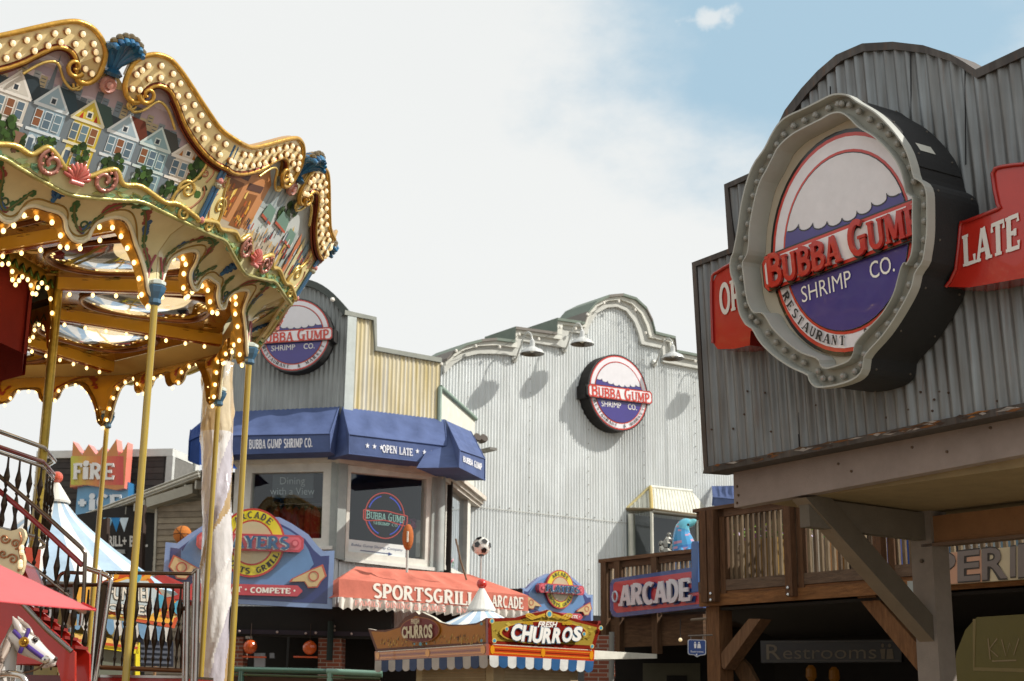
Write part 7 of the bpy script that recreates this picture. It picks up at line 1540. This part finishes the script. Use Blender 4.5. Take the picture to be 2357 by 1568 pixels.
for x0, x1 in ((311, 328), (228, 244)): b = MB(); Wp = wall(320, 1300, 30.5, 100); b.prism(Wp, pxl(Wp, [(x0+3, 1165+(320-x0)*.35), (x1+3, 1165+(320-x1)*.35), (x1-12, 1600), (x0-12, 1600)]), -.15, 0, '3a2a22'); part(b, 'verandah_post', M['matte'], sb)
# arcade recess: brick piers, basket balls, green railing
LB = wall(650, 1450, 28.1, 97)
ar = thing('arcade_recess', tuple(Vector((sp_(LB, 650, 1500).x, sp_(LB, 650, 1500).y, 0))), 'dark open arcade frontage with brick piers under the blue arched sign', 'shopfront')
b = MB()
for x0, x1 in ((733, 787), (531, 560)): b = MB(); b.prism(LB, pxl(LB, [(x0, 1466), (x1, 1466), (x1-3, 1620), (x0-3, 1620)]), -.3, 0, WHITE); part(b, 'brick_pier', M['brick'], ar)
b = MB(); b.prism(LB.off(.05), pxl(LB.off(.05), [(515, 1395), (900, 1398), (900, 1472), (515, 1462)]), -.3, 0, '17130f'); b.prism(LB.off(.05), pxl(LB.off(.05), [(515, 1448), (900, 1456), (900, 1466), (515, 1458)]), 0, .03, '2e2630'); part(b, 'black_beam', M['matte'], ar)
b = MB()
for x, y in ((551, 1453), (638, 1455), (727, 1457), (809, 1459), (704, 1458)): b.ball(sp_(LB, x, y, .1), .025, 'b8a8a4', 6)
for x in (760, 770):
    for y in (1442, 1451): b.ball(sp_(LB, x, y, .1), .025, '8a8078', 6)
part(b, 'bolt_heads', M['matte'], ar)
b = MB(); b.tube([sp_(LB, 762, 1430, .15), sp_(LB, 758, 1520, .15)], .06, '142420', 8); part(b, 'drain_pipe', M['matte'], ar)
for k, (x, y, l) in enumerate(((576, 1489, 'orange arcade basketball hanging in shadow left of the hoop machines'), (713, 1491, 'orange arcade basketball hanging in shadow beside the brick pier'))):
    t = thing('hanging_ball', tuple(sp_(LB, x, y+16, .1)), l, 'ball'); b = MB(); p = sp_(LB, x, y, .1); b.ball(p, .135, 'c4521c', 18); part(b, 'ball', M['gloss'], t); b = MB(); b.tube([p+Vector((0, 0, .13)), p+Vector((0, 0, .45))], .008, '3a2a20', 5); part(b, 'cord', M['matte'], t)
b = MB()
for x in (558, 676): b.tube([sp_(LB, x, 1512, .1), sp_(LB, x+55, 1513, .1)], .02, 'b8481c', 6)
part(b, 'hoop_bars', M['gloss'], ar)
b = MB(); b.prism(LB, pxl(LB, [(583, 1503), (608, 1503), (608, 1535), (583, 1535)]), -.1, -.05, '8a8f96'); b.prism(LB, pxl(LB, [(619, 1503), (629, 1503), (629, 1515), (619, 1515)]), -.1, -.05, '7a7f86'); b.prism(LB, pxl(LB, [(563, 1464), (578, 1464), (578, 1470), (563, 1470)]), -.1, -.05, 'c8c8c4'); part(b, 'notices', M['paint'], ar)
gr = thing('green_railing', tuple(Vector((at(700, 1560, 25).x, 25, 0))), 'green painted pipe railing in front of the dark arcade', 'railing')
GP = wall(700, 1545, 25, 93)
b = MB(); b.tube([sp_(GP, 518, 1541), sp_(GP, 752, 1546)], .05, '3c5c50', 8); b.tube([sp_(GP, 752, 1546), sp_(GP, 880, 1552)], .055, '6f9484', 8); b.tube([sp_(GP, 518, 1552, .02), sp_(GP, 875, 1562, .02)], .025, '3c4c30', 6); part(b, 'top_rail', M['gloss'], gr)
for x in (556, 760): b = MB(); q = sp_(GP, x, 1545); b.tube([q, (q.x, q.y, 0)], .055, '6f9484' if x > 700 else '3c5c50', 8); part(b, 'post', M['gloss'], gr)
b = MB(); b.prism(GP.off(-.1), pxl(GP.off(-.1), [(518, 1556), (875, 1566), (875, 1640), (518, 1640)]), -.05, 0, '4e3424'); part(b, 'infill_panel', M['matte'], gr)
RB2 = wall(1365, 1435, 29, 54); b = MB(); b.prism(RB2, pxl(RB2, [(1290, 1427), (1405, 1430), (1405, 1462), (1290, 1460)]), -.1, 0, '8a241c'); tag(b.build('red_shop_board', M['paint']), 'plain dark red board behind the churros signboard', 'board')
t = thing('brick_pillar', tuple(Vector((at(1380, 1500, 27).x, 27, 0))), 'red brick pillar with pale corner pipe right of the churros stand', 'pillar'); BP = wall(1385, 1500, 27, 110); b = MB(); b.prism(BP, pxl(BP, [(1345, 1462), (1402, 1462), (1402, 1640), (1345, 1640)]), -.4, 0, WHITE); part(b, 'brickwork', M['brick'], t); b = MB(); b.tube([sp_(BP, 1408, 1455), sp_(BP, 1407, 1640)], .05, '7c7a74', 8); part(b, 'corner_pipe', M['matte'], t)
# ================================================================ PARASOL (near left)
ub = thing('red_parasol', (-4.3, 6.9, 0), 'bright coral red square parasol whose corner points to the right', 'umbrella')
tip = at(219, 1404, 6.6)
top = at(-420, 1096, 7.5); c2 = at(-330, 1342, 5.35); c3 = Vector((2*top.x-c2.x, 2*top.y-c2.y, tip.z)); c4 = Vector((2*top.x-tip.x, 2*top.y-tip.y, tip.z+.4)); c3.z = tip.z+.4
b = MB(); n = 10
def tri(a, c, d, sag=.012):
    vs = []; idx = {}
    for i in range(n+1):
        for j in range(n+1-i):
            u, v = i/n, j/n; p = a*(1-u-v)+c*u+d*v-Vector((0, 0, sag*4*u*v*1.2+sag*1.5*(1-u-v)*(u+v))); idx[(i, j)] = len(vs); vs.append(p)
    fs = []
    for i in range(n):
        for j in range(n-i):
            fs.append([idx[(i, j)], idx[(i+1, j)], idx[(i, j+1)]])
            if i+j < n-1: fs.append([idx[(i+1, j)], idx[(i+1, j+1)], idx[(i, j+1)]])
    b.add(vs, fs, 'ea8084', True)
tri(top, tip, c3); tri(top, c3, c4); tri(top, c4, c2); tri(top, c2, tip); part(b, 'canopy', M['thin_fabric'], ub)
b = MB()
for a_, c_ in ((tip, c3), (c3, c4), (c4, c2), (c2, tip)): b.tube([a_.lerp(c_, i/8)-Vector((0, 0, .01*4*(i/8)*(1-i/8))) for i in range(9)], .004, 'd85a60', 6)
b.tube([tip, tip.lerp(top, .04)], .008, 'b01c20', 6); part(b, 'hem', M['fabric'], ub)
b = MB(); b.tube([(top.x, top.y, 0), (top.x, top.y, top.z+.08)], .03, '8a6a4a', 10); part(b, 'pole', M['matte'], ub)
for q in (tip, c2, c3, c4): b = MB(); b.tube([top-Vector((0, 0, .05)), top.lerp(q, .97)-Vector((0, 0, .03))], .012, '9a8a7a', 6); part(b, 'rib', M['matte'], ub)
b = MB(); b.lathe((top.x, top.y, 0), [(.35, 0), (.35, .06), (.06, .1), (.06, .3)], '5a5a58', 16); part(b, 'base', M['matte'], ub)
# ================================================================ CAROUSEL HORSE
HY = 12.4; hp = lambda x, y, d=0: at(x, y, HY+d)
ho = thing('carousel_horse', tuple(Vector((hp(10, 1500).x-.2, HY, .3))), 'white carved carousel horse with purple bridle and gold rosette', 'carousel horse')
me = bpy.data.meshes.new('body'); H = lambda x, y, d=0: hp(x, y, d)
chain_v = []; radii = []; edges = []
def addv(p, r, par=None):
    chain_v.append(Vector(p)-Vector(ho['_w'])); radii.append(r if isinstance(r, tuple) else (r, r))
    if par is not None: edges.append((par, len(chain_v)-1))
    return len(chain_v)-1
root = addv(hp(-70, 1640), .27); ch_ = addv(hp(-20, 1618), .24, root); nk = addv(hp(2, 1575), .155, ch_); nk2 = addv(hp(12, 1530), .115, nk); nk3 = addv(hp(20, 1490), .1, nk2); po = addv(hp(36, 1462), .125, nk3); ck = addv(hp(56, 1480), .145, po); ck2 = addv(hp(78, 1493), .11, ck); ms = addv(hp(99, 1508), .078, ck2); nz = addv(hp(117, 1521), .068, ms); addv(hp(129, 1527), .045, nz)
addv(hp(100, 1534), .024, ms) if False else None
bk = addv(hp(-190, 1625), .27, root); rump = addv(hp(-300, 1620), .28, bk); tl = addv(hp(-345, 1600), .1, rump); addv(hp(-380, 1680), .07, tl)
for s_ in (-1, 1):
    a = addv(hp(-30, 1690, .1*s_), .11, ch_); c = addv(hp(20+20*s_, 1740, .12*s_), .06, a); d = addv(hp(-15+25*s_, 1790, .12*s_), .04, c); addv(hp(-25+25*s_, 1815, .12*s_), .05, d)
    a = addv(hp(-290, 1720, .12*s_), .13, rump); c = addv(hp(-340+20*s_, 1780, .12*s_), .06, a); d = addv(hp(-330+30*s_, 1850, .12*s_), .04, c); addv(hp(-322+30*s_, 1875, .12*s_), .05, d)
me.from_pydata([tuple(v) for v in chain_v], edges, []); bo = bpy.data.objects.new('body', me); COL.objects.link(bo); bo.parent = ho
m_ = bo.modifiers.new('skin', 'SKIN'); m_.use_smooth_shade = True
for i, r in enumerate(radii): me.skin_vertices[0].data[i].radius = (r[0], r[1]*.82)
me.skin_vertices[0].data[0].use_root = True
s2 = bo.modifiers.new('sub', 'SUBSURF'); s2.levels = 2; s2.render_levels = 2
dg = bpy.context.evaluated_depsgraph_get(); nm_ = bpy.data.meshes.new_from_object(bo.evaluated_get(dg)); bo.modifiers.clear(); bo.data = nm_; nm_.name = 'horse_body'
W_ = attr_mat('horse_white', .25, noise=.0, coat=.5); M['horse'] = simple('horse_enamel', 'cfcac4', .25); M['horse'].node_tree.nodes['Principled BSDF'].inputs['Coat Weight'].default_value = .5
nm_.materials.clear(); nm_.materials.append(M['horse'])
for p in nm_.polygons: p.use_smooth = True
front = -.095
b = MB()    # jaw, lips and nostril carving
b.ball(hp(118, 1529, -.02), .032, 'b8a8a0', 10, (1.2, .9, .8)); b.ball(hp(104, 1533, -.0), .034, 'c2b6ae', 10, (1.3, .9, .6)); part(b, 'muzzle', M['gloss'], ho)
b = MB(); b.ball(hp(129, 1517, -.035), .018, '4a342c', 10, (.8, 1, 1.1)); part(b, 'nostril', M['gloss'], ho)
b = MB(); b.ball(hp(82, 1474, -.073), .02, '1a120c', 12); part(b, 'eye', M['gloss'], ho)
b = MB(); b.tube([hp(x, y, -.083) for x, y in smooth_pts([(74, 1474), (79, 1467), (86, 1467), (91, 1474)], 3)], .006, '8a7468', 6); part(b, 'eyelid', M['gloss'], ho)
for dx, d in ((0, -.08), (12, .05)):
    b = MB(); b.tube([hp(46+dx, 1458, d), hp(42+dx, 1444, d), hp(35+dx, 1430, d), hp(29+dx, 1419, d)], [.028, .036, .024, .004], 'bdb4ac', 8); part(b, 'ear', M['gloss'], ho)
b = MB()
for k in range(16):
    t_ = k/15; P = [(50-48*t_, 1432+95*t_*t_+0*t_), (34-44*t_, 1440+110*t_), (20-38*t_, 1462+118*t_)]
    b.tube([hp(x+3*math.sin(k), y, .02-.13*math.sin(t_*2)*(j/2)) for j, (x, y) in enumerate(smooth_pts(P, 3))], [.03, .034, .034, .03, .026, .018, .01], ('8f8076', 'a89a8e', '7a6a60')[k % 3], 6)
b.tube([hp(x, y, -.03) for x, y in smooth_pts([(30, 1436), (46, 1433), (60, 1440), (70, 1454), (74, 1466)], 3)], .022, '9a8c80', 6); part(b, 'mane', M['gloss'], ho)
PUR = '4a2c86'
def strap(pts, w=.017, d=-.112):
    b = MB(); P = smooth_pts(pts, 3)
    for i, (x, y) in enumerate(P): pass
    b.tube([hp(x, y, d+.02*abs(i/len(P)-.5)) for i, (x, y) in enumerate(P)], w, PUR, 6); part(b, 'bridle_strap', M['gloss'], ho)
strap([(32, 1452), (42, 1463), (54, 1478)], .02); strap([(66, 1447), (62, 1460), (56, 1476)], .018); strap([(54, 1478), (50, 1492), (46, 1502)], .02); strap([(56, 1480), (68, 1491), (86, 1505), (104, 1518)], .021, -.105)
b = MB(); b.lathe(hp(55, 1478, -.135), [(.0, .03), (.016, .028), (.024, .018), (.038, .02), (.044, 0)], 'c8952c', 20, (0, -1, .1), cap=False); b.tube([hp(55+7*math.cos(a*1.2566*2+1.57), 1478-7*math.sin(a*1.2566*2+1.57), -.165) for a in range(5)], .006, '8a5a14', 5, close=True); part(b, 'gold_rosette', M['gold'], ho)
b = MB(); b.lathe(hp(106, 1519, -.1), [(.02, 0), (.035, .01), (.03, .025), (.01, .03)], 'c8c4bc', 14, (0, -1, 0), cap=False); part(b, 'bit_ring', M['chrome'], ho)
b = MB(); b.tube([hp(x, y, -.1) for x, y in smooth_pts([(106, 1523), (90, 1538), (60, 1548), (20, 1550), (-20, 1540)], 4)], .008, '6a4a30', 6); part(b, 'rein', M['matte'], ho)
b = MB(); b.tube([hp(x, y, -.16) for x, y in smooth_pts([(-10, 1555), (20, 1551), (50, 1557), (60, 1575)], 4)], .03, 'c4c0b8', 8); part(b, 'breast_collar', M['chrome'], ho)
b = MB(); q = hp(-150, 1600); b.tube([(q.x, q.y, .3), (q.x, q.y, 5.9)], .025, 'c0a050', 10); part(b, 'brass_pole', M['gold'], ho)
b = MB(); q = hp(-130, 1570); b.ball(q, .24, '8a2a24', 14, (1.1, .9, .35)); part(b, 'saddle', M['gloss'], ho)
# ================================================================ SETTING
def struct(o, nm): o['kind'] = 'structure'; o.name = nm; return o
b = MB(); b.add([(-120, -30, 0), (120, -30, 0), (120, 160, 0), (-120, 160, 0)], [[0, 1, 2, 3]]); struct(b.build('ground', M['planks']), 'ground')
W = bpy.data.worlds.new('World'); SC.world = W; W.use_nodes = True; nt = W.node_tree; L = nt.links.new; nt.nodes.clear()
SUN_AZ, SUN_EL = 95., 41.
sky = N(nt, 'ShaderNodeTexSky', sky_type='NISHITA'); sky.sun_disc = False; sky.sun_elevation = R_(SUN_EL); sky.sun_rotation = R_(SUN_AZ); sky.air_density = 1.; sky.dust_density = 2.; sky.ozone_density = 1.
bg = N(nt, 'ShaderNodeBackground'); bg.inputs[1].default_value = .15; L(sky.outputs[0], bg.inputs[0]); veil = N(nt, 'ShaderNodeBackground'); veil.inputs[0].default_value = (.46, .66, .78, 1); vm = N(nt, 'ShaderNodeMixShader'); vm.inputs[0].default_value = .8; L(bg.outputs[0], vm.inputs[1]); L(veil.outputs[0], vm.inputs[2])
blue = N(nt, 'ShaderNodeMix', data_type='RGBA'); 
tc = N(nt, 'ShaderNodeTexCoord'); mp = N(nt, 'ShaderNodeMapping'); mp.inputs['Scale'].default_value = (1, 1, 1.7); L(tc.outputs['Generated'], mp.inputs[0])
n1 = N(nt, 'ShaderNodeTexNoise'); n1.inputs['Scale'].default_value = 4.5; n1.inputs['Detail'].default_value = 10; n1.inputs['Roughness'].default_value = .6; L(mp.outputs[0], n1.inputs[0])
# an opening in the cloud deck lies round this compass direction
def dirn(x, y): return ray(x, y).normalized()
hole = dirn(1930, 40)
vs_ = N(nt, 'ShaderNodeVectorMath', operation='SUBTRACT'); L(tc.outputs['Generated'], vs_.inputs[0]); vs_.inputs[1].default_value = tuple(hole)
sc_ = N(nt, 'ShaderNodeVectorMath', operation='MULTIPLY'); L(vs_.outputs[0], sc_.inputs[0]); sc_.inputs[1].default_value = (.72, 1., 1.45)
ln = N(nt, 'ShaderNodeVectorMath', operation='LENGTH'); L(sc_.outputs[0], ln.inputs[0])
md = N(nt, 'ShaderNodeMath', operation='MULTIPLY_ADD'); L(n1.outputs[0], md.inputs[0]); md.inputs[1].default_value = -.22; L(ln.outputs['Value'], md.inputs[2])
mr = N(nt, 'ShaderNodeMapRange', interpolation_type='SMOOTHSTEP'); mr.inputs[1].default_value = -.02; mr.inputs[2].default_value = .07; mr.inputs[3].default_value = .0; L(md.outputs[0], mr.inputs[0])
n2 = N(nt, 'ShaderNodeTexNoise'); n2.inputs['Scale'].default_value = 1.5; n2.inputs['Detail'].default_value = 5; L(mp.outputs[0], n2.inputs[0])
cc = N(nt, 'ShaderNodeMix', data_type='RGBA'); cc.inputs[6].default_value = (.80, .825, .825, 1); cc.inputs[7].default_value = (.93, .94, .925, 1); L(n2.outputs[0], cc.inputs[0])
bc = N(nt, 'ShaderNodeBackground'); L(cc.outputs[2], bc.inputs[0]); bc.inputs[1].default_value = 1.0
wv_ = N(nt, 'ShaderNodeVectorMath', operation='SUBTRACT'); L(tc.outputs['Generated'], wv_.inputs[0]); wv_.inputs[1].default_value = tuple(dirn(1640, 42))
ws_ = N(nt, 'ShaderNodeVectorMath', operation='MULTIPLY'); L(wv_.outputs[0], ws_.inputs[0]); ws_.inputs[1].default_value = (1, 1, 2.4)
wl_ = N(nt, 'ShaderNodeVectorMath', operation='LENGTH'); L(ws_.outputs[0], wl_.inputs[0])
n3 = N(nt, 'ShaderNodeTexNoise'); n3.inputs['Scale'].default_value = 60; n3.inputs['Detail'].default_value = 5; L(tc.outputs['Generated'], n3.inputs[0])
wa_ = N(nt, 'ShaderNodeMath', operation='MULTIPLY_ADD'); L(n3.outputs[0], wa_.inputs[0]); wa_.inputs[1].default_value = -.05; L(wl_.outputs['Value'], wa_.inputs[2])
wr_ = N(nt, 'ShaderNodeMapRange', interpolation_type='SMOOTHSTEP'); wr_.inputs[1].default_value = -.02; wr_.inputs[2].default_value = -.006; wr_.inputs[3].default_value = .75; wr_.inputs[4].default_value = 0; L(wa_.outputs[0], wr_.inputs[0])
mx_ = N(nt, 'ShaderNodeMath', operation='MAXIMUM'); L(mr.outputs[0], mx_.inputs[0]); L(wr_.outputs[0], mx_.inputs[1])
ms = N(nt, 'ShaderNodeMixShader'); L(mx_.outputs[0], ms.inputs[0]); L(vm.outputs[0], ms.inputs[1]); L(bc.outputs[0], ms.inputs[2]); wo = N(nt, 'ShaderNodeOutputWorld'); L(ms.outputs[0], wo.inputs[0])
sd = bpy.data.lights.new('sun', 'SUN'); sd.energy = 4.9; sd.angle = R_(.6); sd.color = (1, .95, .87); so = bpy.data.objects.new('sun', sd); COL.objects.link(so)
dv = Vector((math.sin(R_(SUN_AZ))*math.cos(R_(SUN_EL)), math.cos(R_(SUN_AZ))*math.cos(R_(SUN_EL)), math.sin(R_(SUN_EL)))); so.rotation_euler = dv.to_track_quat('Z', 'Y').to_euler(); so.location = dv*60
cam = bpy.data.cameras.new('camera'); co = bpy.data.objects.new('camera', cam); COL.objects.link(co); co.location = EYE; cam.sensor_width = 36; cam.lens = 36*F_/2357.; cam.clip_end = 2000; cam.clip_start = .05
co.matrix_world = Matrix(((RT_.x, UP_.x, -FW_.x, EYE.x), (RT_.y, UP_.y, -FW_.y, EYE.y), (RT_.z, UP_.z, -FW_.z, EYE.z), (0, 0, 0, 1)))
cam.dof.use_dof = True; cam.dof.focus_distance = 13.; cam.dof.aperture_fstop = 3.5
SC.camera = co
GRP = {'blue_awning': 'blue awnings round the bay', 'round_logo_sign': 'round logo signs', 'wall_lamp': 'amber lamps under the deck', 'hanging_ball': 'arcade basketballs', 'arcade_sign': 'arcade signs', 'ribbon_sign': 'red ribbon signs beside the big logo', 'window_placard': 'placards in the bay windows', 'restroom_sign': 'restroom signs'}
for o in bpy.data.objects:
    if '_w' in o: del o['_w']
    if 'category' in o and 'kind' not in o: o['kind'] = 'thing'
    k = o.name.split('.')[0]
    if 'category' in o and k in GRP: o['group'] = GRP[k]
SC.view_settings.view_transform = 'Standard'; SC.view_settings.look = 'None'; SC.view_settings.exposure = 0; SC.view_settings.gamma = 1; SC.view_settings.use_curve_mapping = False
SC.cycles.use_denoising = True; SC.cycles.max_bounces = 6; SC.cycles.caustics_reflective = False; SC.cycles.caustics_refractive = False; SC.cycles.sample_clamp_indirect = 6; SC.cycles.transparent_max_bounces = 12
